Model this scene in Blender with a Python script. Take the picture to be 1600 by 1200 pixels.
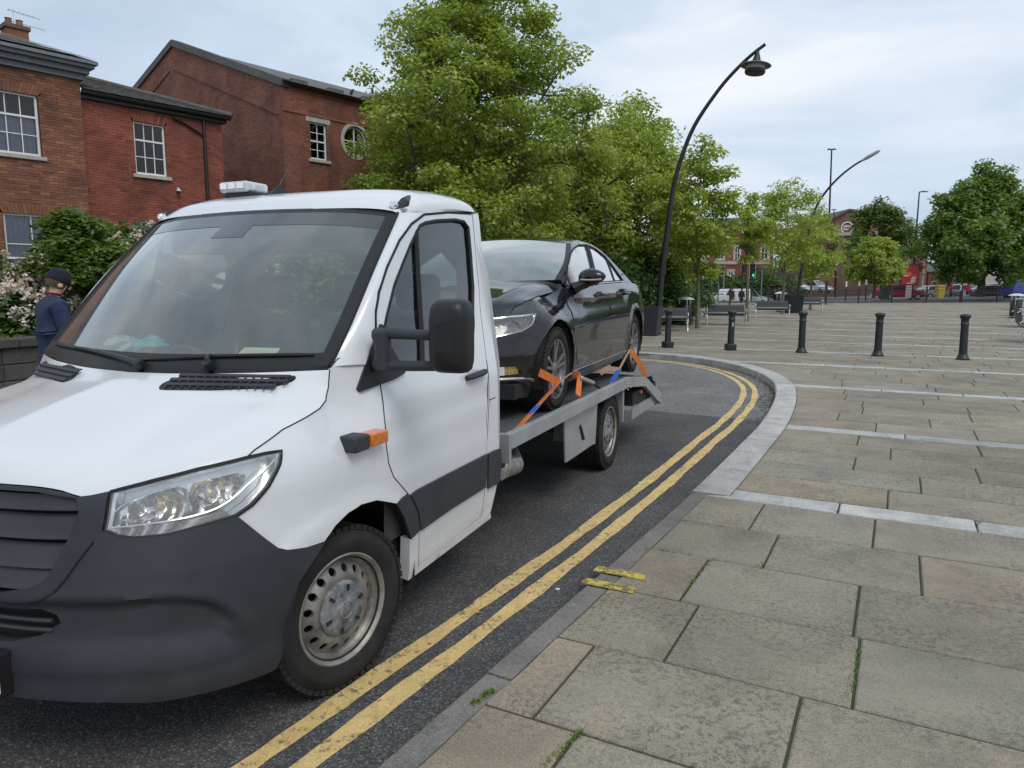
import bpy, math, random
import numpy as np
from mathutils import Vector, Matrix
from mathutils.geometry import delaunay_2d_cdt
random.seed(7); RNG = np.random.default_rng(7)
R = math.radians
for o in list(bpy.data.objects): bpy.data.objects.remove(o)
SC = bpy.context.scene; COL = SC.collection
# ------------------------------------------------------------------ camera
FPX, HORY, CAMH = 1129.5, 448.8, 1.6266            # focal length in px of the 1600 px photograph, horizon row, eye height
PITCH = math.atan((600-HORY)/FPX); SP, CP = math.sin(PITCH), math.cos(PITCH)
cam = bpy.data.cameras.new('camera'); camo = bpy.data.objects.new('camera', cam); COL.objects.link(camo)
cam.sensor_width = 36; cam.lens = 36*FPX/1600; cam.clip_start = .05; cam.clip_end = 3000
camo.location = (0, 0, CAMH); camo.rotation_euler = (math.pi/2-PITCH, 0, 0); SC.camera = camo
# ------------------------------------------------------------------ sky and sun (bright overcast)
SUN_EL, SUN_AZ = R(52), R(150)                      # azimuth clockwise from +Y
wd = bpy.data.worlds.new('World'); SC.world = wd; wd.use_nodes = True
nt = wd.node_tree; N = nt.nodes; Lk = nt.links; N.clear()
wo = N.new('ShaderNodeOutputWorld'); bg = N.new('ShaderNodeBackground'); Lk.new(bg.outputs[0], wo.inputs[0])
sky = N.new('ShaderNodeTexSky'); sky.sky_type = 'NISHITA'; sky.sun_disc = False; sky.sun_elevation = SUN_EL; sky.sun_rotation = SUN_AZ
sky.air_density = 1.0; sky.dust_density = 3.0
tc = N.new('ShaderNodeTexCoord'); mp = N.new('ShaderNodeMapping'); mp.inputs['Scale'].default_value = (1, 1, 3.2); mp.inputs['Rotation'].default_value = (0, .12, .5)
Lk.new(tc.outputs['Generated'], mp.inputs[0])
n1 = N.new('ShaderNodeTexNoise'); n1.inputs['Scale'].default_value = 2.1; n1.inputs['Detail'].default_value = 7; n1.inputs['Roughness'].default_value = .5; n1.inputs['Distortion'].default_value = .4
Lk.new(mp.outputs[0], n1.inputs[0])
cr = N.new('ShaderNodeValToRGB'); e = cr.color_ramp.elements
e[0].position = .36; e[0].color = (4.3, 5.2, 6.5, 1); e[1].position = .66; e[1].color = (7.7, 8.0, 8.4, 1)
el = cr.color_ramp.elements.new(.5); el.color = (5.6, 6.5, 7.6, 1)
Lk.new(n1.outputs[0], cr.inputs[0])
mx = N.new('ShaderNodeMixRGB'); mx.inputs[0].default_value = .90; Lk.new(sky.outputs[0], mx.inputs[1]); Lk.new(cr.outputs[0], mx.inputs[2])
Lk.new(mx.outputs[0], bg.inputs[0]); bg.inputs[1].default_value = .105
sd = bpy.data.lights.new('sun', 'SUN'); sd.energy = 1.25; sd.angle = R(28); sd.color = (1, .96, .9)
so = bpy.data.objects.new('sun', sd); COL.objects.link(so)
sdir = Vector((math.sin(SUN_AZ)*math.cos(SUN_EL), math.cos(SUN_AZ)*math.cos(SUN_EL), math.sin(SUN_EL)))
so.rotation_euler = sdir.to_track_quat('Z', 'Y').to_euler(); so.location = (0, -5, 30)
SC.render.engine = 'CYCLES'
vs = SC.view_settings; vs.view_transform = 'Standard'; vs.look = 'None'; vs.exposure = .27; vs.gamma = 1
# ------------------------------------------------------------------ helpers: pixels to directions
def ray(u, v):
    x = (u-800)/FPX; y = (v-600)/FPX
    return np.array([x, CP-y*SP, -SP-y*CP])
CAM = np.array([0, 0, CAMH])
def gnd(u, v, z=0.0):
    r = ray(u, v); t = (z-CAMH)/r[2]; return CAM+t*r
def at(u, v, d):                                     # point of a pixel's ray at ground distance d (world Y)
    r = ray(u, v); return CAM+r*(d/r[1])
# ------------------------------------------------------------------ helpers: objects
def tag(o, label=None, cat=None, group=None, kind=None):
    if label: o['label'] = label
    if cat: o['category'] = cat
    if group: o['group'] = group
    if kind: o['kind'] = kind
    return o
def empty(name, loc=(0, 0, 0), rz=0.0, label=None, cat=None, group=None):
    o = bpy.data.objects.new(name, None); COL.objects.link(o); o.location = [float(c) for c in loc]; o.rotation_euler = (0, 0, rz)
    o.empty_display_size = .2
    return tag(o, label, cat, group)
def mesh_obj(name, me, mat=None, parent=None):
    o = bpy.data.objects.new(name, me); COL.objects.link(o)
    if mat is not None and not len(me.materials): me.materials.append(mat)
    if parent is not None: o.parent = parent
    return o
def np_mesh(name, V, Fq, smooth=True, sharp=40):
    """V (n,3), Fq list of faces or (m,3|4) array"""
    me = bpy.data.meshes.new(name)
    if isinstance(Fq, np.ndarray):
        m, k = Fq.shape
        me.vertices.add(len(V)); me.vertices.foreach_set('co', np.ascontiguousarray(V, dtype=np.float32).ravel())
        me.loops.add(m*k); me.loops.foreach_set('vertex_index', np.ascontiguousarray(Fq, dtype=np.int32).ravel())
        me.polygons.add(m); me.polygons.foreach_set('loop_start', np.arange(0, m*k, k, dtype=np.int32))
        me.polygons.foreach_set('loop_total', np.full(m, k, dtype=np.int32)); me.update(calc_edges=True); me.validate()
    else:
        me.from_pydata([tuple(map(float, v)) for v in V], [], Fq); me.update()
    if smooth:
        me.shade_smooth()
        if sharp: me.set_sharp_from_angle(angle=R(sharp))
    return me
def copy_tree(o, parent=None):
    c = o.copy(); COL.objects.link(c); c.parent = parent
    for ch in list(o.children): copy_tree(ch, c)
    return c
def catmull(P, n, closed=False):
    """resample a polyline by a Catmull-Rom spline at n points"""
    P = np.asarray(P, float)
    if len(P) == 2: return P[0]+(P[1]-P[0])*np.linspace(0, 1, n)[:, None]
    Q = np.vstack([P[-1], P, P[0], P[1]]) if closed else np.vstack([2*P[0]-P[1], P, 2*P[-1]-P[-2]])
    segs = len(Q)-3; out = []
    k = 12
    for i in range(segs):
        t = np.linspace(0, 1, k, endpoint=False)[:, None]
        a, b, c, d = Q[i:i+4]
        out.append(.5*((2*b)+(c-a)*t+(2*a-5*b+4*c-d)*t**2+(-a+3*b-3*c+d)*t**3))
    out = np.vstack(out+[Q[-2][None]])
    L = np.r_[0, np.cumsum(np.linalg.norm(np.diff(out, axis=0), axis=1))]
    s = np.linspace(0, L[-1], n)
    return np.stack([np.interp(s, L, out[:, i]) for i in range(out.shape[1])], 1)
def densify(P, step, closed=True):
    P = [np.asarray(p, float) for p in P]; out = []
    for i in range(len(P) if closed else len(P)-1):
        a, b = P[i], P[(i+1) % len(P)]; k = max(1, int(math.ceil(np.linalg.norm(b-a)/step)))
        out += [a+(b-a)*j/k for j in range(k)]
    if not closed: out.append(P[-1])
    return np.array(out)
def chaikin(P, it=2, closed=True):
    P = np.asarray(P, float)
    for _ in range(it):
        Q = np.roll(P, -1, 0)
        if closed: P = np.stack([.75*P+.25*Q, .25*P+.75*Q], 1).reshape(-1, P.shape[1])
        else:
            a, b = P[:-1], P[1:]; P = np.vstack([P[:1], np.stack([.75*a+.25*b, .25*a+.75*b], 1).reshape(-1, P.shape[1]), P[-1:]])
    return P
def inpoly(pts, poly):
    x, y = pts[:, 0], pts[:, 1]; ins = np.zeros(len(pts), bool); n = len(poly)
    for i in range(n):
        x0, y0 = poly[i]; x1, y1 = poly[(i+1) % n]
        c = ((y0 > y) != (y1 > y))
        if c.any():
            xx = (x1-x0)*(y-y0)/((y1-y0) if y1 != y0 else 1e-12)+x0
            ins ^= c & (x < xx)
    return ins
def tri2d(outer, holes=(), step=.03):
    """triangulate a 2D outline with holes, with a grid of inner points; returns 2D points, faces, boundary loops"""
    loops = [densify(outer, step)]+[densify(h, step) for h in holes]
    V = []; E = []; LB = []
    for l in loops:
        b = len(V); V += [tuple(p) for p in l]; E += [(b+i, b+(i+1) % len(l)) for i in range(len(l))]; LB.append(list(range(b, b+len(l))))
    o = loops[0]; lo, hi = o.min(0), o.max(0)
    gx = np.arange(lo[0]+step*.5, hi[0], step); gy = np.arange(lo[1]+step*.43, hi[1], step)
    if len(gx) and len(gy):
        G = np.stack(np.meshgrid(gx, gy), -1).reshape(-1, 2)
        k = inpoly(G, o)
        for h in loops[1:]: k &= ~inpoly(G, h)
        G = G[k]; B = np.array(V)
        if len(G):
            d = np.min(np.linalg.norm(G[:, None]-B[None], axis=2), axis=1); V += [tuple(p) for p in G[d > step*.45]]
    r = delaunay_2d_cdt([Vector(v) for v in V], E, [], 0, 1e-7)
    P = np.array([tuple(v) for v in r[0]]); T = np.array([f for f in r[2] if len(f) == 3])
    cc = P[T].mean(1); k = inpoly(cc, o)
    for h in loops[1:]: k &= ~inpoly(cc, h)
    T = T[k]
    a = P[T]; ar = (a[:, 1, 0]-a[:, 0, 0])*(a[:, 2, 1]-a[:, 0, 1])-(a[:, 1, 1]-a[:, 0, 1])*(a[:, 2, 0]-a[:, 0, 0])
    T[ar < 0] = T[ar < 0][:, ::-1]
    return P, T
def boundary_edges(T):
    c = {}
    for t in T:
        for i in range(3):
            e = (int(t[i]), int(t[(i+1) % 3])); c[e] = 1
    return [e for e in c if (e[1], e[0]) not in c]
class MB:
    """collects shapes into ONE mesh"""
    def __init__(s): s.v = []; s.f = []
    def add(s, V, Fc):
        b = len(s.v); s.v += [tuple(map(float, p)) for p in V]; s.f += [tuple(int(i)+b for i in f) for f in Fc]; return s
    def box(s, x0, x1, y0, y1, z0, z1, M=None):
        V = [(x0, y0, z0), (x1, y0, z0), (x1, y1, z0), (x0, y1, z0), (x0, y0, z1), (x1, y0, z1), (x1, y1, z1), (x0, y1, z1)]
        if M is not None: V = [tuple(M @ Vector(p)) for p in V]
        return s.add(V, [(0, 3, 2, 1), (4, 5, 6, 7), (0, 1, 5, 4), (1, 2, 6, 5), (2, 3, 7, 6), (3, 0, 4, 7)])
    def bar(s, p0, p1, w, h, up=(0, 0, 1)):
        p0 = Vector(p0); p1 = Vector(p1); d = (p1-p0); L = d.length; d.normalize(); u = Vector(up)
        x = d.cross(u)
        if x.length < 1e-5: x = d.cross(Vector((1, 0, 0)))
        x.normalize(); z = x.cross(d)
        M = Matrix((( x.x, d.x, z.x, p0.x), (x.y, d.y, z.y, p0.y), (x.z, d.z, z.z, p0.z), (0, 0, 0, 1)))
        return s.box(-w/2, w/2, 0, L, -h/2, h/2, M)
    def tube(s, P, r, n=8, closed=False, cap=True):
        P = [Vector(map(float, p)) for p in P]; m = len(P); rr = r if hasattr(r, '__len__') else [r]*m
        V = []; Fc = []; up = None
        for i in range(m):
            a = P[i-1] if (i > 0 or closed) else P[i]; b = P[(i+1) % m] if (i < m-1 or closed) else P[i]
            d = (b-a)
            if d.length < 1e-9: d = Vector((0, 0, 1))
            d.normalize()
            if up is None: up = Vector((0, 0, 1)) if abs(d.z) < .9 else Vector((1, 0, 0))
            x = d.cross(up)
            if x.length < 1e-4: x = d.cross(Vector((0, 1, 0)))
            x.normalize(); up = x.cross(d).normalized()
            for k in range(n):
                t = 2*math.pi*k/n; V.append(tuple(P[i]+(x*math.cos(t)+up*math.sin(t))*rr[i]))
        for i in range(m if closed else m-1):
            j = (i+1) % m
            for k in range(n): Fc.append((i*n+k, i*n+(k+1) % n, j*n+(k+1) % n, j*n+k))
        if cap and not closed: Fc += [tuple(range(n))[::-1], tuple((m-1)*n+k for k in range(n))]
        return s.add(V, Fc)
    def lathe(s, prof, n=24, M=None, cap=False):
        """prof: list of (r, z); axis z"""
        V = []; Fc = []; m = len(prof)
        for r, z in prof:
            for k in range(n):
                t = 2*math.pi*k/n; V.append(Vector((r*math.cos(t), r*math.sin(t), z)))
        if M is not None: V = [M @ p for p in V]
        for i in range(m-1):
            for k in range(n): Fc.append((i*n+k, i*n+(k+1) % n, (i+1)*n+(k+1) % n, (i+1)*n+k))
        if cap: Fc += [tuple(range(n))[::-1], tuple((m-1)*n+k for k in range(n))]
        return s.add([tuple(p) for p in V], Fc)
    def prism(s, poly, h0, h1, axes=lambda a, b, c: (a, b, c)):
        n = len(poly); V = [axes(p[0], p[1], h0) for p in poly]+[axes(p[0], p[1], h1) for p in poly]
        return s.add(V, [tuple(range(n))[::-1], tuple(range(n, 2*n))]+[(i, (i+1) % n, n+(i+1) % n, n+i) for i in range(n)])
    def grid(s, G, flip=False):
        G = np.asarray(G); a, b = G.shape[:2]; Fc = []
        for i in range(a-1):
            for j in range(b-1):
                q = (i*b+j, i*b+j+1, (i+1)*b+j+1, (i+1)*b+j); Fc.append(q[::-1] if flip else q)
        return s.add(G.reshape(-1, 3), Fc)
    def mirror(s):
        b = len(s.v); nf = len(s.f); s.v += [(-p[0], p[1], p[2]) for p in s.v[:b]]; s.f += [tuple(i+b for i in f[::-1]) for f in s.f[:nf]]; return s
    def build(s, name, mat, parent=None, smooth=True, sharp=40, loc=None, bevel=0, segs=2):
        me = np_mesh(name, s.v, s.f, smooth, sharp); o = mesh_obj(name, me, mat, parent)
        if loc is not None: o.location = loc
        if bevel:
            m = o.modifiers.new('b', 'BEVEL'); m.width = bevel; m.segments = segs; m.limit_method = 'ANGLE'; m.angle_limit = R(35)
            m.harden_normals = False
        return o
def axz(org, ax):
    """matrix whose z axis is ax"""
    z = Vector(ax).normalized(); x = Vector((0, 0, 1)).cross(z)
    if x.length < 1e-4: x = Vector((1, 0, 0))
    x.normalize(); y = z.cross(x); o = Vector(org)
    return Matrix(((x.x, y.x, z.x, o.x), (x.y, y.y, z.y, o.y), (x.z, y.z, z.z, o.z), (0, 0, 0, 1)))
def coons(c0, c1, d0, d1, nu, nv):
    """c0,c1: curves over u at v=0,1; d0,d1: curves over v at u=0,1; returns (nv,nu,3)"""
    c0, c1 = catmull(c0, nu), catmull(c1, nu); d0, d1 = catmull(d0, nv), catmull(d1, nv)
    u = np.linspace(0, 1, nu)[None, :, None]; v = np.linspace(0, 1, nv)[:, None, None]
    S = (1-v)*c0[None]+v*c1[None]+(1-u)*d0[:, None]+u*d1[:, None]
    return S-((1-u)*(1-v)*c0[0]+u*(1-v)*c0[-1]+(1-u)*v*c1[0]+u*v*c1[-1])
# ------------------------------------------------------------------ helpers: materials
MATS = {}
def nodes(name):
    m = bpy.data.materials.new(name); m.use_nodes = True; n = m.node_tree.nodes; l = m.node_tree.links
    return m, n, l, n['Principled BSDF']
def noise(n, l, co, scale, detail=4, rough=.55, dist=0):
    t = n.new('ShaderNodeTexNoise'); t.inputs['Scale'].default_value = scale; t.inputs['Detail'].default_value = detail
    t.inputs['Roughness'].default_value = rough; t.inputs['Distortion'].default_value = dist; l.new(co, t.inputs['Vector']); return t.outputs['Fac']
def ramp(n, l, f, stops):
    c = n.new('ShaderNodeValToRGB'); el = c.color_ramp.elements
    while len(el) < len(stops): el.new(.5)
    for e_, (p, col) in zip(el, stops): e_.position = p; e_.color = tuple(col)+(1,) if len(col) == 3 else col
    l.new(f, c.inputs[0]); return c.outputs[0]
def mixc(n, l, f, a, b, mode='MIX'):
    m = n.new('ShaderNodeMixRGB'); m.blend_type = mode
    for i, x in ((0, f), (1, a), (2, b)):
        if hasattr(x, 'is_output'): l.new(x, m.inputs[i])
        elif i == 0: m.inputs[0].default_value = x
        else: m.inputs[i].default_value = tuple(x)+(1,) if len(x) == 3 else x
    return m.outputs[0]
def maths(n, l, op, a, b=0.0, clamp=False):
    m = n.new('ShaderNodeMath'); m.operation = op; m.use_clamp = clamp
    for i, x in ((0, a), (1, b)):
        if hasattr(x, 'is_output'): l.new(x, m.inputs[i])
        else: m.inputs[i].default_value = x
    return m.outputs[0]
def bump(n, l, p, h, strength=.3, dist=.01):
    b = n.new('ShaderNodeBump'); b.inputs['Strength'].default_value = strength; b.inputs['Distance'].default_value = dist
    l.new(h, b.inputs['Height']); l.new(b.outputs[0], p.inputs['Normal']); return b
def M(name, col, rough=.5, metal=0.0, spec=.5, coat=0.0, var=0.0, vs_=8.0, bmp=0.0, bs=80.0, rvar=0.0, world=False):
    """a procedural material: base colour with noise variation, roughness variation and fine relief"""
    if name in MATS: return MATS[name]
    m, n, l, p = nodes(name)
    p.inputs['Roughness'].default_value = rough; p.inputs['Metallic'].default_value = metal; p.inputs['Specular IOR Level'].default_value = spec
    p.inputs['Coat Weight'].default_value = coat; p.inputs['Coat Roughness'].default_value = .03
    if world: co = n.new('ShaderNodeNewGeometry').outputs['Position']
    else: co = n.new('ShaderNodeTexCoord').outputs['Object']
    f = noise(n, l, co, vs_, 5, .6)
    v = max(var, .02)
    l.new(ramp(n, l, f, [(.3, [c*(1-v) for c in col]), (.7, [min(1, c*(1+v)) for c in col])]), p.inputs['Base Color'])
    if rvar:
        f2 = noise(n, l, co, vs_*1.7, 5, .65)
        l.new(ramp(n, l, f2, [(.3, [max(0, rough-rvar)]*3), (.7, [min(1, rough+rvar)]*3)]), p.inputs['Roughness'])
    if bmp: bump(n, l, p, noise(n, l, co, bs, 3, .6), bmp, .01)
    MATS[name] = m; return m
def glass_mat(name, tint=(.8, .88, .86), rough=.02, refl=1.0, dust_sheen=.0, dust_sheen_col=(.5, .52, .5)):
    """thin sheet of glass: Fresnel reflection over tinted transparency, a dusty film that can paint in sky reflection"""
    if name in MATS: return MATS[name]
    m = bpy.data.materials.new(name); m.use_nodes = True; n = m.node_tree.nodes; l = m.node_tree.links; n.clear()
    out = n.new('ShaderNodeOutputMaterial'); tr = n.new('ShaderNodeBsdfTransparent'); tr.inputs[0].default_value = (*tint, 1)
    gl = n.new('ShaderNodeBsdfGlossy'); gl.inputs['Roughness'].default_value = rough; gl.inputs[0].default_value = (1, 1, 1, 1)
    fr = n.new('ShaderNodeFresnel'); fr.inputs[0].default_value = 1.5
    f = maths(n, l, 'MULTIPLY', fr.outputs[0], 1.9*refl, True)
    a = n.new('ShaderNodeMixShader'); l.new(f, a.inputs[0]); l.new(tr.outputs[0], a.inputs[1]); l.new(gl.outputs[0], a.inputs[2])
    res = a.outputs[0]
    if dust_sheen:
        df = n.new('ShaderNodeBsdfDiffuse'); df.inputs[0].default_value = (*dust_sheen_col, 1)
        co = n.new('ShaderNodeTexCoord').outputs['Object']
        d = maths(n, l, 'MULTIPLY', noise(n, l, co, 3.5, 6, .6, .6), dust_sheen*2)
        b = n.new('ShaderNodeMixShader'); l.new(d, b.inputs[0]); l.new(res, b.inputs[1]); l.new(df.outputs[0], b.inputs[2]); res = b.outputs[0]
    l.new(res, out.inputs[0]); MATS[name] = m; return m
def emit(name, col, s):
    if name in MATS: return MATS[name]
    m, n, l, p = nodes(name); p.inputs['Base Color'].default_value = (*col, 1); p.inputs['Emission Color'].default_value = (*col, 1); p.inputs['Emission Strength'].default_value = s
    MATS[name] = m; return m
# ------------------------------------------------------------------ a body surface wrapped round a vehicle (local: X across, Y to the rear, Z up)
def tab(*pts):
    a = np.array(pts, float); return lambda z: float(np.interp(z, a[:, 0], a[:, 1]))
class Wrap:
    """side surface X = W(Y,z), closed towards the nose by a superellipse; s<0 runs round the front corner (-1 = centre of the nose)"""
    def __init__(s, org, yaw, W, Y0, n, Yc):
        s.o = np.array(org, float); s.a = yaw; s.W, s.Y0, s.n, s.Yc = W, Y0, n, Yc
    def loc(s, p):
        d = np.asarray(p)-s.o; c, k = math.cos(s.a), math.sin(s.a); return np.array([d[0]*c-d[1]*k, d[0]*k+d[1]*c, d[2]])
    def F(s, q):
        x, Y, z = q
        if Y >= s.Yc: return x/s.W(Y, z)-1
        n = s.n(z); return (max(x, 0)/s.W(s.Yc, z))**n+((s.Yc-Y)/(s.Yc-s.Y0(z)))**n-1
    def hit(s, u, v):
        o = s.loc(CAM); d = s.loc(CAM+ray(u, v))-o
        t0 = 1.0; f0 = s.F(o+d*t0)
        for t in np.arange(1.0, 14, .02):
            f = s.F(o+d*t)
            if f <= 0:
                a, b = t-.02, t
                for _ in range(30):
                    m = (a+b)/2
                    if s.F(o+d*m) > 0: a = m
                    else: b = m
                q = o+d*b; return s.sz(q)
        raise RuntimeError('miss %s %s' % (u, v))
    def sz(s, q):
        x, Y, z = q
        if Y >= s.Yc: return np.array([Y-s.Yc, z])
        n = s.n(z); a = ((s.Yc-Y)/(s.Yc-s.Y0(z)))**(n/2); b = (max(x, 0)/s.W(s.Yc, z))**(n/2)
        return np.array([-math.atan2(a, b)/(math.pi/2), z])
    def p0(s, u, z):
        if u >= 0: return np.array([s.W(s.Yc+u, z), s.Yc+u, z])
        n = s.n(z); ph = min(1.0, -u)*math.pi/2
        return np.array([s.W(s.Yc, z)*max(0, math.cos(ph))**(2/n), s.Yc-(s.Yc-s.Y0(z))*max(0, math.sin(ph))**(2/n), z])
    def nrm(s, u, z):
        h = .012; a = s.p0(min(u+h, 9), z)-s.p0(max(u-h, -1), z); b = s.p0(u, z+h)-s.p0(u, z-h); n = np.cross(a, b)
        l = np.linalg.norm(n)
        if u > 0 and l < 1e-9: return np.array([1, 0, 0])
        return n/l
    def P(s, u, z, off=0.0):
        p = s.p0(u, z)
        if off: p = p+s.nrm(u, z)*off
        return p
    def px(s, L): return np.array([s.hit(*p) for p in L])
    def panel(s, outer, holes=(), step=.035, off=0.0, thick=.014, disp=None):
        """a panel cut to an outline in (s, z), lying on the surface; returns MB for the near side"""
        P, T = tri2d(outer, holes, step); mb = MB()
        o = lambda p: off+(disp(p) if disp else 0)
        V = [s.P(p[0], p[1], o(p)) for p in P]; n = len(V)
        Fc = [tuple(t) for t in T]
        if thick:
            V += [s.P(p[0], p[1], o(p)-thick) for p in P]
            Fc += [(a, n+a, n+b, b) for a, b in boundary_edges(T)]
        mb.add(V, Fc); used = sorted({i for f in mb.f for i in f}); ix = {k: i for i, k in enumerate(used)}
        mb.v = [mb.v[k] for k in used]; mb.f = [tuple(ix[i] for i in f) for f in mb.f]
        return mb
    def seam(s, L, r=.003, off=-.0005, step=.03, closed=False):
        return MB().tube([s.P(p[0], p[1], off) for p in densify(L, step, closed)], r, 6, closed)
# ------------------------------------------------------------------ ground materials
def asphalt(name, base, coarse, spk):
    m, n, l, p = nodes(name); co = n.new('ShaderNodeNewGeometry').outputs['Position']
    v = n.new('ShaderNodeTexVoronoi'); v.inputs['Scale'].default_value = coarse; l.new(co, v.inputs['Vector'])
    sep = n.new('ShaderNodeSeparateColor'); l.new(v.outputs['Color'], sep.inputs[0])
    a = ramp(n, l, sep.outputs[0], [(0, [c*.55 for c in base]), (.6, base), (.9, [c*1.7 for c in base]), (1, [c*spk for c in base])])
    f = noise(n, l, co, 1.1, 6, .6); b = ramp(n, l, f, [(.3, (.78, .78, .79)), (.7, (1.25, 1.22, 1.18))])
    c = mixc(n, l, 1.0, a, b, 'MULTIPLY')
    f3 = noise(n, l, co, 6, 5, .7); c = mixc(n, l, 1.0, c, ramp(n, l, f3, [(.3, (.88, .88, .88)), (.7, (1.1, 1.1, 1.1))]), 'MULTIPLY')
    l.new(c, p.inputs['Base Color']); p.inputs['Roughness'].default_value = .88; p.inputs['Specular IOR Level'].default_value = .3
    d = maths(n, l, 'SUBTRACT', 1.0, v.outputs['Distance']); h = maths(n, l, 'ADD', d, noise(n, l, co, coarse*2.2, 2, .5))
    bump(n, l, p, h, .55, .006); return m
m_asph = asphalt('asphalt_dark', (.075, .075, .075), 150, 3.1)
m_asph2 = asphalt('asphalt_worn', (.145, .145, .145), 105, 2.8)
def slab_mat(name, stops, speck=.5, vs_=2.2, sat=1.0):
    m, n, l, p = nodes(name); g = n.new('ShaderNodeNewGeometry'); co = g.outputs['Position']
    oi = n.new('ShaderNodeObjectInfo'); rnd = maths(n, l, 'FRACT', maths(n, l, 'ADD', oi.outputs['Random'], g.outputs['Random Per Island']))
    off = n.new('ShaderNodeVectorMath'); off.operation = 'ADD'; cmb = n.new('ShaderNodeCombineXYZ'); l.new(maths(n, l, 'MULTIPLY', rnd, 37.0), cmb.inputs[0]); l.new(maths(n, l, 'MULTIPLY', rnd, 91.0), cmb.inputs[2])
    l.new(co, off.inputs[0]); l.new(cmb.outputs[0], off.inputs[1]); cv = off.outputs[0]
    c = ramp(n, l, rnd, stops)
    f = noise(n, l, cv, vs_, 6, .62, .5); c = mixc(n, l, 1, c, ramp(n, l, f, [(.28, (.70, .71, .72)), (.5, (1, 1, 1)), (.72, (1.22, 1.2, 1.14))]), 'MULTIPLY')
    f2 = noise(n, l, cv, 38, 8, .74, .2)                 # lichen blotches
    f4 = noise(n, l, cv, 1.6, 3, .5)
    k = maths(n, l, 'MULTIPLY', ramp(n, l, f2, [(.505, (0, 0, 0)), (.565, (1, 1, 1))]), ramp(n, l, f4, [(.36, (.15,)*3), (.62, (1,)*3)]))
    c = mixc(n, l, maths(n, l, 'MULTIPLY', k, speck), c, (.085, .085, .082))
    f5 = noise(n, l, cv, 130, 4, .7); c = mixc(n, l, 1, c, ramp(n, l, f5, [(.3, (.62,)*3), (.5, (1,)*3), (.7, (1.38,)*3)]), 'MULTIPLY')
    f6 = noise(n, l, cv, 60, 8, .75); c = mixc(n, l, maths(n, l, 'MULTIPLY', ramp(n, l, f6, [(.56, (0, 0, 0)), (.64, (1, 1, 1))]), .35), c, (.34, .34, .31))          # pale lichen
    vg = n.new('ShaderNodeTexVoronoi'); vg.inputs['Scale'].default_value = 3.2; l.new(co, vg.inputs[0])                                             # trodden gum
    c = mixc(n, l, maths(n, l, 'MULTIPLY', maths(n, l, 'LESS_THAN', vg.outputs['Distance'], .045), .30), c, (.36, .35, .33))
    f7 = noise(n, l, co, .55, 5, .6); c = mixc(n, l, 1, c, ramp(n, l, f7, [(.32, (.80, .79, .77)), (.68, (1.14, 1.14, 1.14))]), 'MULTIPLY')                  # grime over whole areas
    l.new(c, p.inputs['Base Color'])
    p.inputs['Roughness'].default_value = .82; p.inputs['Specular IOR Level'].default_value = .35
    h = maths(n, l, 'ADD', maths(n, l, 'MULTIPLY', f2, 1.3), maths(n, l, 'MULTIPLY', f5, .5)); bump(n, l, p, h, .35, .008); return m
m_slab = slab_mat('york_stone', [(0, (0.226, 0.205, 0.161)), (0.25, (0.267, 0.234, 0.177)), (0.45, (0.247, 0.228, 0.186)), (0.62, (0.28, 0.23, 0.166)), (0.8, (0.233, 0.203, 0.16)), (1, (0.272, 0.244, 0.192))], .70)
m_gran = slab_mat('pale_granite', [(0, (.40, .40, .395)), (.5, (.46, .455, .445)), (1, (.36, .36, .355))], .34, 5)
m_kerb = slab_mat('dark_kerb_stone', [(0, (.165, .155, .14)), (.5, (.20, .188, .17)), (1, (.175, .168, .158))], .55, 4)
def joint_mat():
    m, n, l, p = nodes('joint_soil'); co = n.new('ShaderNodeNewGeometry').outputs['Position']
    c = ramp(n, l, noise(n, l, co, 2.3, 5, .6), [(.45, (.05, .046, .04)), (.60, (.055, .07, .022)), (.75, (.085, .11, .03))])
    l.new(c, p.inputs['Base Color']); p.inputs['Roughness'].default_value = .95; bump(n, l, p, noise(n, l, co, 120, 3, .6), .5, .01); return m
m_joint = joint_mat()
def paint_mat(name, col, wear):
    m, n, l, p = nodes(name); co = n.new('ShaderNodeNewGeometry').outputs['Position']
    f = noise(n, l, co, 26, 7, .72); f1 = noise(n, l, co, 3.0, 4, .6)
    k = ramp(n, l, maths(n, l, 'ADD', f, maths(n, l, 'MULTIPLY', f1, .35)), [(wear-.05, (1, 1, 1)), (wear+.05, (0, 0, 0))])
    c0 = ramp(n, l, noise(n, l, co, 9, 5, .6), [(.3, [x*.8 for x in col]), (.7, [x*1.1 for x in col])])
    c0 = mixc(n, l, 1, c0, ramp(n, l, noise(n, l, co, 180, 2, .5), [(.35, (.72,)*3), (.65, (1.12,)*3)]), 'MULTIPLY')
    l.new(mixc(n, l, maths(n, l, 'MULTIPLY', k, .8), c0, (.07, .066, .06)), p.inputs['Base Color']); p.inputs['Roughness'].default_value = .75
    bump(n, l, p, noise(n, l, co, 150, 2, .5), .4, .005); return m
m_yel = paint_mat('yellow_road_paint', (.70, .50, .205), .585); m_yel2 = paint_mat('fresh_yellow_paint', (.62, .47, .08), .68)
m_grass = M('verge_grass', (.045, .085, .02), .9, var=.5, vs_=6, bmp=.6, bs=40, world=True)
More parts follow.
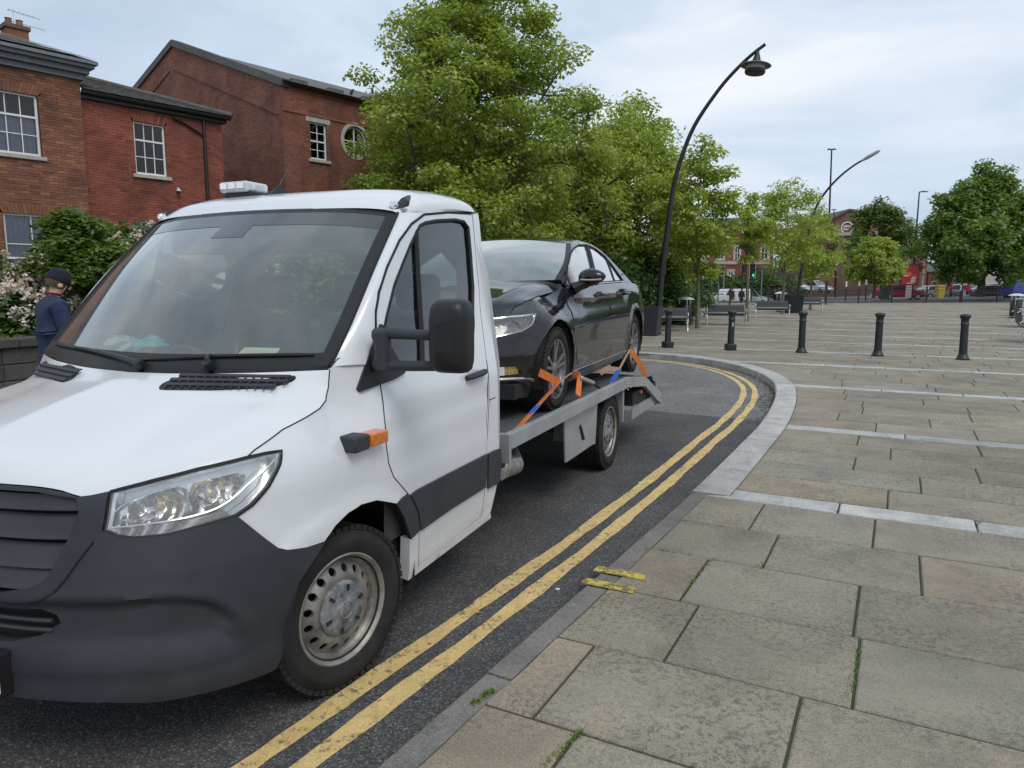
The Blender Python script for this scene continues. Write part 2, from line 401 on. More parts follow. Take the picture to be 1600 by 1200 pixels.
# ------------------------------------------------------------------ plaza frame: b along the pale bands, q away from the camera
TH = R(28); bD = np.array([math.cos(TH), -math.sin(TH)]); qD = np.array([math.sin(TH), math.cos(TH)])
PZ = .05
def hz(x, y):                                            # the square rises gently towards the far railing
    t = x*qD[0]+y*qD[1]; return PZ+.30*min(1.0, max(0.0, (t-28)/36))
def st(x, y): return x*bD[0]+y*bD[1], x*qD[0]+y*qD[1]
def xy(s, t): return s*bD[0]+t*qD[0], s*bD[1]+t*qD[1]
def gp(u, v, dz=0.0):                                    # pixel on the paved square
    z = PZ
    for _ in range(20):
        p = gnd(u, v, z); z = hz(p[0], p[1])
    return np.array([p[0], p[1], z+dz])
def rz_(x, y):                                           # carriageway height: falls to the gutter at the bend
    t = x*qD[0]+y*qD[1]; k = min(1, max(0, (t-7.5)/5)); return -.07*k*k*(3-2*k)
KIN = catmull([(-4.2, -4.4), (-1.74, 0), (-.47, 2.2), (-.28, 2.53), (0, 3.01), (.48, 3.85), (1.37, 5.43), (1.89, 6.39), (2.34, 7.24), (2.87, 8.25), (3.39, 9.37), (3.82, 10.38), (4.22, 11.47), (4.47, 12.4), (4.62, 13.5), (4.6, 14.75), (4.32, 15.87), (3.78, 16.85), (3.0, 17.5), (1.6, 18.1), (-2, 19.2), (-8, 21)], 240)
dk = np.gradient(KIN, axis=0); dk /= np.linalg.norm(dk, axis=1)[:, None]; KN = np.stack([dk[:, 1], -dk[:, 0]], 1)   # to the right of travel = onto the square
KL = np.r_[0, np.cumsum(np.linalg.norm(np.diff(KIN, axis=0), axis=1))]
def kpt(s, off=0.0):
    x = np.interp(s, KL, KIN[:, 0]); y = np.interp(s, KL, KIN[:, 1]); nx = np.interp(s, KL, KN[:, 0]); ny = np.interp(s, KL, KN[:, 1])
    n = np.array([nx, ny]); n /= np.linalg.norm(n); return np.array([x, y])+n*off
i_band = int(np.argmin(np.linalg.norm(KIN-np.array([1.37, 5.43]), axis=1))); S_BAND = KL[i_band]
KW_A, KW_B = .125, .29                                   # width of the dark kerb, of the pale granite kerb
def kwid(s): return KW_A if s < S_BAND else KW_B
# base ground, far carriageway, road
ground = MB().add([(-900, -300, -.16), (900, -300, -.16), (900, 1500, -.16), (-900, 1500, -.16)], [(0, 1, 2, 3)]).build('ground', M('far_ground', (.09, .09, .085), .95, var=.3, vs_=.2, world=True)); tag(ground, kind='structure')
# the carriageway: a sheet to the left of the kerb line
def tdiv(s_): return 9.45+.10*math.sin(1.7*s_)+.05*math.sin(6.1*s_)+.08*s_
KS = [st(*kpt(s_, .03)) for s_ in np.linspace(0, KL[-1], 260)]
sK = [p for p in KS if p[1] < tdiv(p[0])][-1]; div = [(s2, tdiv(s2)) for s2 in np.linspace(sK[0], -16, 40)]
def road_sheet(poly, name, mat):
    P, T = tri2d([xy(*p) for p in poly], (), .45)
    return mesh_obj(name, np_mesh(name, np.array([(x, y, rz_(x, y)) for x, y in P]), T.astype(np.int32), True, 0), mat)
tag(road_sheet([p for p in KS if p[1] < tdiv(p[0])]+div+[(-16, -6)], 'road', m_asph), kind='structure')
tag(road_sheet([p for p in KS if p[1] >= tdiv(p[0])]+div[::-1], 'worn_road', m_asph2), kind='structure')
# far pavement in front of the garden wall
VY = .4057; VN = np.array([math.cos(VY), -math.sin(VY)]); VR = np.array([math.sin(VY), math.cos(VY)]); V0 = np.array([-1.5369, 3.1718])
def vl(x, y): return V0+VN*x+VR*y                        # truck-aligned ground frame
fp = MB(); a, b_, c_, d_ = vl(-4.3, -6), vl(-9.5, -6), vl(-9.5, 15), vl(-4.3, 15)
fp.add([(*a, .1), (*b_, .1), (*c_, .1), (*d_, .1), (*a, -.05), (*d_, -.05)], [(0, 3, 2, 1), (0, 4, 5, 3)])
tag(fp.build('far_pavement', m_kerb), kind='structure')
# yellow double lines
for name, off in (('yellow_line', -.245), ('yellow_line', -.415)):
    mb = MB(); rows = []
    for s_ in np.linspace(1.5, KL[-1]-3, 260):
        w = .045+.005*math.sin(s_*5.3+off*40)+.003*math.sin(s_*23+off*9)
        k = max(0, min(1, (s_-S_BAND+1.5)/4)); o_ = off-.06*k*(1 if off > -.3 else 1.1)
        a, b_ = kpt(s_, o_+w+.003*math.sin(s_*61)), kpt(s_, o_-w+.003*math.sin(s_*47)); z = .004
        rows.append([(a[0], a[1], rz_(*a)+z), (b_[0], b_[1], rz_(*b_)+z)])
    o = mb.grid(np.array(rows)).build(name, m_yel); tag(o, kind='structure')
# ------------------------------------------------------------------ kerb stones
def kerb_piece(s0, s1, w, name, mat, parent, top, n=4):
    s_ = np.linspace(s0+.004, s1-.004, n); V = []; Fc = []
    for k in s_:
        a, b_ = kpt(k), kpt(k, w); ai = kpt(k, .014); z = top(k)
        V += [(a[0], a[1], -.12), (a[0], a[1], z-.012), (ai[0], ai[1], z), (b_[0], b_[1], z), (b_[0], b_[1], -.12)]
    for i in range(n-1):
        for j in range(4): Fc.append((i*5+j, i*5+j+1, (i+1)*5+j+1, (i+1)*5+j))
    Fc += [(4, 3, 2, 1, 0), tuple((n-1)*5+j for j in range(5))]
    return MB().add(V, [f[::-1] for f in Fc]).build(name, mat, parent, False)
kerb = empty('kerb', (0, 0, 0)); tag(kerb, kind='structure')
s_ = .3; rk = random.Random(3)
while s_ < S_BAND-.3:
    e_ = min(S_BAND, s_+rk.uniform(.85, 1.15)); e_ = S_BAND if S_BAND-e_ < .35 else e_
    dz = rk.uniform(-.004, .004); kerb_piece(s_, e_, KW_A, 'kerb_stone', m_kerb, kerb, lambda k: PZ-.006+dz); s_ = e_
s_ = S_BAND
while s_ < KL[-1]-.5:
    e_ = s_+rk.uniform(.5, .95); kerb_piece(s_, e_, KW_B, 'granite_kerb_stone', m_gran, kerb, lambda k: PZ+.006, 5); s_ = e_
# ------------------------------------------------------------------ paving slabs
KOUT = np.array([st(*kpt(s_, kwid(s_)+.004)) for s_ in np.linspace(0, KL[-1], 600)])
def skerb(t):
    k = KOUT[:, 1]
    if t > k.max()-.02: return -26.0
    i = np.argmax(k > t); i = max(1, i); f = (t-k[i-1])/(k[i]-k[i-1]+1e-9); return KOUT[i-1, 0]+f*(KOUT[i, 0]-KOUT[i-1, 0])
bands = [5.42, 8.5, 12.28, 15.8, 19.05]+[19.05+3.45*k for k in range(1, 15)]; BW = .27
paving = empty('paving', (0, 0, 0)); tag(paving, kind='structure')
pieces = []                                              # (distance, polygon in xy, material)
rs = random.Random(11)
def piece(s0, s1, t0, t1, mat):
    g = .006; t0 += g; t1 -= g
    k0, km, k1 = skerb(t0), skerb((t0+t1)/2), skerb(t1)
    if s1 <= min(k0, k1, km)+.03: return
    if s0 < max(k0, k1, km):
        L = [(max(s0, skerb(t0+(t1-t0)*f))+.002, t0+(t1-t0)*f) for f in (0, .25, .5, .75, 1)]
        L = [(min(a_, s1-.02), b2) for a_, b2 in L]
        poly = L[::-1]+[(s1-g, t0), (s1-g, t1)]
    else: poly = [(s0+g, t1), (s0+g, t0), (s1-g, t0), (s1-g, t1)]
    P = [xy(*p) for p in poly]; c = np.mean(P, axis=0)
    if c[1] > 60 or (c[1] > 19 and c[0] < .30*c[1]-4.5): return
    if c[1] < -1.2 or abs(c[0]) > 12+.95*max(0, c[1]): return
    pieces.append((math.hypot(*c), P, mat))
def courses(t0, t1, mat, dep, lmin, lmax):
    k = max(1, round((t1-t0)/dep)); d = (t1-t0)/k
    for i in range(k):
        a = t0+i*d; lo = min(skerb(a), skerb(a+d)) if a < 17.1 else -26; s_ = lo-rs.uniform(0, .5); hi = 26+.6*a
        while s_ < hi:
            e_ = s_+rs.uniform(lmin, lmax); piece(s_, e_, a, a+d, mat); s_ = e_
tt = [2.23-.63*k for k in range(6, 0, -1)]+[2.23, 2.85, 3.48, 4.13, 4.77, 5.42]
known = {4.77: [-.78, -.05], 4.13: [-.59, .20], 3.48: [-.89, -.09], 2.85: [-.79, -.06], 2.23: [-1.10, -.24], 1.60: [-.92, -.1]}   # joints read off the photograph
for a, b_ in zip(tt[:-1], tt[1:]):
    J = known.get(round(a, 2))
    if J is None: courses(a, b_, m_slab, 1, .78, 1.12); continue
    J = [-2.6]+J
    while J[-1] < 8: J.append(J[-1]+rs.uniform(.72, .95))
    for s0, s1 in zip(J[:-1], J[1:]): piece(s0, s1, a, b_, m_slab)
for i, t0 in enumerate(bands):
    if i == 0:
        J = [-3, -.29, .55]
        while J[-1] < 12: J.append(J[-1]+rs.uniform(.8, 1.3))
        for s0, s1 in zip(J[:-1], J[1:]): piece(s0, s1, t0, t0+BW, m_gran)
    else: courses(t0, t0+BW, m_gran, BW, 1.0, 1.6)
    t1 = bands[i+1] if i+1 < len(bands) else t0+3.4
    courses(t0+BW, t1, m_slab, .57 if t0 < 30 else .8, .88, 1.38)
def slab_geo(P, z0=None):
    """top face slightly rounded at the arris"""
    P = np.array(P); c = P.mean(0); n = len(P); tz = rs.uniform(-.0025, .0025); tx, ty = rs.uniform(-.003, .003), rs.uniform(-.003, .003)
    d = P-c; ln = np.linalg.norm(d, axis=1)[:, None]; I = c+d*(1-.007/ln*1.3)
    zz = lambda p: hz(p[0], p[1])+tz+tx*(p[0]-c[0])+ty*(p[1]-c[1])
    V = [(p[0], p[1], zz(p)) for p in I]+[(p[0], p[1], zz(p)-.006) for p in P]+[(p[0], p[1], zz(p)-.05) for p in P]
    Fc = [tuple(range(n))]+[(i, n+i, n+(i+1) % n, (i+1) % n) for i in range(n)]+[(n+i, 2*n+i, 2*n+(i+1) % n, n+(i+1) % n) for i in range(n)]
    return V, Fc
def visible(P):
    c = np.mean(P, axis=0)
    return c[1] > .6 and abs(c[0]/c[1]) < .78
pieces.sort(key=lambda p: (not visible(p[1]), p[0]))
rest = {m_slab.name: MB(), m_gran.name: MB()}; cnt = {m_slab.name: 0, m_gran.name: 0}
for d, P, mat in pieces:
    V, Fc = slab_geo(P); nm = 'paving_slab' if mat is m_slab else 'granite_strip'
    if cnt[mat.name] < (230 if mat is m_slab else 60):
        cnt[mat.name] += 1; MB().add(V, Fc).build(nm, mat, paving, False)
    else: rest[mat.name].add(V, Fc)
for k, nm in ((m_slab.name, 'distant_paving_slabs'), (m_gran.name, 'distant_granite_strips')):
    o = rest[k].build(nm, m_slab if k == m_slab.name else m_gran, paving, False); o['kind'] = 'stuff'
# bedding under the joints follows the square
G = []
for t in np.r_[np.arange(-2, 17, .4), np.arange(17, 74, 3)]:
    lo = skerb(t)-.06 if t < 17.0 else -26
    G.append([(*xy(lo+(44-lo)*f, t), hz(*xy(lo+(44-lo)*f, t))-.011) for f in np.linspace(0, 1, 12)])
MB().grid(np.array(G), True).build('paving_bed', m_joint, paving)
# yellow ticks on the kerb
for (u, v) in ((937, 889), (918, 908)):
    o_ = gnd(u, v, PZ); p = np.array(st(o_[0], o_[1])); c = []
    for ds, dt in ((-.02, .02), (.27, .02), (.27, .10), (-.02, .10)): c.append((*xy(p[0]+ds, p[1]-dt+.05), PZ+.0058))
    tag(MB().add(c, [(0, 1, 2, 3)][::-1]).build('kerb_tick_mark', m_yel2), kind='structure')
# moss and weeds in the joints (uncountable)
m_moss = M('moss', (.10, .16, .03), .95, var=.45, vs_=30)
mb = MB(); rm = random.Random(5)
def tuft(x, y, z, h, k):
    for _ in range(k):
        a = rm.uniform(0, 6.28); l_ = h*rm.uniform(.5, 1.1); dx, dy = math.cos(a)*l_*.6, math.sin(a)*l_*.6; w = .0035
        px_, py_ = x+rm.gauss(0, .008), y+rm.gauss(0, .008); nx, ny = -math.sin(a)*w, math.cos(a)*w
        mb.add([(px_-nx, py_-ny, z), (px_+nx, py_+ny, z), (px_+dx, py_+dy, z+l_)], [(0, 1, 2)])
for (u0, v0, u1, v1, k) in ((1064, 930, 1116, 873, 60), (1319, 1104, 1345, 1015, 55), (850, 1198, 909, 1142, 60), (755, 1088, 772, 1078, 22), (735, 1098, 752, 1094, 12), (1183, 888, 1192, 880, 14), (1000, 858, 1045, 862, 10),
                            (1290, 688, 1310, 676, 16), (1300, 800, 1310, 797, 12), (1384, 680, 1390, 686, 10), (1185, 700, 1225, 690, 14), (1165, 735, 1180, 715, 14), (1525, 822, 1532, 815, 10), (1090, 618, 1200, 612, 0)):
    for _ in range(k):
        f = rm.random(); p = gnd(u0+(u1-u0)*f+rm.gauss(0, 1), v0+(v1-v0)*f+rm.gauss(0, 1), PZ-.004); tuft(p[0], p[1], PZ-.006, rm.uniform(.006, .02), 5)
mo = mb.build('joint_weeds', m_moss, None, False); tag(mo, 'moss and small weeds growing in the paving joints', 'weeds', kind='stuff')
# debris in the gutter at the bend
mb = MB()
for _ in range(420):
    s_ = rm.uniform(S_BAND+3.5, S_BAND+11.5); p = kpt(s_, -abs(rm.gauss(.02, .12))); r = rm.uniform(.006, .02); a = rm.uniform(0, 3)
    M_ = Matrix.Translation((p[0], p[1], rz_(*p)+.004)) @ Matrix.Rotation(a, 4, 'Z'); mb.box(-r, r, -r*.7, r*.7, 0, r*.35, M_)
tag(mb.build('gutter_debris', M('dry_leaf_litter', (.16, .13, .09), .9, var=.6, vs_=14, world=True), None, False), 'leaf litter and grit lying in the gutter of the bend', 'litter', kind='stuff')
# scraps of litter on the road
for (u, v, r, lab) in ((871, 922, .012, 'small white scrap of litter beside the nearer double yellow lines'), (745, 957, .011, 'small yellow scrap lying between the double yellow lines'), (1000, 755, .014, 'tiny pale scrap of litter on the road by the kerb bend')):
    p = gnd(u, v, 0); mb = MB(); k = 7
    ring = [(math.cos(i/k*6.283)*r*rm.uniform(.7, 1.2), math.sin(i/k*6.283)*r*rm.uniform(.7, 1.2)) for i in range(k)]
    mb.prism(ring, .003, .008); o = mb.build('litter_scrap', M('yellow_scrap', (.6, .45, .1), .7) if 'yellow scrap' in lab else M('white_scrap', (.7, .7, .68), .7), None, False, loc=(p[0], p[1], 0)); tag(o, lab, 'litter', 'scraps of litter')
# ================================================================== the white recovery truck
m_white = None
def van_paint():
    m, n, l, p = nodes('white_van_paint'); co = n.new('ShaderNodeTexCoord').outputs['Object']
    sp = n.new('ShaderNodeSeparateXYZ'); l.new(co, sp.inputs[0])
    d = ramp(n, l, sp.outputs[2], [(.28, (1,)*3), (.75, (.25,)*3), (1.25, (.06,)*3)])     # road film thins out upwards
    st_ = n.new('ShaderNodeMapping'); st_.inputs['Scale'].default_value = (5, 16, 1.1); l.new(co, st_.inputs[0])
    f = noise(n, l, st_.outputs[0], 1.6, 6, .65); g = noise(n, l, co, 9, 6, .7)
    k = maths(n, l, 'MULTIPLY', d, ramp(n, l, maths(n, l, 'MULTIPLY', maths(n, l, 'ADD', f, g), .5), [(.38, (0, 0, 0)), (.66, (1, 1, 1))]))
    l.new(mixc(n, l, maths(n, l, 'MULTIPLY', k, .42), (.63, .645, .662), (.42, .39, .34)), p.inputs['Base Color'])
    l.new(ramp(n, l, k, [(0, (.22,)*3), (1, (.55,)*3)]), p.inputs['Roughness']); p.inputs['Coat Weight'].default_value = .55; p.inputs['Coat Roughness'].default_value = .05
    return m
m_white = van_paint()
m_plast = M('bumper_plastic', (.030, .033, .039), .52, spec=.4, var=.18, vs_=5, bmp=.08, bs=420, rvar=.1)
m_blk = M('black_trim', (.012, .012, .013), .42, spec=.4, var=.2, rvar=.08, vs_=7)
m_seam = M('panel_gap', (.01, .01, .01), .9)
m_rub = M('tyre_rubber', (.022, .021, .020), .82, spec=.25, var=.35, vs_=9, bmp=.15, bs=60)
m_rubt = M('window_rubber', (.014, .014, .015), .6, spec=.3)
m_steel = M('wheel_steel', (.27, .25, .225), .5, metal=.55, var=.5, vs_=10, rvar=.12)
m_hub = M('scuffed_hub_cap', (.17, .175, .18), .55, metal=.2, var=.75, vs_=22, rvar=.15)
m_glass = glass_mat('windscreen_glass', (.80, .88, .86), .02, 1.25, .085, (.58, .68, .63))  # greenish film paints sky reflection into the windscreen besides dusty haze
m_sglass = glass_mat('side_glass', (.42, .48, .46), .01, .9)
m_clear = glass_mat('lamp_lens', (.93, .94, .95), .03, .9, .13, (.66, .66, .63))
m_chrome = M('lamp_reflector', (.80, .80, .80), .13, metal=1.0, var=.08, vs_=30)
m_lamph = M('lamp_housing', (.42, .42, .42), .3, metal=.7, var=.2)
m_lampi = M('lamp_inner_silver', (.72, .73, .74), .28, metal=.85, var=.12, vs_=14)
m_amber = M('amber_lens', (.62, .16, .01), .22, coat=.5, var=.25, vs_=40, bmp=.3, bs=160)
m_int = M('cab_interior', (.045, .047, .05), .75, var=.2, bmp=.15, bs=90)
m_seat = M('seat_cloth', (.035, .037, .042), .9, var=.3, vs_=20, bmp=.3, bs=200)
m_alu = M('bed_aluminium', (.33, .345, .35), .42, metal=.75, var=.14, vs_=4, rvar=.12)
m_alud = M('bed_side_grey', (.36, .375, .38), .5, metal=.5, var=.16, vs_=3, rvar=.1)
m_under = M('chassis_black', (.014, .014, .014), .85, var=.4)
m_zinc = M('zinc_fitting', (.45, .44, .41), .45, metal=.8, var=.35, vs_=25)
truck = empty('recovery_truck', (V0[0], V0[1], 0), -VY, 'white flatbed recovery truck with dark bumper carrying a black saloon', 'truck')
Wd = tab((.22, .955), (.35, .98), (.5, .995), (.72, 1.0), (1.0, 1.0), (1.15, .988), (1.3, .955), (1.5, .908), (1.75, .866), (2.0, .828), (2.06, .812), (2.10, .785), (2.13, .74))
Wf = tab((.22, .945), (.5, .985), (.72, 1.0), (.92, .995), (1.0, .982), (1.06, .955), (1.12, .917), (1.2, .88), (1.31, .853), (1.6, .80))
def sm(x): x = min(1.0, max(0.0, x)); return x*x*(3-2*x)
def WV(Y, z):
    k = sm((Y-.0)/.36); return Wf(z)*(1-k)+Wd(z)*k
VW = Wrap((V0[0], V0[1], 0), VY, WV, tab((.2, -.905), (.32, -.945), (.5, -.97), (.62, -.965), (.8, -.94), (.95, -.915), (1.05, -.875), (1.2, -.72), (1.35, -.5)), tab((.3, 2.75), (.6, 2.55), (.85, 2.3), (1.2, 2.2)), -.02)
def both(mb, name, mat, parent, far=True, **k):
    o = mb.build(name, mat, parent, **k); q = None
    if far:
        m2 = MB(); m2.v = [(-p[0], p[1], p[2]) for p in mb.v]; m2.f = [f[::-1] for f in mb.f]; q = m2.build(name, mat, parent, **k)
    return o, q
def arch_disp(p, cz=.345, cy=.03, r0=.415, r1=.48, h=.012):
    d = math.hypot(p[0]-.02-cy, p[1]-cz)
    return h*sm((r1-d)/.05) if d < r1+.05 and d > .3 else 0.0
px = VW.px
# ---- front wing
e_hood = [(386, 714), (398, 703), (442, 671), (480, 651), (500, 638), (509, 626), (513, 605), (515, 578)]
e_door = [(590, 572), (594, 600), (599, 637), (603, 694), (607, 724), (615, 745), (637, 771)]
e_arch = [(616, 786), (605, 784), (585, 781), (560, 788), (540, 801), (520, 821), (503, 845)]
e_bump = [(475, 854), (446, 858), (431, 855), (411, 840), (390, 823), (372, 808)]
e_lampo = [(394, 789), (420, 759), (437, 725), (441, 704), (415, 708)]
wing = VW.panel(px(e_hood+[(528, 560), (564, 567)]+e_door+e_arch+e_bump+e_lampo), (), .03, disp=lambda p: arch_disp(p))
both(wing, 'front_wing', m_white, truck)
both(VW.panel(px([(616, 786), (637, 772), (649, 797), (654, 828), (640, 842), (636, 830), (630, 810), (621, 793)]), (), .03, off=.010), 'arch_trim', m_plast, truck)
# ---- door with window opening
e_dtop = [(737, 334), (700, 332), (663, 335), (643, 350), (624, 376), (605, 417), (592, 457), (587, 487), (587, 514)]
e_dbot = [(649, 797), (654, 828), (653, 884)]
e_drear = [(752, 806), (757, 762), (760, 709), (760, 650), (757, 540), (748, 450)]
win = [(650, 364), (656, 353), (664, 348.5), (682, 345), (711, 343.5), (725, 346.5), (732, 356), (736, 400), (739.5, 450), (740, 505), (737, 556), (640, 573), (608, 584), (598, 560), (597, 525), (616, 445), (640, 385)]
WIN = px(win); dsw = lambda p: -.007*math.exp(-((p[1]-1.02-.05*(p[0]-.5))/.03)**2)+.004*math.exp(-((p[1]-.80)/.04)**2)
door_o = px(e_dtop+e_door+e_dbot+e_drear)
door, doorf = both(VW.panel(door_o, [WIN], .035, off=.001, disp=dsw), 'door', m_white, truck)
both(VW.panel(WIN, (), .06, off=-.012, thick=0), 'window', m_sglass, door, False)
both(VW.panel(WIN, (), .06, off=-.012, thick=0).mirror() if False else VW.panel(WIN, (), .06, off=-.012, thick=0), 'window', m_sglass, doorf, True)
# the second call above made a near copy for the far door too: drop it
for o in [c for c in doorf.children if c.data.vertices[0].co.x > 0]: bpy.data.objects.remove(o)
ring = lambda L, k: [np.array(L).mean(0)+(np.array(p)-np.array(L).mean(0))*k for p in L]
for d_, sgn in ((door, 1), (doorf, -1)):
    mb = VW.seam(WIN, .011, -.004, .04, True)
    dv = px([(651, 361), (655, 440), (660, 520), (661, 570)]); mb.tube([VW.P(p[0], p[1], -.006) for p in dv], .014, 8)
    if sgn < 0: mb.v = [(-p[0], p[1], p[2]) for p in mb.v]; mb.f = [f[::-1] for f in mb.f]
    mb.build('window_seal', m_rubt, d_)
    strip = VW.panel(px([(639, 774), (650, 765), (700, 739), (758, 709.5), (756, 761), (700, 796), (655, 828), (651, 798)]), (), .05, off=.014, thick=.02)
    if sgn < 0: strip.v = [(-p[0], p[1], p[2]) for p in strip.v]; strip.f = [f[::-1] for f in strip.f]
    strip.build('side_moulding', m_plast, d_)
    hc = px([(741, 586)])[0]; mb = MB(); H = []
    for f in np.linspace(-1, 1, 9): H.append(VW.P(hc[0]+.115*f, hc[1]-.0+.006*f, .030-.016*f*f))
    mb.tube(H, [.014, .017, .018, .018, .018, .018, .018, .017, .013], 8)
    if sgn < 0: mb.v = [(-p[0], p[1], p[2]) for p in mb.v]; mb.f = [f[::-1] for f in mb.f]
    mb.build('handle', m_plast, d_)
    mb = VW.panel([(hc[0]+.10*math.cos(t)-.01, hc[1]+.035*math.sin(t)-.005) for t in np.linspace(0, 6.283, 20)[:-1]], (), .05, off=.0025, thick=0)
    if sgn < 0: mb.v = [(-p[0], p[1], p[2]) for p in mb.v]; mb.f = [f[::-1] for f in mb.f]
    mb.build('handle_cup', M('handle_cup_shade', (.5, .51, .52), .4, coat=.4), d_)
both(VW.seam(px([(735, 334), (700, 332), (663, 335), (643, 350), (624, 376), (605, 417), (592, 457), (587, 487), (587, 514)]), .0065, 0), 'door_seal', m_rubt, truck)
both(VW.seam(px([(587, 514)]+e_door+[(649, 797), (654, 828), (653, 884)]), .0025, .0005), 'shut_line', m_seam, truck)
both(VW.seam(px([(752, 806), (757, 762), (760, 709), (760, 650), (757, 540), (748, 450), (737, 336)]), .0022, 0), 'shut_line', m_seam, truck)
both(VW.seam(px(e_hood), .0026, .0005), 'shut_line', m_seam, truck)
both(VW.seam(px([(516, 574), (528, 560), (564, 567), (588, 572)]), .002, .0005), 'shut_line', m_seam, truck)
# ---- sill, rear corner of the cab
both(VW.panel(px([(640, 842), (654, 831), (653, 886), (700, 848), (752, 808), (765, 798), (767, 809), (637, 907)]), (), .04, off=.002, thick=.05), 'sill', m_white, truck)
rc = px([(767, 799), (777, 754), (779, 701), (778, 619), (769, 525), (759, 450), (746.5, 333)]); 
both(VW.panel(np.vstack([px([(738, 334), (748, 450), (757, 540), (760, 650), (760, 709), (757, 762), (752, 807)]), rc]), (), .05, off=.0, thick=.03), 'cab_corner', m_white, truck)
both(VW.panel(px([(761, 709), (770, 704), (779, 701), (781, 722), (777, 754), (767, 759), (760, 763)]), (), .05, off=.015, thick=.02), 'side_moulding', m_plast, truck)
both(VW.seam(px([(760, 562), (760, 706)]), .002, .0), 'shut_line', m_seam, truck)
mb = VW.seam(px([(764, 625), (774, 621)]), .0022, .001); both(mb, 'fuel_flap_gap', m_seam, truck)
# ---- A pillar and roof
WT = np.array([(0, .59, 2.008), (.4, .615, 2.004), (.62, .65, 1.993), (.782, .695, 1.972)]); WB = np.array([(0, -.135, 1.283), (.3, -.115, 1.288), (.6, -.045, 1.297), (.853, .0535, 1.309)])
ws_side = catmull([WB[-1], (.848, .215, 1.485), (.823, .44, 1.728), WT[-1]], 14)
dl = px([(588, 570), (587, 514), (587, 487), (592, 457), (605, 417), (624, 376), (643, 350), (663, 335)]); dl3 = catmull([VW.P(p[0], p[1]) for p in dl], 14)
PA = []
for i in range(14):
    a, b_ = ws_side[i], dl3[i]; row = []
    for f in np.linspace(0, 1, 7):
        p = a+(b_-a)*f; o_ = 4*f*(1-f); row.append(p+np.array([.008, -.010, .006])*o_)
    PA.append(row)
both(MB().grid(np.array(PA)), 'windscreen_pillar', m_white, truck)
def roof_pt(x, f, latm=.80):
    """f 0 = windscreen header, 1 = back edge"""
    Yf = np.interp(abs(x), [0, .4, .62, .782, .9], [.585, .61, .645, .69, .71]); Y = Yf+(1.455-Yf)*f
    zc = np.interp(f, [0, .06, .14, .3, .55, .85, .95, 1], [2.004, 2.045, 2.082, 2.122, 2.146, 2.15, 2.135, 2.09]); zs = np.interp(f, [0, .1, .3, .6, 1], [1.968, 1.985, 2.012, 2.036, 2.045])
    return Y, zc, zs
RG = []
for f in np.r_[0, .03, .06, .1, .14, .2, np.linspace(.3, .85, 7), .92, .97, 1]:
    row = []
    for t in np.linspace(-1, 1, 41):
        k = math.sin(t*math.pi/2); lm = np.interp(f, [0, .15, .6, .95, 1], [.787, .815, .832, .832, .818]); x = k*lm
        Y, zc, zs = roof_pt(x, f); row.append((x, Y, zs+(zc-zs)*max(0, 1-abs(k)**6)**.45))
    RG.append(row)
RG = np.array(RG)
mb = MB().grid(RG, True)
bk = [(p[0]*.99, 1.46, 2.0) for p in RG[-1]]; mb.grid(np.array([RG[-1], bk]), True)
mb.build('roof', m_white, truck)
# side of roof between gutter and door top
RS = RG[:, -1]; dt = catmull([VW.P(p[0], p[1]) for p in px([(663, 335), (700, 332), (740, 331), (746, 332)])], len(RS))
both(MB().grid(np.array([dt, RS*.5+dt*.5+np.array([.004, 0, 0]), RS])), 'cant_rail', m_white, truck)
# back wall of the cab with its window
wo_ = [(-.86, .45), (.86, .45), (.97, .7), (.97, 1.2), (.90, 1.7), (.80, 2.03), (.6, 2.09), (-.6, 2.09), (-.80, 2.03), (-.90, 1.7), (-.97, 1.2), (-.97, .7)]
wh = chaikin([(-.74, 1.38), (.74, 1.38), (.70, 1.93), (-.70, 1.93)], 2)
P, T = tri2d(wo_, [wh], .12)
mb = MB().add([(p[0], 1.455, p[1]) for p in P], [t[::-1] for t in T]).add([(p[0], 1.415, p[1]) for p in P], T)
mb.build('back_wall', m_white, truck, False)
MB().add([(p[0], 1.435, p[1]) for p in wh], [tuple(range(len(wh)))]).build('rear_window', m_sglass, truck)
# ---- windscreen
WS = coons(np.vstack([WB[::-1]*[-1, 1, 1], WB[1:]]), np.vstack([WT[::-1]*[-1, 1, 1], WT[1:]]), ws_side*[-1, 1, 1], ws_side, 41, 21)
uu = np.linspace(-1, 1, 41)[None, :]; vv = np.linspace(0, 1, 21)[:, None]; bul = (1-uu**2)*np.sin(vv*math.pi)*.030
WS = WS+bul[..., None]*np.array([0, -.72, .69])
screen = MB().grid(WS).build('windscreen', m_glass, truck)
def gs(G, u, v):
    a, b_ = G.shape[:2]; i = min(a-1.001, max(0, v*(a-1))); j = min(b_-1.001, max(0, u*(b_-1))); i0, j0 = int(i), int(j); fi, fj = i-i0, j-j0
    return (G[i0, j0]*(1-fi)+G[i0+1, j0]*fi)*(1-fj)+(G[i0, j0+1]*(1-fi)+G[i0+1, j0+1]*fi)*fj
wn = np.array([0, -.72, .69])
def ws_strip(u0, u1, v0, v1, off=.0016, nu=30, nv=4):
    return np.array([[gs(WS, u0+(u1-u0)*a, v0+(v1-v0)*b_)+wn*off for a in np.linspace(0, 1, nu)] for b_ in np.linspace(0, 1, nv)])
for g_ in (ws_strip(0, .03, 0, 1, nu=3, nv=20), ws_strip(.97, 1, 0, 1, nu=3, nv=20), ws_strip(.03, .97, 0, .075), ws_strip(.03, .97, .965, 1)): MB().grid(g_).build('screen_border', m_blk, screen)
sh = MB().grid(ws_strip(.03, .97, .865, .965)); 
sh.grid(ws_strip(.44, .56, .77, .865, nu=8)); sh.build('sun_band', glass_mat('sun_band_glass', (.12, .14, .15), .03, .9, .09, (.4, .42, .42)), screen)
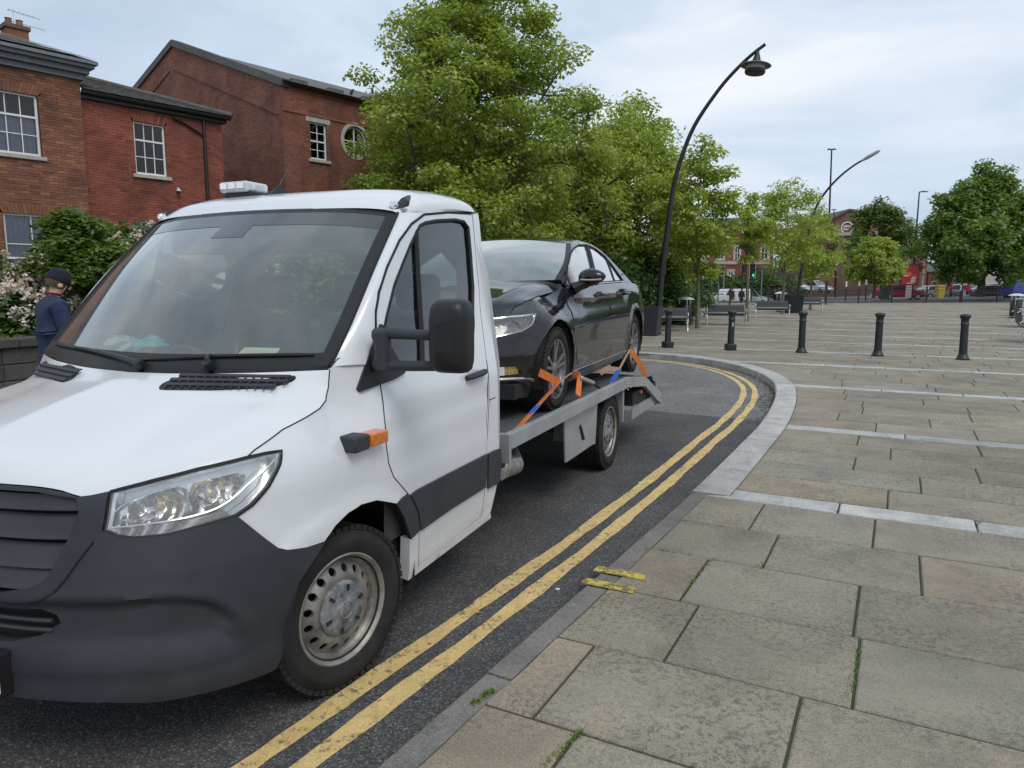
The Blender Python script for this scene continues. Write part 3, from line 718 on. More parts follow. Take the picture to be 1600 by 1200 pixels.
both(MB().tube(ws_side+np.array([.004, 0, .004]), .007, 6), 'screen_seal', m_rubt, truck)
# pick a pixel on a grid surface (truck frame)
def pick(G, u, v, wr=VW):
    o = wr.loc(CAM); d = wr.loc(CAM+ray(u, v))-o; G = np.asarray(G); a, b_ = G.shape[:2]
    A = G[:-1, :-1].reshape(-1, 3); B = G[:-1, 1:].reshape(-1, 3); Cc = G[1:, 1:].reshape(-1, 3); D = G[1:, :-1].reshape(-1, 3); best = None
    for X, Y, Z, w in ((A, B, Cc, 0), (A, Cc, D, 1)):
        e1, e2 = Y-X, Z-X; h = np.cross(d, e2); det = (e1*h).sum(1); det[abs(det) < 1e-12] = 1e-12; s_ = o-X; uu_ = (s_*h).sum(1)/det; q = np.cross(s_, e1); vv_ = (q@d)/det; t = (e2*q).sum(1)/det
        k = np.where((uu_ > -1e-4) & (vv_ > -1e-4) & (uu_+vv_ < 1.0001) & (t > 0))[0]
        for i in k:
            if best is None or t[i] < best[0]: best = (t[i],)
    return None if best is None else o+d*best[0]
# wipers and scuttle
wz = np.array([0, -.03, .02])
def on_ws(u, v, off=.02): return gs(WS, u, v)+wn*off
cw = MB().grid(np.array([[gs(WS, a, .0)+np.array([0, -.012, -.03]) for a in np.linspace(0, 1, 30)], [gs(WS, a, .0)+wn*.012 for a in np.linspace(0, 1, 30)], [gs(WS, a, .075)+wn*.006 for a in np.linspace(0, 1, 30)]]))
cw.build('scuttle', m_blk, truck)
def wiper(u0, v0, u1, v1, ua, va):
    mb = MB(); bl = [on_ws(u0+(u1-u0)*f, v0+(v1-v0)*f+.012*math.sin(f*math.pi), .014) for f in np.linspace(0, 1, 12)]
    mb.tube(bl, [.005]+[.009]*10+[.005], 6); mid = bl[5]; a = on_ws(ua, va, .03)
    mb.tube([a, a+(mid-a)*.3+wn*.018, a+(mid-a)*.8+wn*.016, mid+wn*.006], [.015, .012, .009, .007], 6); mb.lathe([(.0, .02), (.018, .018), (.022, 0), (.022, -.03)], 10, axz(a, wn))
    return mb.build('wiper', m_blk, screen)
wiper(.06, .055, .42, .035, .52, .005); wiper(.50, .035, .955, .06, .72, .005)
# ---- bonnet
fe = [VW.P(*q) for q in px([(0, 755), (40, 758), (75, 762), (104, 768), (121, 775), (140, 774), (174, 767), (240, 750), (310, 732), (386, 714)])]
fe = [np.array([0, fe[0][1]-.022, fe[0][2]+.004]), np.array([.12, fe[0][1]-.014, fe[0][2]+.002])]+[p for p in fe if p[0] > .2]
side = [VW.P(*q) for q in px(e_hood)]
rear = [np.array([0, -.165, 1.272]), np.array([.3, -.145, 1.278]), np.array([.6, -.07, 1.288]), side[-1]]
cen = [fe[0], fe[0]+np.array([0, .05, .058]), (0, -.70, 1.115), (0, -.5, 1.175), (0, -.3, 1.235), rear[0]]
HG = coons(fe, rear, cen, side, 34, 26)
nu, nv = 34, 26
for j in range(nu):
    for i in range(nv):
        u, v = j/(nu-1), i/(nv-1)
        HG[i, j, 2] += .030*math.sin(math.pi*min(1, v*1.0))**.8*(1-u**3)*min(1, (1-v)*3)*(.4+.6*u) + .006*math.exp(-((u-.80)/.08)**2)*math.sin(math.pi*v)
HG2 = np.concatenate([HG[:, ::-1]*np.array([-1, 1, 1]), HG[:, 1:]], 1)
bonnet = MB().grid(HG2).build('bonnet', m_white, truck)
# bonnet vents
vent = [(247, 606), (262, 598), (308, 586), (452, 584), (466, 590), (450, 600), (408, 609), (252, 611)]
vp = [pick(HG2, *p) for p in vent]
if all(p is not None for p in vp):
    for sgn in (1, -1):
        Q = np.array(vp)*np.array([sgn, 1, 1]); c = Q.mean(0)
        e1 = Q[3]-Q[2]; e1 /= np.linalg.norm(e1); nn = np.cross(e1, Q[7]-Q[2]); nn /= np.linalg.norm(nn); nn *= np.sign(nn[2]); e2 = np.cross(nn, e1)
        L2 = [(float((q-c)@e1), float((q-c)@e2)) for q in Q]; L2 = chaikin(L2, 2); P, T = tri2d(L2, (), .03)
        pl = np.linalg.lstsq(np.c_[np.array([((q-c)@e1, (q-c)@e2) for q in Q]), np.ones(len(Q))], np.array([(q-c)@nn for q in Q]), rcond=None)[0]
        hh = lambda p: pl[0]*p[0]+pl[1]*p[1]+pl[2]
        V = [c+e1*p[0]+e2*p[1]+nn*(hh(p)+.006) for p in P]; n_ = len(V); V += [v-nn*.02 for v in V]
        mb = MB().add(V, [tuple(t) for t in T]+[(a, n_+a, n_+b_, b_) for a, b_ in boundary_edges(T)])
        vo = mb.build('bonnet_vent', m_blk, truck)
        # louvres
        ys = np.array([p[1] for p in L2]); xs = np.array([p[0] for p in L2])
        for f in (.32, .60, .86):
            y = ys.min()+(ys.max()-ys.min())*f; sel = xs[abs(ys-y) < .03]; x0, x1 = sel.min()+.02, sel.max()-.02
            a, b_ = c+e1*x0+e2*y+nn*(hh((x0, y))+.007), c+e1*x1+e2*y+nn*(hh((x1, y))+.007)
            MB().bar(a, b_, .020, .010, tuple(nn)).build('louvre', m_plast, vo, False, bevel=.003)
            mb = MB()
            for g in np.linspace(.02, .98, 14):
                p = a+(b_-a)*g; mb.bar(p-e2*.024, p-e2*.008, .006, .006, tuple(nn))
            mb.build('louvre_ribs', m_plast, vo, False)['kind'] = 'stuff'
# ---- bumper
bt = px(e_bump[::-1]); 
lamp_b = [(369, 806), (345, 813), (300, 826), (262, 836), (210, 841), (185, 838), (162, 829)]
grf = [(150, 846), (127, 875), (108, 903), (90, 924), (70, 935), (49, 939), (0, 937)]
bz = px(grf)[-1][1]
arch_b = [(503, 847), (464, 907), (446, 969), (437, 1012), (427, 1041)]
low = [(411, 1049), (360, 1066), (324, 1075), (280, 1084), (249, 1089), (175, 1089), (90, 1086), (10, 1077)]
LW = px(low); BO = np.vstack([px(arch_b), LW, [(-1.0, LW[-1][1])], [(-1.0, bz)], px(grf[::-1]), px(lamp_b[::-1]), bt, ])
SCP = px([(0, 930), (150, 938), (260, 932), (325, 936), (360, 955), (381, 985), (372, 1006), (330, 1021), (250, 1036), (150, 1042), (0, 1032)]); SCP = np.vstack([[(-1.3, SCP[0][1])], SCP, [(-1.3, SCP[-1][1])]])
SCM = catmull(SCP*np.array([1.25, 1.0]), 90); SCU = int(np.argmin(np.linalg.norm(SCM-SCP[6]*np.array([1.25, 1.0]), axis=1)))
def seg_d(p, a, b_):
    d = b_-a; t = max(0, min(1, float((p-a)@d/(d@d)))); return float(np.linalg.norm(p-a-d*t))
def bump_disp(p):
    s_, z = p; k = 0.0
    # scooped recess with a crisp upper crease and a lip below it
    q = np.array([s_*1.25, z]); n_ = len(SCM)
    if inpoly(q[None], SCM)[0]:
        up = min(seg_d(q, SCM[i], SCM[i+1]) for i in range(1, SCU)); dn = min(seg_d(q, SCM[i], SCM[i+1]) for i in range(SCU, n_-2)); k -= .026*sm(up/.026)*sm(dn/.10)
    else:
        up = min(seg_d(q, SCM[i], SCM[i+1]) for i in range(1, n_-2)); k += .003*math.exp(-(up/.03)**2)
    k += .010*math.exp(-((z-.33)/.05)**2)
    return k
lowin = px([(0, 951), (60, 953), (85, 962), (92, 975), (60, 995), (20, 1003), (0, 1003)])
hole = np.vstack([[(-.985, lowin[0][1])], lowin, [(-.985, lowin[-1][1])]])
both(VW.seam(px(grf+[(0, 937)]), .004, .017), 'grille_gap', m_seam, truck)
both(VW.panel(BO, [hole], .014, off=.016, thick=.045, disp=bump_disp), 'bumper', m_plast, truck)
both(VW.panel(hole, (), .06, off=-.05, thick=0), 'lower_intake', m_blk, truck)
mb = MB()
for z in (hole[:, 1].mean()-.012, hole[:, 1].mean()+.018):
    mb.tube([VW.P(s_, z, -.012) for s_ in np.linspace(-1, hole[:, 0].max()-.02, 14)], .008, 6)
both(mb, 'intake_bars', m_plast, truck)
# number plate on the nose
def wrapbox(s0, s1, z0, z1, off, th): return VW.panel([(s0, z0), (s1, z0), (s1, z1), (s0, z1)], (), .04, off=off, thick=th)
# number plate: flat, its nearside end just inside the picture
pq = VW.loc(CAM); dq = VW.loc(CAM+ray(3, 1058))-pq; tq = ((-.99)-pq[1])/dq[1]; pe = pq+dq*tq
MB().box(pe[0]-.52, pe[0], -1.012, -.996, pe[2]-.055, pe[2]+.055).build('number_plate', M('plate_white', (.72, .73, .72), .35, var=.1), truck, False, bevel=.004)
MB().box(pe[0]-.54, pe[0]-.01, -.997, -.95, pe[2]-.075, pe[2]+.07).build('plate_holder', m_blk, truck, False, bevel=.006)
# ---- grille
gin = [(122, 779), (125, 800), (112, 837), (90, 879), (75, 903), (56, 916), (0, 925)]
gtop = [(172, 768), (140, 775), (121, 777), (104, 770), (75, 764), (40, 760), (0, 757)]
zt = px(gtop)[-1][1]; gi = px(gin)
outer = np.vstack([px(gtop), [(-1, zt+.003)], [(-1, bz)], px(grf[::-1]), px([(161, 829)])])
zit = px([(0, 765)])[0][1]
inner = np.vstack([[(-.997, zit)], px([(0, 765), (60, 769), (100, 776)]), gi, [(-.997, gi[-1][1])]])
both(VW.panel(outer, [inner], .025, off=.010, thick=.06), 'grille_frame', m_plast, truck)
both(VW.panel(np.vstack([[(-1, zit)], inner[1:-1], [(-1, gi[-1][1])]]), (), .05, off=-.055, thick=0), 'grille_back', m_under, truck)
zg = [px([(60, 797)])[0][1], px([(60, 842)])[0][1], px([(60, 888)])[0][1]]; gh = (zg[0]-zg[2])/2
def s_edge(z): return float(np.interp(z, gi[::-1, 1], gi[::-1, 0]))-.004
for k, z in enumerate([zg[0], zg[1], zg[2], zg[2]-gh*.75]):
    rows = []
    for dz, off in ((gh*.92, -.040), (gh*.86, -.012), (gh*.55, .006), (gh*.2, .004), (gh*.10, .010), (.0, .013), (-.006, -.004), (-.008, -.05)):
        e_ = s_edge(max(gi[:, 1].min()+.004, min(zit-.006, z+dz)))+.045
        rows.append([VW.P(s_, min(zit-.004, z+dz), off-.012) for s_ in np.linspace(-1, e_, 16)])
    both(MB().grid(np.array(rows), True), 'grille_slat', m_plast, truck)
# ---- headlamps
lamp = [(174, 768), (240, 751), (310, 733), (386, 715), (415, 708.5), (440, 704.5), (437, 725), (420, 759), (394, 789), (369, 806), (345, 813), (300, 826), (262, 836), (210, 841), (185, 838), (162, 829)]
LO = px(lamp); lc = LO.mean(0)
def flute():
    m, n, l, p = nodes('fluted_reflector'); co = n.new('ShaderNodeTexCoord').outputs['Object']; w = n.new('ShaderNodeTexWave'); w.inputs['Scale'].default_value = 9; w.inputs['Distortion'].default_value = 5; w.inputs['Detail'].default_value = 1; l.new(co, w.inputs[0])
    v = n.new('ShaderNodeTexVoronoi'); v.inputs['Scale'].default_value = 26; l.new(co, v.inputs[0])
    p.inputs['Base Color'].default_value = (.78, .78, .78, 1); p.inputs['Metallic'].default_value = 1; p.inputs['Roughness'].default_value = .26; bump(n, l, p, maths(n, l, 'ADD', w.outputs[0], v.outputs['Distance']), .4, .03); return m
m_flute = flute()
def lamp_side(sgn):
    r_ = empty('headlamp'); r_.parent = truck
    def mk(mb, name, mat, **k):
        if sgn < 0: mb.v = [(-p[0], p[1], p[2]) for p in mb.v]; mb.f = [f[::-1] for f in mb.f]
        return mb.build(name, mat, r_, **k)
    mk(VW.panel(LO, (), .03, off=.003, thick=0), 'lens', m_clear)
    mk(VW.seam(LO, .0065, .001, .03, True), 'lamp_gasket', m_rubt)
    def hs(p): return -.055
    mk(VW.panel(LO, (), .03, off=-.07, thick=0), 'housing', m_lampi)
    mk(VW.panel(LO, [np.array(ring(LO, .93))], .03, off=-.006, thick=.06), 'bezel', m_chrome)
    for RP, bc in (([(176, 824), (184, 800), (205, 784), (235, 771), (280, 759), (291, 764), (292, 790), (284, 812), (240, 820), (212, 824)], (246, 795)), ([(294, 757), (330, 746), (372, 737), (386, 741), (384, 756), (368, 777), (345, 794), (300, 811), (297, 790)], (335, 772))):
        Q = px(RP); cq = Q.mean(0); ex = (Q.max(0)-Q.min(0))/2
        def dish(p): return .045*min(1.0, ((p[0]-cq[0])/ex[0])**2+((p[1]-cq[1])/ex[1])**2)
        mk(VW.panel(Q, (), .016, off=-.062, thick=.02, disp=dish), 'reflector', m_flute)
        q = px([bc])[0]; c = VW.P(q[0], q[1], -.058); mk(MB().lathe([(.0, .04), (.008, .036), (.011, .01), (.016, 0)], 12, axz(c, VW.nrm(q[0], q[1]))), 'bulb', M('bulb_glass', (.70, .55, .30), .15, coat=.5))
    dr = px([(166, 825), (178, 800), (205, 782), (262, 760)]); mk(MB().tube([VW.P(p[0], p[1], -.016) for p in catmull(dr, 16)], .003, 6), 'light_guide', m_chrome)
    dr = px([(166, 826), (215, 822), (300, 808), (350, 790), (395, 752), (432, 716)]); mk(MB().tube([VW.P(p[0], p[1], -.014) for p in catmull(dr, 22)], .0042, 6), 'light_guide', m_chrome)
    ind = px([(172, 832), (215, 824), (300, 811), (350, 797), (362, 806), (345, 811), (300, 823), (262, 833), (210, 838), (186, 836)])
    m_ind = MATS.get('indicator_ribs')
    if m_ind is None:
        m_ind, n, l, p = nodes('indicator_ribs'); w = n.new('ShaderNodeTexWave'); w.inputs['Scale'].default_value = 24; w.inputs['Distortion'].default_value = .4; co = n.new('ShaderNodeTexCoord').outputs['Object']
        mp_ = n.new('ShaderNodeMapping'); mp_.inputs['Rotation'].default_value = (0, 0, .6); l.new(co, mp_.inputs[0]); l.new(mp_.outputs[0], w.inputs[0])
        l.new(ramp(n, l, w.outputs[0], [(.2, (.22, .22, .22)), (.8, (.72, .72, .70))]), p.inputs['Base Color']); p.inputs['Metallic'].default_value = .6; p.inputs['Roughness'].default_value = .2; bump(n, l, p, w.outputs[0], .6, .01); MATS['indicator_ribs'] = m_ind
    mk(VW.panel(ind, (), .03, off=-.002, thick=.01), 'indicator', m_ind)
lamp_side(1); lamp_side(-1)
# ---- mirror on its sail
for sgn in (1,):
    r_ = empty('door_mirror'); r_.parent = truck
    def mk(mb, name, mat, **k):
        if sgn < 0: mb.v = [(-p[0], p[1], p[2]) for p in mb.v]; mb.f = [f[::-1] for f in mb.f]
        return mb.build(name, mat, r_, **k)
    mk(VW.panel(px([(556, 608), (561, 613), (590, 602), (612, 594), (630, 583), (618, 560), (606, 540), (600, 512), (592, 507), (578, 545)]), (), .04, off=.014, thick=.03), 'mirror_sail', m_blk)
    hx0, hx1, hz0, hz1, Yb, Yf = 1.222, 1.378, 1.282, 1.58, .29, .19
    G = []
    for f in (0, .12, .3, .6, .85, .96, 1.0):                  # from the glass side (rear) to the shell's front
        Y = Yb+(Yf-Yb)*f; k = np.interp(f, [0, .3, .6, .85, .96, 1], [1, 1, .97, .88, .72, .40]); row = []
        cx, cz = (hx0+hx1)/2, (hz0+hz1)/2
        for t in np.linspace(0, 2*math.pi, 33):
            c, s_ = math.cos(t), math.sin(t); q = 5.5; w = (abs(c)**q+abs(s_)**q)**(-1/q)
            row.append((cx+c*w*(hx1-hx0)/2*k, Y+.012*(c*w), cz+s_*w*(hz1-hz0)/2*k))
        G.append(row)
    mb = MB().grid(np.array(G)); mb.add(G[-1][:-1], [tuple(range(32))[::-1]]); mk(mb, 'mirror_shell', m_blk)
    mb = MB().add([(p[0], p[1], p[2]) for p in G[0][:-1]], [tuple(range(32))]); mk(mb, 'mirror_glass', m_chrome)
    mk(MB().tube([(.965, .23, 1.425), (1.03, .22, 1.44), (1.24, .25, 1.432)], [.036, .024, .021], 10), 'mirror_arm', m_plast)
    mk(MB().tube([(.965, .23, 1.315), (1.03, .22, 1.305), (1.24, .25, 1.31)], [.036, .023, .021], 10), 'mirror_arm', m_plast)
    mk(MB().tube([(1.0, .215, 1.29), (1.0, .215, 1.44)], .036, 10), 'mirror_hinge', m_plast)
# ---- side marker lamp
for sgn in (1, -1):
    r_ = empty('side_marker'); r_.parent = truck
    mq = px([(530, 692), (548, 690), (560, 688)]); c = VW.P(mq[1][0], mq[1][1])
    b1 = MB().box(c[0]-.03, c[0]+.062, c[1]-.055, c[1]+.045, c[2]-.034, c[2]+.030); b2 = MB().box(c[0]+.0, c[0]+.070, c[1]+.0455, c[1]+.165, c[2]-.027, c[2]+.025)
    for mb, nm, mt, bv in ((b1, 'marker_body', m_plast, .009), (b2, 'marker_lens', m_amber, .006)):
        if sgn < 0: mb.v = [(-p[0], p[1], p[2]) for p in mb.v]; mb.f = [f[::-1] for f in mb.f]
        mb.build(nm, mt, r_, True, bevel=bv)
# ---- roof: light bar, aerial, corner work lamps
bar = empty('light_bar'); bar.parent = truck
MB().box(-.44, -.25, .86, 1.02, 2.10, 2.148).build('light_bar_base', m_blk, bar, bevel=.006)
MB().box(-.465, -.265, .84, 1.02, 2.146, 2.205).build('light_bar_lens', M('beacon_lens', (.52, .54, .56), .12, coat=.6, var=.25, vs_=30, bmp=.3, bs=60), bar, bevel=.018, segs=3)
for k in range(3): MB().box(-.452+.06*k, -.405+.06*k, .8385, .8398, 2.165, 2.195).build('light_bar_led', m_chrome, bar, False)
ae = empty('aerial'); ae.parent = truck
MB().add([(-.15, .80, 2.09), (-.10, .80, 2.09), (-.08, .98, 2.13), (-.16, .98, 2.13), (-.125, .93, 2.185), (-.115, .94, 2.185)], [(0, 1, 5, 4), (1, 2, 5), (2, 3, 4, 5), (3, 0, 4)]).build('aerial_base', m_blk, ae)
MB().tube([(-.12, .93, 2.17), (-.08, 1.03, 2.35), (-.06, 1.10, 2.485)], [.004, .0025, .0015], 6).build('aerial_mast', m_blk, ae)
for sgn in (1, -1):
    r_ = empty('corner_lamp'); r_.parent = truck
    def mk(mb, name, mat, **k):
        if sgn < 0: mb.v = [(-p[0], p[1], p[2]) for p in mb.v]; mb.f = [f[::-1] for f in mb.f]
        return mb.build(name, mat, r_, **k)
    mk(MB().tube([(.755, .71, 1.975), (.775, .77, 2.03), (.73, .90, 2.075)], [.020, .026, .012], 8), 'lamp_fin', m_blk); mk(MB().lathe([(0, .012), (.014, .010), (.02, 0), (.02, -.02)], 14, axz((.757, .70, 2.015), (.1, -1, .1))), 'lamp_eye', m_chrome)
# ---- cab interior
it = empty('cab_interior'); it.parent = truck
MB().box(-.90, .90, .02, 1.40, .42, .50).build('cab_floor', m_int, it, False)
prof = [(.0, 1.0), (.02, 1.255), (.20, 1.30), (.40, 1.265), (.50, 1.17), (.55, 1.05), (.48, .80), (.40, .55)]
mb = MB(); xs_ = np.linspace(-.86, .86, 12)
mb.grid(np.array([[(x, y+.04*abs(x), z+(.03 if -.75 < x < -.25 and .15 < y < .55 else 0)) for x in xs_] for y, z in prof]), True); mb.build('dashboard', m_int, it)
mb = MB(); Mw = axz((-.43, .62, 1.17), (0, .75, .66)); Pc = [tuple(Mw @ Vector((.19*math.cos(t), .19*math.sin(t), 0))) for t in np.linspace(0, 6.283, 29)[:-1]]
mb.tube(Pc, .016, 8, True); mb.lathe([(0, .03), (.06, .025), (.07, -.01)], 16, Mw)
for t in (0, math.pi, -math.pi/2): mb.tube([tuple(Mw @ Vector((.05*math.cos(t), .05*math.sin(t), 0))), tuple(Mw @ Vector((.19*math.cos(t), .19*math.sin(t), 0)))], .014, 6)
mb.build('steering_wheel', m_int, it)
def seat(x0, x1, heads):
    r_ = empty('seat'); r_.parent = it
    for o in []: pass
    mb = MB().box(x0, x1, .72, 1.22, .72, .88); mb.build('seat_cushion', m_seat, it, bevel=.05, segs=3)
    Mb = Matrix.Translation((0, 1.14, .85)) @ Matrix.Rotation(-.16, 4, 'X'); MB().box(x0, x1, -.07, .07, 0, .62, Mb).build('seat_back', m_seat, it, bevel=.055, segs=3)
    for h in heads:
        MB().box(h-.13, h+.13, 1.18, 1.29, 1.50, 1.70).build('headrest', m_seat, it, bevel=.045, segs=3)
    bpy.data.objects.remove(r_)
seat(-.70, -.20, [-.45]); seat(-.08, .80, [.15, .57])
both(VW.panel(np.array([(s_, z) for s_, z in ((.30, .5), (1.36, .5), (1.36, 1.22), (.30, 1.22))]), (), .2, off=-.055, thick=0), 'door_card', m_int, it)
MB().box(-.80, .80, .72, 1.40, 1.985, 2.0).build('headlining', M('headlining', (.35, .35, .33), .9, var=.1), it, False)
MB().box(-.62, -.10, .64, .70, 1.80, 1.97, Matrix.Identity(4)).build('sun_visor', M('visor_grey', (.22, .22, .21), .9), it, False, bevel=.01); MB().box(.14, .62, .64, .70, 1.80, 1.97).build('sun_visor', M('visor_grey', (.22, .22, .21), .9), it, False, bevel=.01)
pb = [gs(WS, .20, .12)+np.array([0, .10, -.035]), gs(WS, .30, .12)+np.array([0, .10, -.03])]
mb = MB(); rb = random.Random(2)                          # crumpled plastic bag and a note on the dashboard
for j, (nm, col) in enumerate((('plastic_bag', (.55, .62, .58)), ('plastic_bag', (.06, .50, .52)))):
    mb = MB(); c = np.array([-.50+.14*j, .22+.02*j, 1.345]); G = []
    for i in range(7):
        row = []
        for k in range(12):
            t = k/11*2*math.pi; ph = (i/6-.5)*math.pi; r = .085*(1+rb.uniform(-.3, .3)); row.append((c[0]+math.cos(t)*math.cos(ph)*r*1.1, c[1]+math.sin(t)*math.cos(ph)*r*.8, c[2]+math.sin(ph)*r*.5))
        row[-1] = row[0]; G.append(row)
    o = mb.grid(np.array(G)).build(nm, M('bag_'+'ab'[j], col, .35, coat=.3), None, False)
    o.location = (V0[0], V0[1], 0); o.rotation_euler = (0, 0, -VY)
    tag(o, ['pale half of a crumpled plastic bag on the truck dashboard', 'bright turquoise crumpled plastic bag on the truck dashboard'][j], 'bag')
o = MB().add([(.42, .0, 1.345), (.60, .03, 1.345), (.585, .08, 1.375), (.42, .05, 1.375)], [(0, 1, 2, 3)]).build('paper_note', M('paper', (.62, .66, .48), .8, var=.15, vs_=40), None, False); o.location = (V0[0], V0[1], .0); o.rotation_euler = (0, 0, -VY); tag(o, 'pale green paper slip lying behind the truck windscreen', 'paper')
# ---- wheels
TR = .337
def wheel(parent, c, steer, sgn, rear=False, tr=TR, rim=.218, wid=.225, alloy=False):
    r_ = empty('wheel'); r_.parent = parent; r_.location = c; r_.rotation_euler = (0, 0, steer)
    if sgn < 0: r_.scale = (-1, 1, 1) if False else (1, 1, 1); r_.rotation_euler = (0, 0, steer+math.pi)
    A = axz((0, 0, 0), (1, 0, 0)); w = wid/2
    prof = [(rim*.93, -w*.8), (rim, -w*.93), (rim+.02, -w), (rim+(tr-rim)*.5, -w*1.08), (tr-.03, -w*.99), (tr-.008, -w*.88), (tr, -w*.72)]
    for g in (-.5, -.17, .17, .5): prof += [(tr, w*(g-.07)), (tr-.009, w*(g-.05)), (tr-.009, w*(g+.05)), (tr, w*(g+.07))]
    prof += [(tr, w*.72), (tr-.008, w*.88), (tr-.03, w*.99), (rim+(tr-rim)*.62, w*1.07), (rim+(tr-rim)*.60, w*1.085), (rim+(tr-rim)*.35, w*1.08), (rim+.02, w), (rim, w*.93), (rim*.93, w*.8)]
    ty = MB().lathe(prof, 72, A); ty.build('tyre', m_rub, r_, True, 50)
    lugs = MB(); rl = random.Random(4)                     # shoulder blocks
    for k in range(58):
        t = 2*math.pi*k/58
        for sd in (-1, 1):
            Mk = A @ Matrix.Rotation(t, 4, 'Z') @ Matrix.Translation((tr-.004, 0, sd*w*.80)); lugs.box(-.012, .0065, -.0125, .0125, -w*.17, w*.17, Mk)
    lugs.build('tread_blocks', m_rub, r_, False)['kind'] = 'stuff'
    if alloy: return r_
    m = MB().lathe([(rim*.95, -w*.8), (rim*.86, -w*.5), (rim*.84, w*.45), (rim*.93, w*.72), (rim*1.0, w*.86), (rim*1.04, w*.93), (rim*1.045, w*.97), (rim*1.02, w*.99), (rim*.985, w*.95), (rim*.95, w*.80), (rim*.90, w*.62), (rim*.885, w*.46)], 64, A)
    ro = m.build('rim', m_steel, r_)
    # dished disc with sixteen round vents
    ro_, ri_, nh = rim*.885, rim*.30, 16
    hole = [[(rim*.735*math.cos(2*math.pi*(k+.5)/nh)+rim*.083*math.cos(t)*.9, rim*.735*math.sin(2*math.pi*(k+.5)/nh)+rim*.083*math.sin(t)*.9) for t in np.linspace(0, 6.283, 13)[:-1]] for k in range(nh)]
    P, T = tri2d([(ro_*math.cos(t), ro_*math.sin(t)) for t in np.linspace(0, 6.283185, 65)[:-1]], hole, rim*.07)
    dz = tab((0, w*.70), (rim*.45, w*.70), (rim*.52, w*.80), (rim*.60, w*.84), (rim*.67, w*.80), (rim*.80, w*.62), (rim*.89, w*.46))
    V = [tuple(A @ Vector((p[0], p[1], dz(math.hypot(*p))))) for p in P]; n_ = len(V); V += [tuple(A @ Vector((p[0], p[1], dz(math.hypot(*p))-.012))) for p in P]
    MB().add(V, [tuple(t) for t in T]+[(a, n_+a, n_+b_, b_) for a, b_ in boundary_edges(T)]).build('rim_disc', m_steel, r_, True, 35)
    MB().lathe([(rim*.84, w*.30), (rim*.3, w*.32), (0, w*.32)], 32, A).build('brake_shadow', m_under, r_)
    hb = MB().lathe([(rim*.52, w*.70), (rim*.52, w*.86), (rim*.48, w*.95), (rim*.40, w*.99), (rim*.2, w*1.02), (rim*.17, w*1.06), (0, w*1.07)], 40, A).build('hub_cap', m_hub, r_)
    st_ = MB(); st_.tube([tuple(A @ Vector((rim*.155*math.cos(t), rim*.155*math.sin(t), w*1.07))) for t in np.linspace(0, 6.283, 25)[:-1]], .0028, 6, True)
    for k in range(3):
        t = math.pi/2+k*2*math.pi/3; c_, s_ = math.cos(t), math.sin(t); pr = rim*.15
        st_.add([tuple(A @ Vector(q)) for q in ((c_*pr, s_*pr, w*1.072), (-s_*pr*.12, c_*pr*.12, w*1.09), (s_*pr*.12, -c_*pr*.12, w*1.09), (0, 0, w*1.10))], [(0, 1, 3), (0, 3, 2)])
    st_.build('star_emblem', m_steel, hb)
    sl = MB()
    for k in range(6):
        t = 2*math.pi*k/6+.3; Mk = A @ Matrix.Rotation(t, 4, 'Z') @ Matrix.Translation((rim*.40, 0, w*.985)); sl.box(-.012, .012, -.006, .006, -.01, .006, Mk)
    sl.build('hub_slots', m_under, hb, False)['kind'] = 'stuff'
    return r_
XW = .95-.1125*1.0
wheel(truck, (XW, 0, TR), -.20, 1); wheel(truck, (-XW, 0, TR), -.20, -1)
wheel(truck, (XW, 3.924, TR), 0, 1, True); wheel(truck, (-XW, 3.924, TR), 0, -1, True)
# wheel arch liner
mb = MB()
for t0 in (1,):
    G = [[(x, .03+.43*math.cos(t), .345+.43*math.sin(t)) for x in (.55, .75, .985)] for t in np.linspace(-.25, math.pi+.05, 22)]
    mb.grid(np.array(G)); mb.add([(.56, .03+.43*math.cos(t), .345+.43*math.sin(t)) for t in np.linspace(-.25, math.pi+.05, 22)], [tuple(range(22))])
both(mb, 'wheel_arch_liner', m_under, truck)
ch = MB(); ch.box(-.55, .55, -.75, 1.4, .28, .95); ch.box(-.80, .80, .5, 1.40, .30, .45); ch.box(-.42, -.34, 1.3, 5.3, .42, .60); ch.box(.34, .42, 1.3, 5.3, .42, .60); ch.tube([(-.8, 3.924, TR), (.8, 3.924, TR)], .05, 10); ch.box(-.3, .3, 1.6, 2.6, .35, .55)
ch.build('chassis', m_under, truck, False)
gx = MB(); gx.tube([(.55, 1.75, .46), (.78, 1.80, .47), (.80, 2.05, .45), (.6, 2.5, .43)], [.06, .08, .075, .05], 10); gx.box(.60, .84, 1.78, 1.98, .40, .52); gx.build('exhaust_and_bracket', m_zinc, truck, bevel=.015)
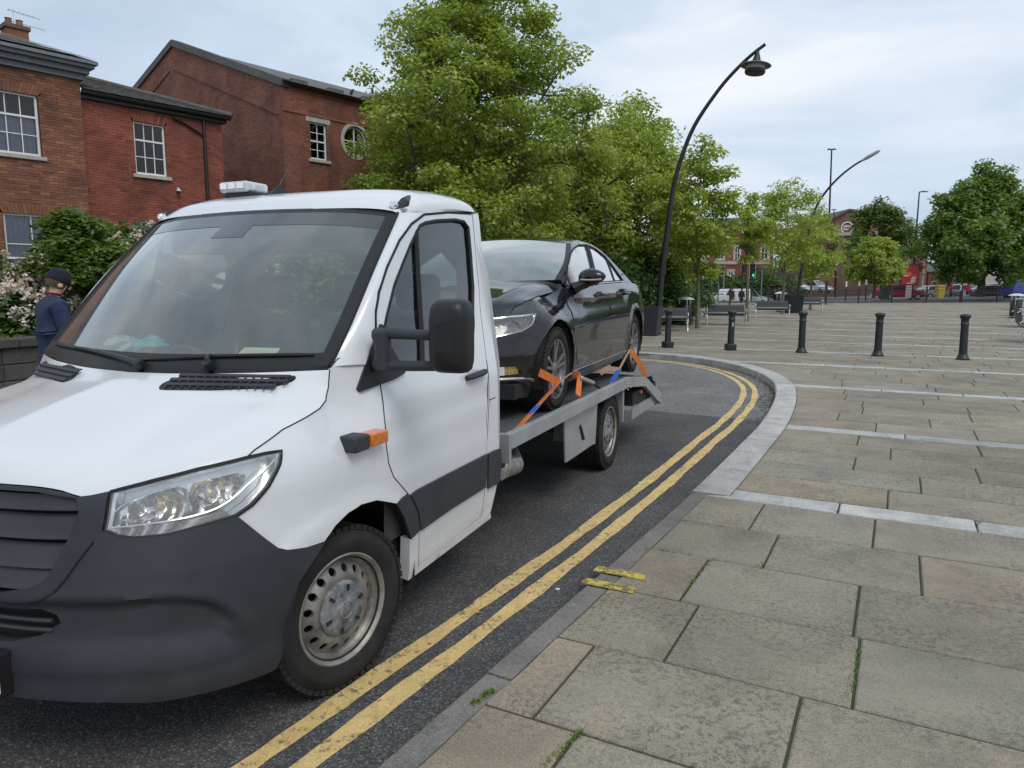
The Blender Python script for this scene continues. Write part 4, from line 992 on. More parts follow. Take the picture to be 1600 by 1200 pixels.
# ---- flat bed
BX = 1.02
railp = [(1.50, .775), (4.30, .79), (5.02, .71), (5.80, .445)]; deckp = [(1.50, .70), (4.30, .715), (5.50, .668), (5.80, .46)]
bed = empty('flat_bed'); bed.parent = truck
for sgn in (1, -1):
    for i in range(3):
        (y0, z0), (y1, z1) = railp[i], railp[i+1]; h = .095 if i < 2 else .1
        mb = MB(); w = .045; x0, x1 = (BX-w, BX)
        V = [(x, y, z) for x in (x0, x1) for (y, z) in ((y0, z0-h), (y1-.002, z1-h), (y1-.002, z1), (y0, z0))]
        if i == 2: V[1] = (x0, y1-.002, z1-.13); V[5] = (x1, y1-.002, z1-.13)
        V = [(p[0]*sgn, p[1], p[2]) for p in V]
        mb.add(V, [(0, 1, 2, 3), (7, 6, 5, 4), (0, 4, 5, 1), (1, 5, 6, 2), (2, 6, 7, 3), (3, 7, 4, 0)]).build('side_rail', m_alud, bed, False, bevel=.004)
    bo = MB()
    for (y, z) in ((4.10, .72), (4.22, .76), (4.26, .70), (4.34, .75), (4.36, .71), (4.98, .68), (5.05, .67), (5.06, .64)): bo.lathe([(0, .006), (.008, .005), (.010, 0)], 8, axz((sgn*(BX+.001), y, z-.02), (sgn, 0, 0)))
    bo.build('rail_bolts', m_zinc, bed)['kind'] = 'stuff'
def deck_mat():
    m, n, l, p = nodes('deck_tread_plate'); co = n.new('ShaderNodeTexCoord').outputs['Object']
    b1 = n.new('ShaderNodeTexVoronoi'); b1.inputs['Scale'].default_value = 22; b1.feature = 'DISTANCE_TO_EDGE'; l.new(co, b1.inputs[0])
    l.new(ramp(n, l, noise(n, l, co, 5, 6, .7), [(.3, (.16, .165, .165)), (.7, (.30, .31, .31))]), p.inputs['Base Color']); p.inputs['Metallic'].default_value = .7; p.inputs['Roughness'].default_value = .48; bump(n, l, p, b1.outputs[0], .5, .02); return m
m_deck = deck_mat()
npk = 7; pw = (2*(BX-.045))/npk
for i in range(npk):
    x0 = -(BX-.045)+pw*i; mb = MB()
    G = [[(x, y, z) for x in (x0+.002, x0+pw-.002)] for y, z in deckp]; mb.grid(np.array(G), True); G2 = [[(x, y, z-.03) for x in (x0+.002, x0+pw-.002)] for y, z in deckp]; mb.grid(np.array(G2)); 
    mb.build('deck_plank', m_deck, bed, False)
dm = MB()                                                   # raised treads seen along the deck
for sgn in (1, -1):
    for y in np.arange(1.6, 4.9, .09):
        for x in (.80, .86): dm.box(sgn*x-.02, sgn*x+.02, y, y+.018, np.interp(y, [1.5, 4.3, 5.5], [.70, .715, .668])-.002, np.interp(y, [1.5, 4.3, 5.5], [.70, .715, .668])+.004)
dm.build('deck_tread_bars', m_alu, bed, False)['kind'] = 'stuff'
MB().box(-BX, BX, 1.485, 1.515, .60, .776).build('bed_front_rail', m_alud, bed, False, bevel=.004)
MB().box(BX-.30, BX-.06, 1.517, 1.56, .56, .66).build('bed_front_bracket', m_under, bed, False, bevel=.004)
MB().box(-BX+.05, BX-.05, 5.775, 5.80, .30, .445).build('tail_plate', m_alud, bed, False)
for sgn in (1, -1): MB().box(sgn*(BX-.05)-.01, sgn*(BX-.05)+.01, 4.62, 5.78, .33, .44).build('tail_skirt', m_alud, bed, False)
ta = MB(); ta.box(-BX+.06, BX-.06, 4.7, 5.76, .45, .58); ta.build('tail_frame', m_under, bed, False)
for sgn in (1, -1):
    MB().lathe([(0, .03), (.02, .025), (.024, 0)], 12, axz((sgn*(BX-.06), 4.98, .56), (sgn, -.2, 0))).build('tail_lamp', M('red_lens', (.5, .08, .06), .25, coat=.4), bed)
    r1 = MB(); r1.prism([(2.62, .67), (3.44, .69), (3.40, .335), (2.66, .335)], .95*sgn, .965*sgn, lambda a, b_, c: (c, a, b_)); r1.build('mud_guard', m_alud, bed, False, bevel=.003)
    r1 = MB(); r1.prism([(3.42, .70), (3.46, .70), (3.41, .33), (3.385, .33)], .60*sgn, .966*sgn, lambda a, b_, c: (c, a, b_)); r1.build('mud_guard', m_alud, bed, False)
    r1 = MB(); r1.prism([(4.28, .70), (4.34, .70), (4.34, .36), (4.30, .36)], .60*sgn, .966*sgn, lambda a, b_, c: (c, a, b_)); r1.build('mud_guard', m_alud, bed, False)
    MB().tube([(sgn*.968, 2.98, .56), (sgn*.972, 3.06, .44)], .014, 6).build('guard_stay', m_under, bed)
# ================================================================== the black saloon on the bed
CO = vl(-.012, 2.765); CZ = .702; CYAW = .378
Wc0 = tab((.12, .78), (.2, .83), (.3, .862), (.45, .876), (.60, .88), (.70, .872), (.74, .862), (.85, .845), (.92, .815), (.97, .785), (1.1, .725), (1.25, .645), (1.34, .585), (1.40, .52))
Wc1 = tab((.12, .78), (.2, .83), (.3, .862), (.45, .876), (.60, .875), (.68, .86), (.74, .83), (.80, .76), (.86, .68), (.95, .60), (1.4, .45))
def WC(Y, z):
    k = sm((Y-.1)/.65); w = Wc1(z)*(1-k)+Wc0(z)*k
    if Y > 2.9: w *= max(1e-4, 1-((Y-2.9)/.90)**2.6)**(1/2.6) if Y < 3.79 else .02
    return w
CW = Wrap((CO[0], CO[1], CZ), CYAW, WC, tab((.15, -.74), (.3, -.80), (.45, -.82), (.58, -.80), (.66, -.76), (.72, -.68), (.8, -.45), (.9, -.2)), tab((.3, 2.3), (.7, 2.1)), -.10)
def car_paint():
    m, n, l, p = nodes('black_car_paint'); co = n.new('ShaderNodeTexCoord').outputs['Object']
    sp = n.new('ShaderNodeSeparateXYZ'); l.new(co, sp.inputs[0]); d = ramp(n, l, sp.outputs[2], [(.2, (1,)*3), (.62, (.12,)*3), (.9, (.03,)*3)])
    k = maths(n, l, 'MULTIPLY', d, ramp(n, l, noise(n, l, co, 6, 6, .7), [(.3, (.3,)*3), (.7, (1,)*3)]))
    l.new(mixc(n, l, maths(n, l, 'MULTIPLY', k, .22), (.006, .006, .009), (.10, .092, .08)), p.inputs['Base Color'])
    l.new(ramp(n, l, k, [(0, (.12,)*3), (1, (.5,)*3)]), p.inputs['Roughness']); p.inputs['Coat Weight'].default_value = .6; p.inputs['Specular IOR Level'].default_value = .25; p.inputs['Coat Roughness'].default_value = .03; p.inputs['Metallic'].default_value = 0
    return m
m_car = car_paint()
car = empty('saloon_car', (CO[0], CO[1], CZ), -CYAW, 'black saloon car strapped down on the bed of the white truck', 'car')
cx = CW.px
def cboth(mb, name, mat, parent=None, **k): return both(mb, name, mat, parent or car, **k)
hl = cx([(797, 489), (804, 480), (820, 471), (840, 463), (871.5, 453), (873, 446)]); belt = cx([(883, 450), (897, 449), (942, 442.5), (973, 440.5)])
top_f = cx([(769.5, 495)])[0]
arc = lambda c, r, a0, a1, n=16: [(c+r*math.cos(t), .315+r*math.sin(t)) for t in np.linspace(a0, a1, n)]
side_o = np.array([(-1, .705), (-.8, .712), tuple(top_f)]+[tuple(p) for p in hl]+[tuple(p) for p in belt]+[(2.85, .978), (3.2, .955), (3.5, .935), (3.76, .91), (3.83, .85), (3.85, .72), (3.85, .5), (3.80, .28), (3.45, .20)]
    +arc(2.79, .372, -.28, math.pi+.28)+[(1.4, .165)]+arc(.10, .372, -.38, math.pi+.30)+[(-.25, .155), (-.5, .15), (-1, .15)])
lampc = np.array(cx([(769.5, 497.5), (800, 494), (837, 490.5), (834, 500), (829.5, 508.5), (816, 516.5), (795, 522), (772.5, 527)])); lampc = np.vstack([lampc, [(-.66, lampc[-1][1]-.005), (-.66, lampc[0][1]-.003)]])
fogc = np.array(cx([(779, 575), (795, 573), (807, 573), (812, 577), (814.5, 583.5), (795, 586), (779, 587)]))
def cdisp(p):
    s_, z = p; k = 0
    zs = .80+.037*s_ if s_ > .3 else .81
    k += .010*math.exp(-((z-zs)/.012)**2)*sm((s_-.35)/.3) - .018*sm((zs-z)/.02)*sm((z-zs+.20)/.16)*sm((s_-.4)/.3)*sm((2.6-s_)/.3)
    k += .012*sm((.30-z)/.03)*sm((s_-.45)/.1)*sm((2.42-s_)/.1)
    for c in (.10, 2.79):
        d = math.hypot(s_-c, z-.315); k += .012*sm((.43-d)/.02)
    return k
cboth(CW.panel(side_o, [lampc, fogc], .032, disp=cdisp, thick=.03), 'body_side', m_car)
dlo = np.array(cx([(883.5, 447), (886, 415), (891, 397), (896, 388.5), (904, 383), (918, 383), (930, 389), (944, 400), (955, 413), (965, 427), (973, 438.5), (942, 441), (897, 447.5)]))
gh_o = np.array([(.62, .93), (.60, .985), (.86, 1.13), (1.24, 1.312), (1.40, 1.345), (1.6, 1.362), (2.0, 1.345), (2.2, 1.303), (2.4, 1.232), (2.72, 1.085), (2.90, 1.0), (2.98, .965), (2.85, .981)]+[tuple(p+np.array([0, .003])) for p in belt[::-1]])
cboth(CW.panel(gh_o, [dlo], .04, thick=.02), 'window_frame', m_car)
m_cgl = glass_mat('car_glass', (.42, .50, .50), .01, 1.3, .05, (.6, .66, .66)); m_cws = glass_mat('car_windscreen', (.62, .72, .70), .02, 1.5, .16, (.74, .88, .86))  # pale cyan film on the car windscreen paints in mirrored sky
cboth(CW.panel(dlo, (), .06, off=-.006, thick=0), 'side_window', m_cgl)
def cseam(L, r, name, mat, off=.001, closed=False): cboth(CW.seam(L, r, off, .04, closed), name, mat)
cseam(dlo, .010, 'window_trim', m_rubt, .0, True)
cseam(cx([(973, 440.5), (942, 442.5), (897, 449), (884, 450)]), .005, 'chrome_strip', m_chrome, .008)
for a, b_, r in (((917, 384), (931, 443.5), .024), ((947, 403), (961, 440), .010), ((888, 432), (894, 447), .010)): cseam(cx([a, b_]), r, 'window_pillar', m_blk, -.004)
cseam(hl, .004, 'bonnet_gap', m_seam)
cseam(cx([(884, 450), (888, 478), (897, 520), (901, 560), (902, 578)]), .003, 'door_gap', m_seam, .0)
cseam(np.array([(1.72, .96), (1.70, .7), (1.66, .45), (1.62, .22)]), .003, 'door_gap', m_seam, -.003); cseam(np.array([(2.60, .97), (2.66, .85), (2.60, .70), (2.44, .55), (2.36, .40), (2.34, .24)]), .003, 'door_gap', m_seam, -.003)
for s_ in (1.50, 2.45):
    for f in (1,):
        H = [CW.P(s_+.09*g, .855+.004*g, .030-.014*g*g) for g in np.linspace(-1, 1, 7)]; cboth(MB().tube(H, [.008, .012, .013, .013, .013, .012, .008], 8), 'door_handle', m_car)
cseam(np.array([(.50, .205), (1.4, .20), (2.38, .20)]), .012, 'sill_trim', m_blk, .002); cseam(np.array([(.52, .262), (1.4, .268), (2.38, .272)]), .0035, 'sill_chrome', m_lamph, .013)
# bonnet
fr_ = [np.array([0, CW.Y0(.715)-.01, .712])]+[CW.P(*p) for p in [(-.85, .715), (-.7, .718), tuple(top_f+np.array([0, .002])), tuple(hl[0])]]; sd_ = [CW.P(*p) for p in hl]
rr_ = [np.array([0, .36, .978]), np.array([.35, .40, .978]), np.array([.6, .455, .975]), sd_[-1]]
cn_ = [fr_[0], (0, -.58, .80), (0, -.3, .868), (0, .0, .925), rr_[0]]
CH = coons(fr_, rr_, cn_, sd_, 26, 22)
for j in range(26):
    for i in range(22):
        u, v = j/25, i/21; CH[i, j, 2] += .022*math.sin(math.pi*v)*(1-u**4)+.014*math.exp(-((u-.72)/.06)**2)*math.sin(math.pi*v)
CH2 = np.concatenate([CH[:, ::-1]*np.array([-1, 1, 1]), CH[:, 1:]], 1); MB().grid(CH2).build('bonnet', m_car, car)
# windscreen, roof, rear screen, boot lid, tail
def sym(L): L = np.array(L, float); return np.vstack([L[::-1]*[-1, 1, 1], L[1:]])
cwb = sym([(0, .40, .975), (.35, .42, .978), (.6, .47, .982), tuple(CW.P(.60, .985))]); cwt = sym([(0, 1.08, 1.352), (.3, 1.10, 1.345), tuple(CW.P(1.24, 1.312))])
csd = [CW.P(.60, .985), CW.P(.86, 1.13), CW.P(1.24, 1.312)]
CS = coons(cwb, cwt, np.array(csd)*[-1, 1, 1], csd, 31, 13); uu = np.linspace(-1, 1, 31)[None, :]; vv = np.linspace(0, 1, 13)[:, None]; CS = CS+((1-uu**2)*np.sin(vv*math.pi)*.03)[..., None]*np.array([0, -.5, .85])
cs_o = MB().grid(CS).build('windscreen', m_cws, car)
for j0, j1 in ((0, 2), (29, 31)): MB().grid(CS[:, j0:j1]+np.array([0, -.0008, .0014])).build('screen_border', m_blk, cs_o)
def cstrip(A, B, n, name, mat, bul=.0, flip=False):
    A, B = np.array(A), np.array(B); G = [A+(B-A)*f+np.array([0, 0, bul*math.sin(math.pi*f)]) for f in np.linspace(0, 1, n)]; return MB().grid(np.array(G), flip).build(name, mat, car)
RGc = []; Ys = [1.24, 1.40, 1.6, 1.8, 2.0, 2.2, 2.4]; zs_ = [1.312, 1.345, 1.362, 1.362, 1.345, 1.303, 1.232]; zc_ = [1.352, 1.382, 1.398, 1.400, 1.388, 1.355, 1.30]
for s_, zs2, zc2 in zip(Ys, zs_, zc_):
    e_ = CW.P(s_, zs2); row = []
    for k in np.linspace(-1, 1, 25):
        Yb = e_[1]-(.06*(1-k*k) if s_ == 1.24 else 0)+(.06*(1-k*k) if s_ == 2.4 else 0); row.append((e_[0]*k, Yb, zs2+(zc2-zs2)*(1-abs(k)**3)))
    RGc.append(row)
MB().grid(np.array(RGc), False).build('roof', m_car, car)
RWb = sym([(0, 2.95, .985), (.3, 2.93, .98), tuple(CW.P(2.96, .972)*[.98, 1, 1])]); 
rs_ = [np.array(RGc[-1][-1]), CW.P(2.72, 1.083), RWb[-1]]
MB().grid(coons(np.array(RGc[-1])[::3], RWb, np.array(rs_)*[-1, 1, 1], rs_, 25, 10)).build('rear_window', m_cgl, car)
bl_ = [CW.P(s_, z) for s_, z in ((2.96, .972), (3.3, .95), (3.5, .935), (3.76, .91))]; be_ = sym([(0, 3.80, .94), (.25, 3.76, .937), tuple(bl_[-1])])
MB().grid(coons(RWb, be_, np.array(bl_)*[-1, 1, 1], bl_, 25, 10)).build('boot_lid', m_car, car)
tl = [CW.P(s_, z) for s_, z in ((3.76, .91), (3.83, .85), (3.85, .72), (3.85, .5), (3.80, .28))]; tb_ = sym([(0, 3.82, .28), (.3, 3.80, .28), tuple(tl[-1])])
MB().grid(coons(be_, tb_, np.array(tl)*[-1, 1, 1], tl, 17, 10)).build('tail_panel', m_car, car)
# lamps and grille
for sgn in (1, -1):
    r_ = empty('headlamp'); r_.parent = car
    def mk(mb, name, mat, **k):
        if sgn < 0: mb.v = [(-p[0], p[1], p[2]) for p in mb.v]; mb.f = [f[::-1] for f in mb.f]
        return mb.build(name, mat, r_, **k)
    mk(CW.panel(lampc, (), .03, off=-.05, thick=0), 'housing', M('lamp_dark', (.10, .10, .11), .3, metal=.5)); mk(CW.panel(lampc, (), .04, off=.003, thick=0), 'lens', m_clear)
    mk(MB().tube([CW.P(p[0], p[1], -.006) for p in densify(lampc, .03)], .009, 6, True), 'light_guide', m_chrome)
    for (u, v), rr in (((806, 507), .055), ((776, 513), .045)):
        q = cx([(u, v)])[0]; c = CW.P(q[0], q[1], -.055); mk(MB().lathe([(.006, 0), (rr*.6, .012), (rr, .045)], 20, axz(c, (.35, -.93, .02))), 'reflector', m_chrome)
    q = cx([(824, 498), (818, 514)]); mk(MB().tube([CW.P(p[0], p[1], -.012) for p in q], .009, 6), 'light_guide', m_chrome)
    mk(CW.panel(fogc, (), .03, off=-.02, thick=0), 'fog_housing', M('fog_reflector', (.75, .45, .16), .2, metal=.6, var=.5, vs_=60)); 
    pl = cx([(768, 574), (788, 573.5), (788, 586.5), (768, 588)]); mk(CW.panel(pl, (), .05, off=.004, thick=.008), 'fog_trim', M('pale_trim', (.62, .64, .64), .3))
    q = cx([(775, 593), (800, 592), (826, 591), (832, 594)]); mk(MB().tube([CW.P(p[0], p[1], .004) for p in q], .012, 6), 'bumper_lip', m_lamph)
cboth(CW.panel(np.array([(-1, .56), (-.68, .585), (-.67, .70), (-1, .69)]), (), .05, off=.004, thick=.01), 'grille', m_blk)
cboth(CW.panel(np.array([(-1, .22), (-.45, .24), (-.40, .29), (-1, .30)]), (), .06, off=.004, thick=.01), 'lower_grille', m_under)
# mirror
for sgn in (1, -1):
    r_ = empty('door_mirror'); r_.parent = car
    def mk(mb, name, mat, **k):
        if sgn < 0: mb.v = [(-p[0], p[1], p[2]) for p in mb.v]; mb.f = [f[::-1] for f in mb.f]
        return mb.build(name, mat, r_, **k)
    c = np.array([.93, .64, 1.005]); G = []
    for i in range(11):
        ph = (i/10-.5)*math.pi; row = []
        for k in range(21):
            t = 2*math.pi*k/20; y = math.cos(t)*math.cos(ph); row.append((c[0]+.115*math.sin(ph)+.01, c[1]+y*.07+(.04*max(0, y)**2), c[2]+.072*math.sin(t)*math.cos(ph)*(1-.25*math.sin(ph))+.008*math.sin(ph)))
        G.append(row)
    mk(MB().grid(np.array(G), True), 'mirror_shell', m_car)
    mk(MB().tube([(.80, .60, .915), (.84, .61, .935), (.90, .63, .965)], [.05, .04, .045], 8), 'mirror_arm', m_blk)
    mk(MB().tube([(.86, .58, .985), (.94, .568, .982), (1.03, .60, .988)], .009, 6), 'mirror_repeater', M('repeater', (.35, .30, .26), .25, coat=.4))
# wheels
m_alloy = M('alloy_grey', (.20, .20, .205), .38, metal=.7, var=.2)
for sgn in (1, -1):
    for y in (0, 2.69):
        r_ = wheel(car, (sgn*.755, y, .315), 0, sgn, tr=.315, rim=.222, wid=.205, alloy=True); A = axz((0, 0, 0), (1, 0, 0)); w = .1025
        MB().lathe([(.215, -w*.8), (.195, -w*.3), (.195, w*.6), (.222, w*.92), (.226, w*.98), (.212, w*.95), (.205, w*.7)], 48, A).build('rim', m_alloy, r_)
        MB().lathe([(.2, w*.1), (0, w*.1)], 32, A).build('brake_disc', m_under, r_)
        for k in range(5):
            for dt in (-.13, .13):
                t = 2*math.pi*k/5+.3; a = Vector((.045*math.cos(t+dt*1.2), .045*math.sin(t+dt*1.2), w*.72)); b_ = Vector((.207*math.cos(t+dt*1.4), .207*math.sin(t+dt*1.4), w*.86)); MB().bar(A @ a, A @ b_, .026, .022, (1, 0, 0)).build('spoke', m_alloy, r_, False, bevel=.004)
        MB().lathe([(.06, w*.55), (.058, w*.80), (.04, w*.88), (0, w*.90)], 24, A).build('hub', m_alloy, r_)
G = [[(x, .372*math.cos(t), .315+.372*math.sin(t)) for x in (.5, .86)] for t in np.linspace(-.3, math.pi+.3, 18)]
for y in (0, 2.69):
    mb = MB().grid(np.array(G)+np.array([0, y, 0])); mb.add([(.5, y+.372*math.cos(t), .315+.372*math.sin(t)) for t in np.linspace(-.3, math.pi+.3, 18)], [tuple(range(18))]); cboth(mb, 'wheel_arch_liner', m_under)
MB().box(-.75, .75, -.6, 3.5, .16, .26).build('underbody', m_under, car, False)
ci = MB(); ci.box(-.70, .70, .45, 3.0, .45, .60); ci.box(-.72, .72, .42, .80, .6, .95); ci.build('cabin_floor', m_int, car, False)
for x in (-.36, .36):
    for y, h in ((1.35, 1.02), (2.25, 1.0)):
        so_ = empty('seat'); so_.parent = car
        MB().box(x-.22, x+.22, y-.02, y+.12, .5, h, Matrix.Translation((0, y, .5)) @ Matrix.Rotation(-.2, 4, 'X') @ Matrix.Translation((0, -y, -.5))).build('seat_back', m_seat, so_, bevel=.04); MB().box(x-.12, x+.12, y+.16, y+.24, h+.02, h+.17).build('headrest', m_seat, so_, bevel=.03)
# ================================================================== straps
m_or = M('orange_webbing', (.62, .17, .035), .8, var=.22, vs_=30, bmp=.3, bs=300); m_bl = M('blue_webbing', (.03, .12, .48), .75, var=.2, vs_=40); m_fad = M('faded_webbing', (.42, .27, .17), .85, var=.25, vs_=30)
def ribbon(P, w, side, n=24, th=.004, sag=0.0):
    P = catmull(P, n); mb = MB(); sd = np.array(side, float); sd /= np.linalg.norm(sd); rows = []
    for i, p in enumerate(P):
        d = P[min(i+1, n-1)]-P[max(i-1, 0)]; d /= np.linalg.norm(d); s_ = sd-d*(sd@d); s_ /= np.linalg.norm(s_); nn = np.cross(d, s_)*th/2
        rows.append([p-s_*w/2+nn, p+s_*w/2+nn, p+s_*w/2-nn, p-s_*w/2-nn, p-s_*w/2+nn])
    return mb.grid(np.array(rows)).add([rows[0][k] for k in range(4)], [(0, 1, 2, 3)]).add([rows[-1][k] for k in range(4)], [(3, 2, 1, 0)])
def vb(u, v, x):                                          # pixel at a given X across the truck
    o = VW.loc(CAM); d = VW.loc(CAM+ray(u, v))-o; t = (x-o[0])/d[0]; return o+d*t
def strap(label):
    return empty('ratchet_strap', (V0[0], V0[1], 0), -VY, label, 'strap', 'ratchet straps on the black car')
A1 = vb(806, 672, .955); K1 = vb(873, 597, .905); B1 = vb(843, 582, .885)
s1 = strap('orange ratchet strap with blue sleeve holding the front wheel of the black car')
fA = .30; fB = .46
ribbon([A1, A1+(K1-A1)*fA], .05, (1, .3, .5)).build('webbing', m_or, s1); ribbon([A1+(K1-A1)*fA, A1+(K1-A1)*fB], .052, (1, .3, .5), th=.007).build('sleeve', m_bl, s1); ribbon([A1+(K1-A1)*fB, K1], .045, (1, .3, .5)).build('webbing', m_or, s1)
ribbon([K1, (K1+B1)/2+np.array([.0, 0, .0]), B1], .055, (.2, .2, 1)).build('webbing', m_or, s1)
K2 = vb(892, 583, .90); T2 = vb(905, 590, .92); T3 = vb(903, 618, .95)
ribbon([K1, K2], .035, (1, .3, .5)).build('webbing', m_fad, s1); ribbon([K2, (K2+T2)/2+np.array([0, 0, .015]), T2, T3], .055, (.3, 1, 0)).build('webbing', m_or, s1)
B2 = vb(925, 598, .92); H2 = vb(938, 607, .93); mb = MB().bar(T2, B2, .05, .03); mb.build('ratchet', m_zinc, s1, bevel=.006); MB().tube([B2, H2], .010, 6).build('ratchet_handle', m_under, s1)
hk = MB()
for dx in (-.02, .02): hk.tube([A1+np.array([dx, -.0, 0]), A1+np.array([dx, -.02, -.02]), A1+np.array([dx, -.03, .0])], .005, 6)
hk.build('hook', m_zinc, s1)
s2 = strap('blue sleeved strap with orange tail at the rear wheel of the black car')
A2 = vb(955, 598, .955); C2 = vb(967, 578, .93); D2 = vb(984, 546, .89); E2 = vb(1009, 589, .98)
ribbon([A2, C2], .052, (1, .3, .3), th=.007).build('sleeve', m_bl, s2); ribbon([C2, D2], .022, (1, .3, .3)).build('webbing', m_fad, s2); ribbon([D2, (D2+E2)/2+np.array([.02, 0, 0]), E2], .055, (.5, .8, .3)).build('webbing', m_or, s2)
ribbon([C2, C2+np.array([-.10, -.05, .01]), C2+np.array([-.16, -.08, -.03])], .05, (.3, .3, 1)).build('webbing', m_fad, s2)
hk = MB().tube([A2, A2+np.array([.0, -.04, -.02])], .009, 6); hk.build('hook', m_zinc, s2)
# ================================================================== street furniture on the square
m_iron = M('black_ironwork', (.013, .015, .018), .45, spec=.5, var=.3, vs_=12, rvar=.12, bmp=.1, bs=60)
m_ss = M('brushed_steel', (.60, .61, .62), .28, metal=.9, var=.1, vs_=20)
m_nav = M('planter_navy', (.018, .020, .030), .5, var=.25, vs_=6)
m_soil = M('planter_soil', (.03, .024, .018), .95, var=.4, vs_=30)
def bollard(p, label, square):
    r_ = empty('bollard', p, rk.uniform(0, 1), label, 'bollard', 'black iron bollards across the square')
    r_.rotation_euler = (rk.uniform(-.02, .02), rk.uniform(-.02, .03), rk.uniform(0, .4))
    if square: MB().prism([(-.12, -.12), (.12, -.12), (.12, .12), (-.12, .12)], 0, .16).build('foot', m_iron, r_, False, bevel=.02)
    else: MB().lathe([(.135, 0), (.135, .03), (.115, .05), (.10, .09), (.085, .12)], 16, cap=True).build('foot', m_iron, r_)
    MB().lathe([(.088, .05), (.082, .2), (.076, .78)], 16).build('shaft', m_iron, r_)
    MB().lathe([(.084, .76), (.088, .775), (.084, .79), (.076, .80), (.078, .86), (.086, .90), (.105, .93), (.112, .95), (.108, .965), (.09, .985), (.05, 1.0), (0, 1.004)], 16).build('cap', m_iron, r_)
for (u, v), lab, sq in zip([(1043, 543), (1141, 547), (1252, 551), (1371, 556), (1504, 562)], ['black bollard with square foot nearest the planter and kerb bend', 'black bollard with square foot and a pale sticker near its top', 'black iron bollard, third of five counted from the parked truck', 'black iron bollard, fourth of five counted from the parked truck', 'black iron bollard nearest the row of benches at the right'], [1, 1, 0, 0, 0]): bollard(gp(u, v), lab, sq)
o = MB().box(-.02, .02, -.085, -.0795, .60, .70).build('sticker', M('sticker_grey', (.35, .35, .33), .7), [x for x in COL.objects if x.get('label', '').startswith('black bollard with square foot and')][0], False)
def bench(p, rz, label, group):
    r_ = empty('bench', p, rz, label, 'bench', group); Lh = .78
    # perforated seat shell: a curved sheet, seat and back in one sweep
    prof = catmull([(-.24, .46), (-.16, .45), (.0, .42), (.14, .42), (.21, .46), (.27, .60), (.31, .76), (.345, .83)], 14)
    G = [[(x, y, z) for x in np.linspace(-Lh+.05, Lh-.05, 8)] for y, z in prof]; G2 = [[(x, y+.008, z-.012) for x in np.linspace(-Lh+.05, Lh-.05, 8)] for y, z in prof]
    MB().grid(np.array(G)).grid(np.array(G2), True).build('seat', M('perforated_seat', (.055, .06, .062), .5, metal=.5, var=.3, vs_=60), r_)
    for sx in (-1, 1):
        x = sx*Lh; MB().tube(catmull([(x, .34, .56), (x, .20, .66), (x, -.08, .67), (x, -.24, .65), (x, -.28, .57), (x, -.20, .46), (x, .0, .30), (x, .06, .16), (x, -.02, .0)], 26), .021, 8).build('arm_and_leg', m_ss, r_)
        MB().tube(catmull([(x, -.20, .44), (x*.98, -.30, .2), (x*.98, -.33, 0)], 8), .018, 8).build('leg', m_ss, r_)
    for y, z in ((-.1, .42), (.24, .52)): MB().tube([(-Lh, y, z-.02), (Lh, y, z-.02)], .016, 8).build('cross_tube', m_ss, r_)
BA = -TH
for (u, v), dr, lab in (((1040, 517), .25, 'steel bench partly hidden behind the leftmost bollard'), ((1134, 508), .25, 'steel bench with silver arms behind the bollard with the sticker'), ((1206, 497), .2, 'steel bench further off beside the second slim tree trunk'), ((1262, 486), .2, 'farthest steel bench, half hidden behind the distant dark planter')):
    bench(gp(u, v), BA+dr, lab, 'steel benches along the slim trees')
p0 = gp(1600, 537)
for k, lab in enumerate(['nearest steel bench in the row cut by the right picture edge', 'second steel bench of the row at the right picture edge', 'third steel bench of the row at the right picture edge', 'farthest steel bench of the row at the right picture edge']):
    q = gp(*[(1607, 534), (1600, 511), (1596, 494), (1592, 484)][k]); bench((q[0], q[1], hz(q[0], q[1])), math.pi/2-TH+math.pi*0+.0, lab, 'steel benches at the right edge')
def litter_bin(p, label):
    r_ = empty('litter_bin', p, rk.uniform(0, 3), label, 'bin', 'litter bins with round caps')
    MB().lathe([(.24, .08), (.25, .12), (.25, .82), (.235, .84), (.22, .80)], 20, cap=False).build('drum', m_iron, r_)
    MB().lathe([(.30, 0), (.30, .03), (.08, .06)], 20).build('base_plate', m_iron, r_)
    for a in (0, 2.09, 4.19): MB().tube([(.255*math.cos(a), .255*math.sin(a), .05), (.255*math.cos(a), .255*math.sin(a), 1.06)], .02, 6).build('post', m_ss, r_)
    MB().lathe([(0, 1.17), (.12, 1.165), (.26, 1.13), (.36, 1.07), (.365, 1.055), (.0, 1.05)], 24).build('cap', M('bin_cap', (.66, .67, .68), .3, metal=.6, var=.1), r_)
litter_bin(gp(1070, 508), 'dark litter bin with pale domed cap behind the leftmost bollard'); litter_bin(gp(1219, 487), 'dark litter bin with pale domed cap beside the distant planter')
q = gp(1586, 497); litter_bin((q[0], q[1], hz(q[0], q[1])), 'dark litter bin with pale domed cap among the right benches')
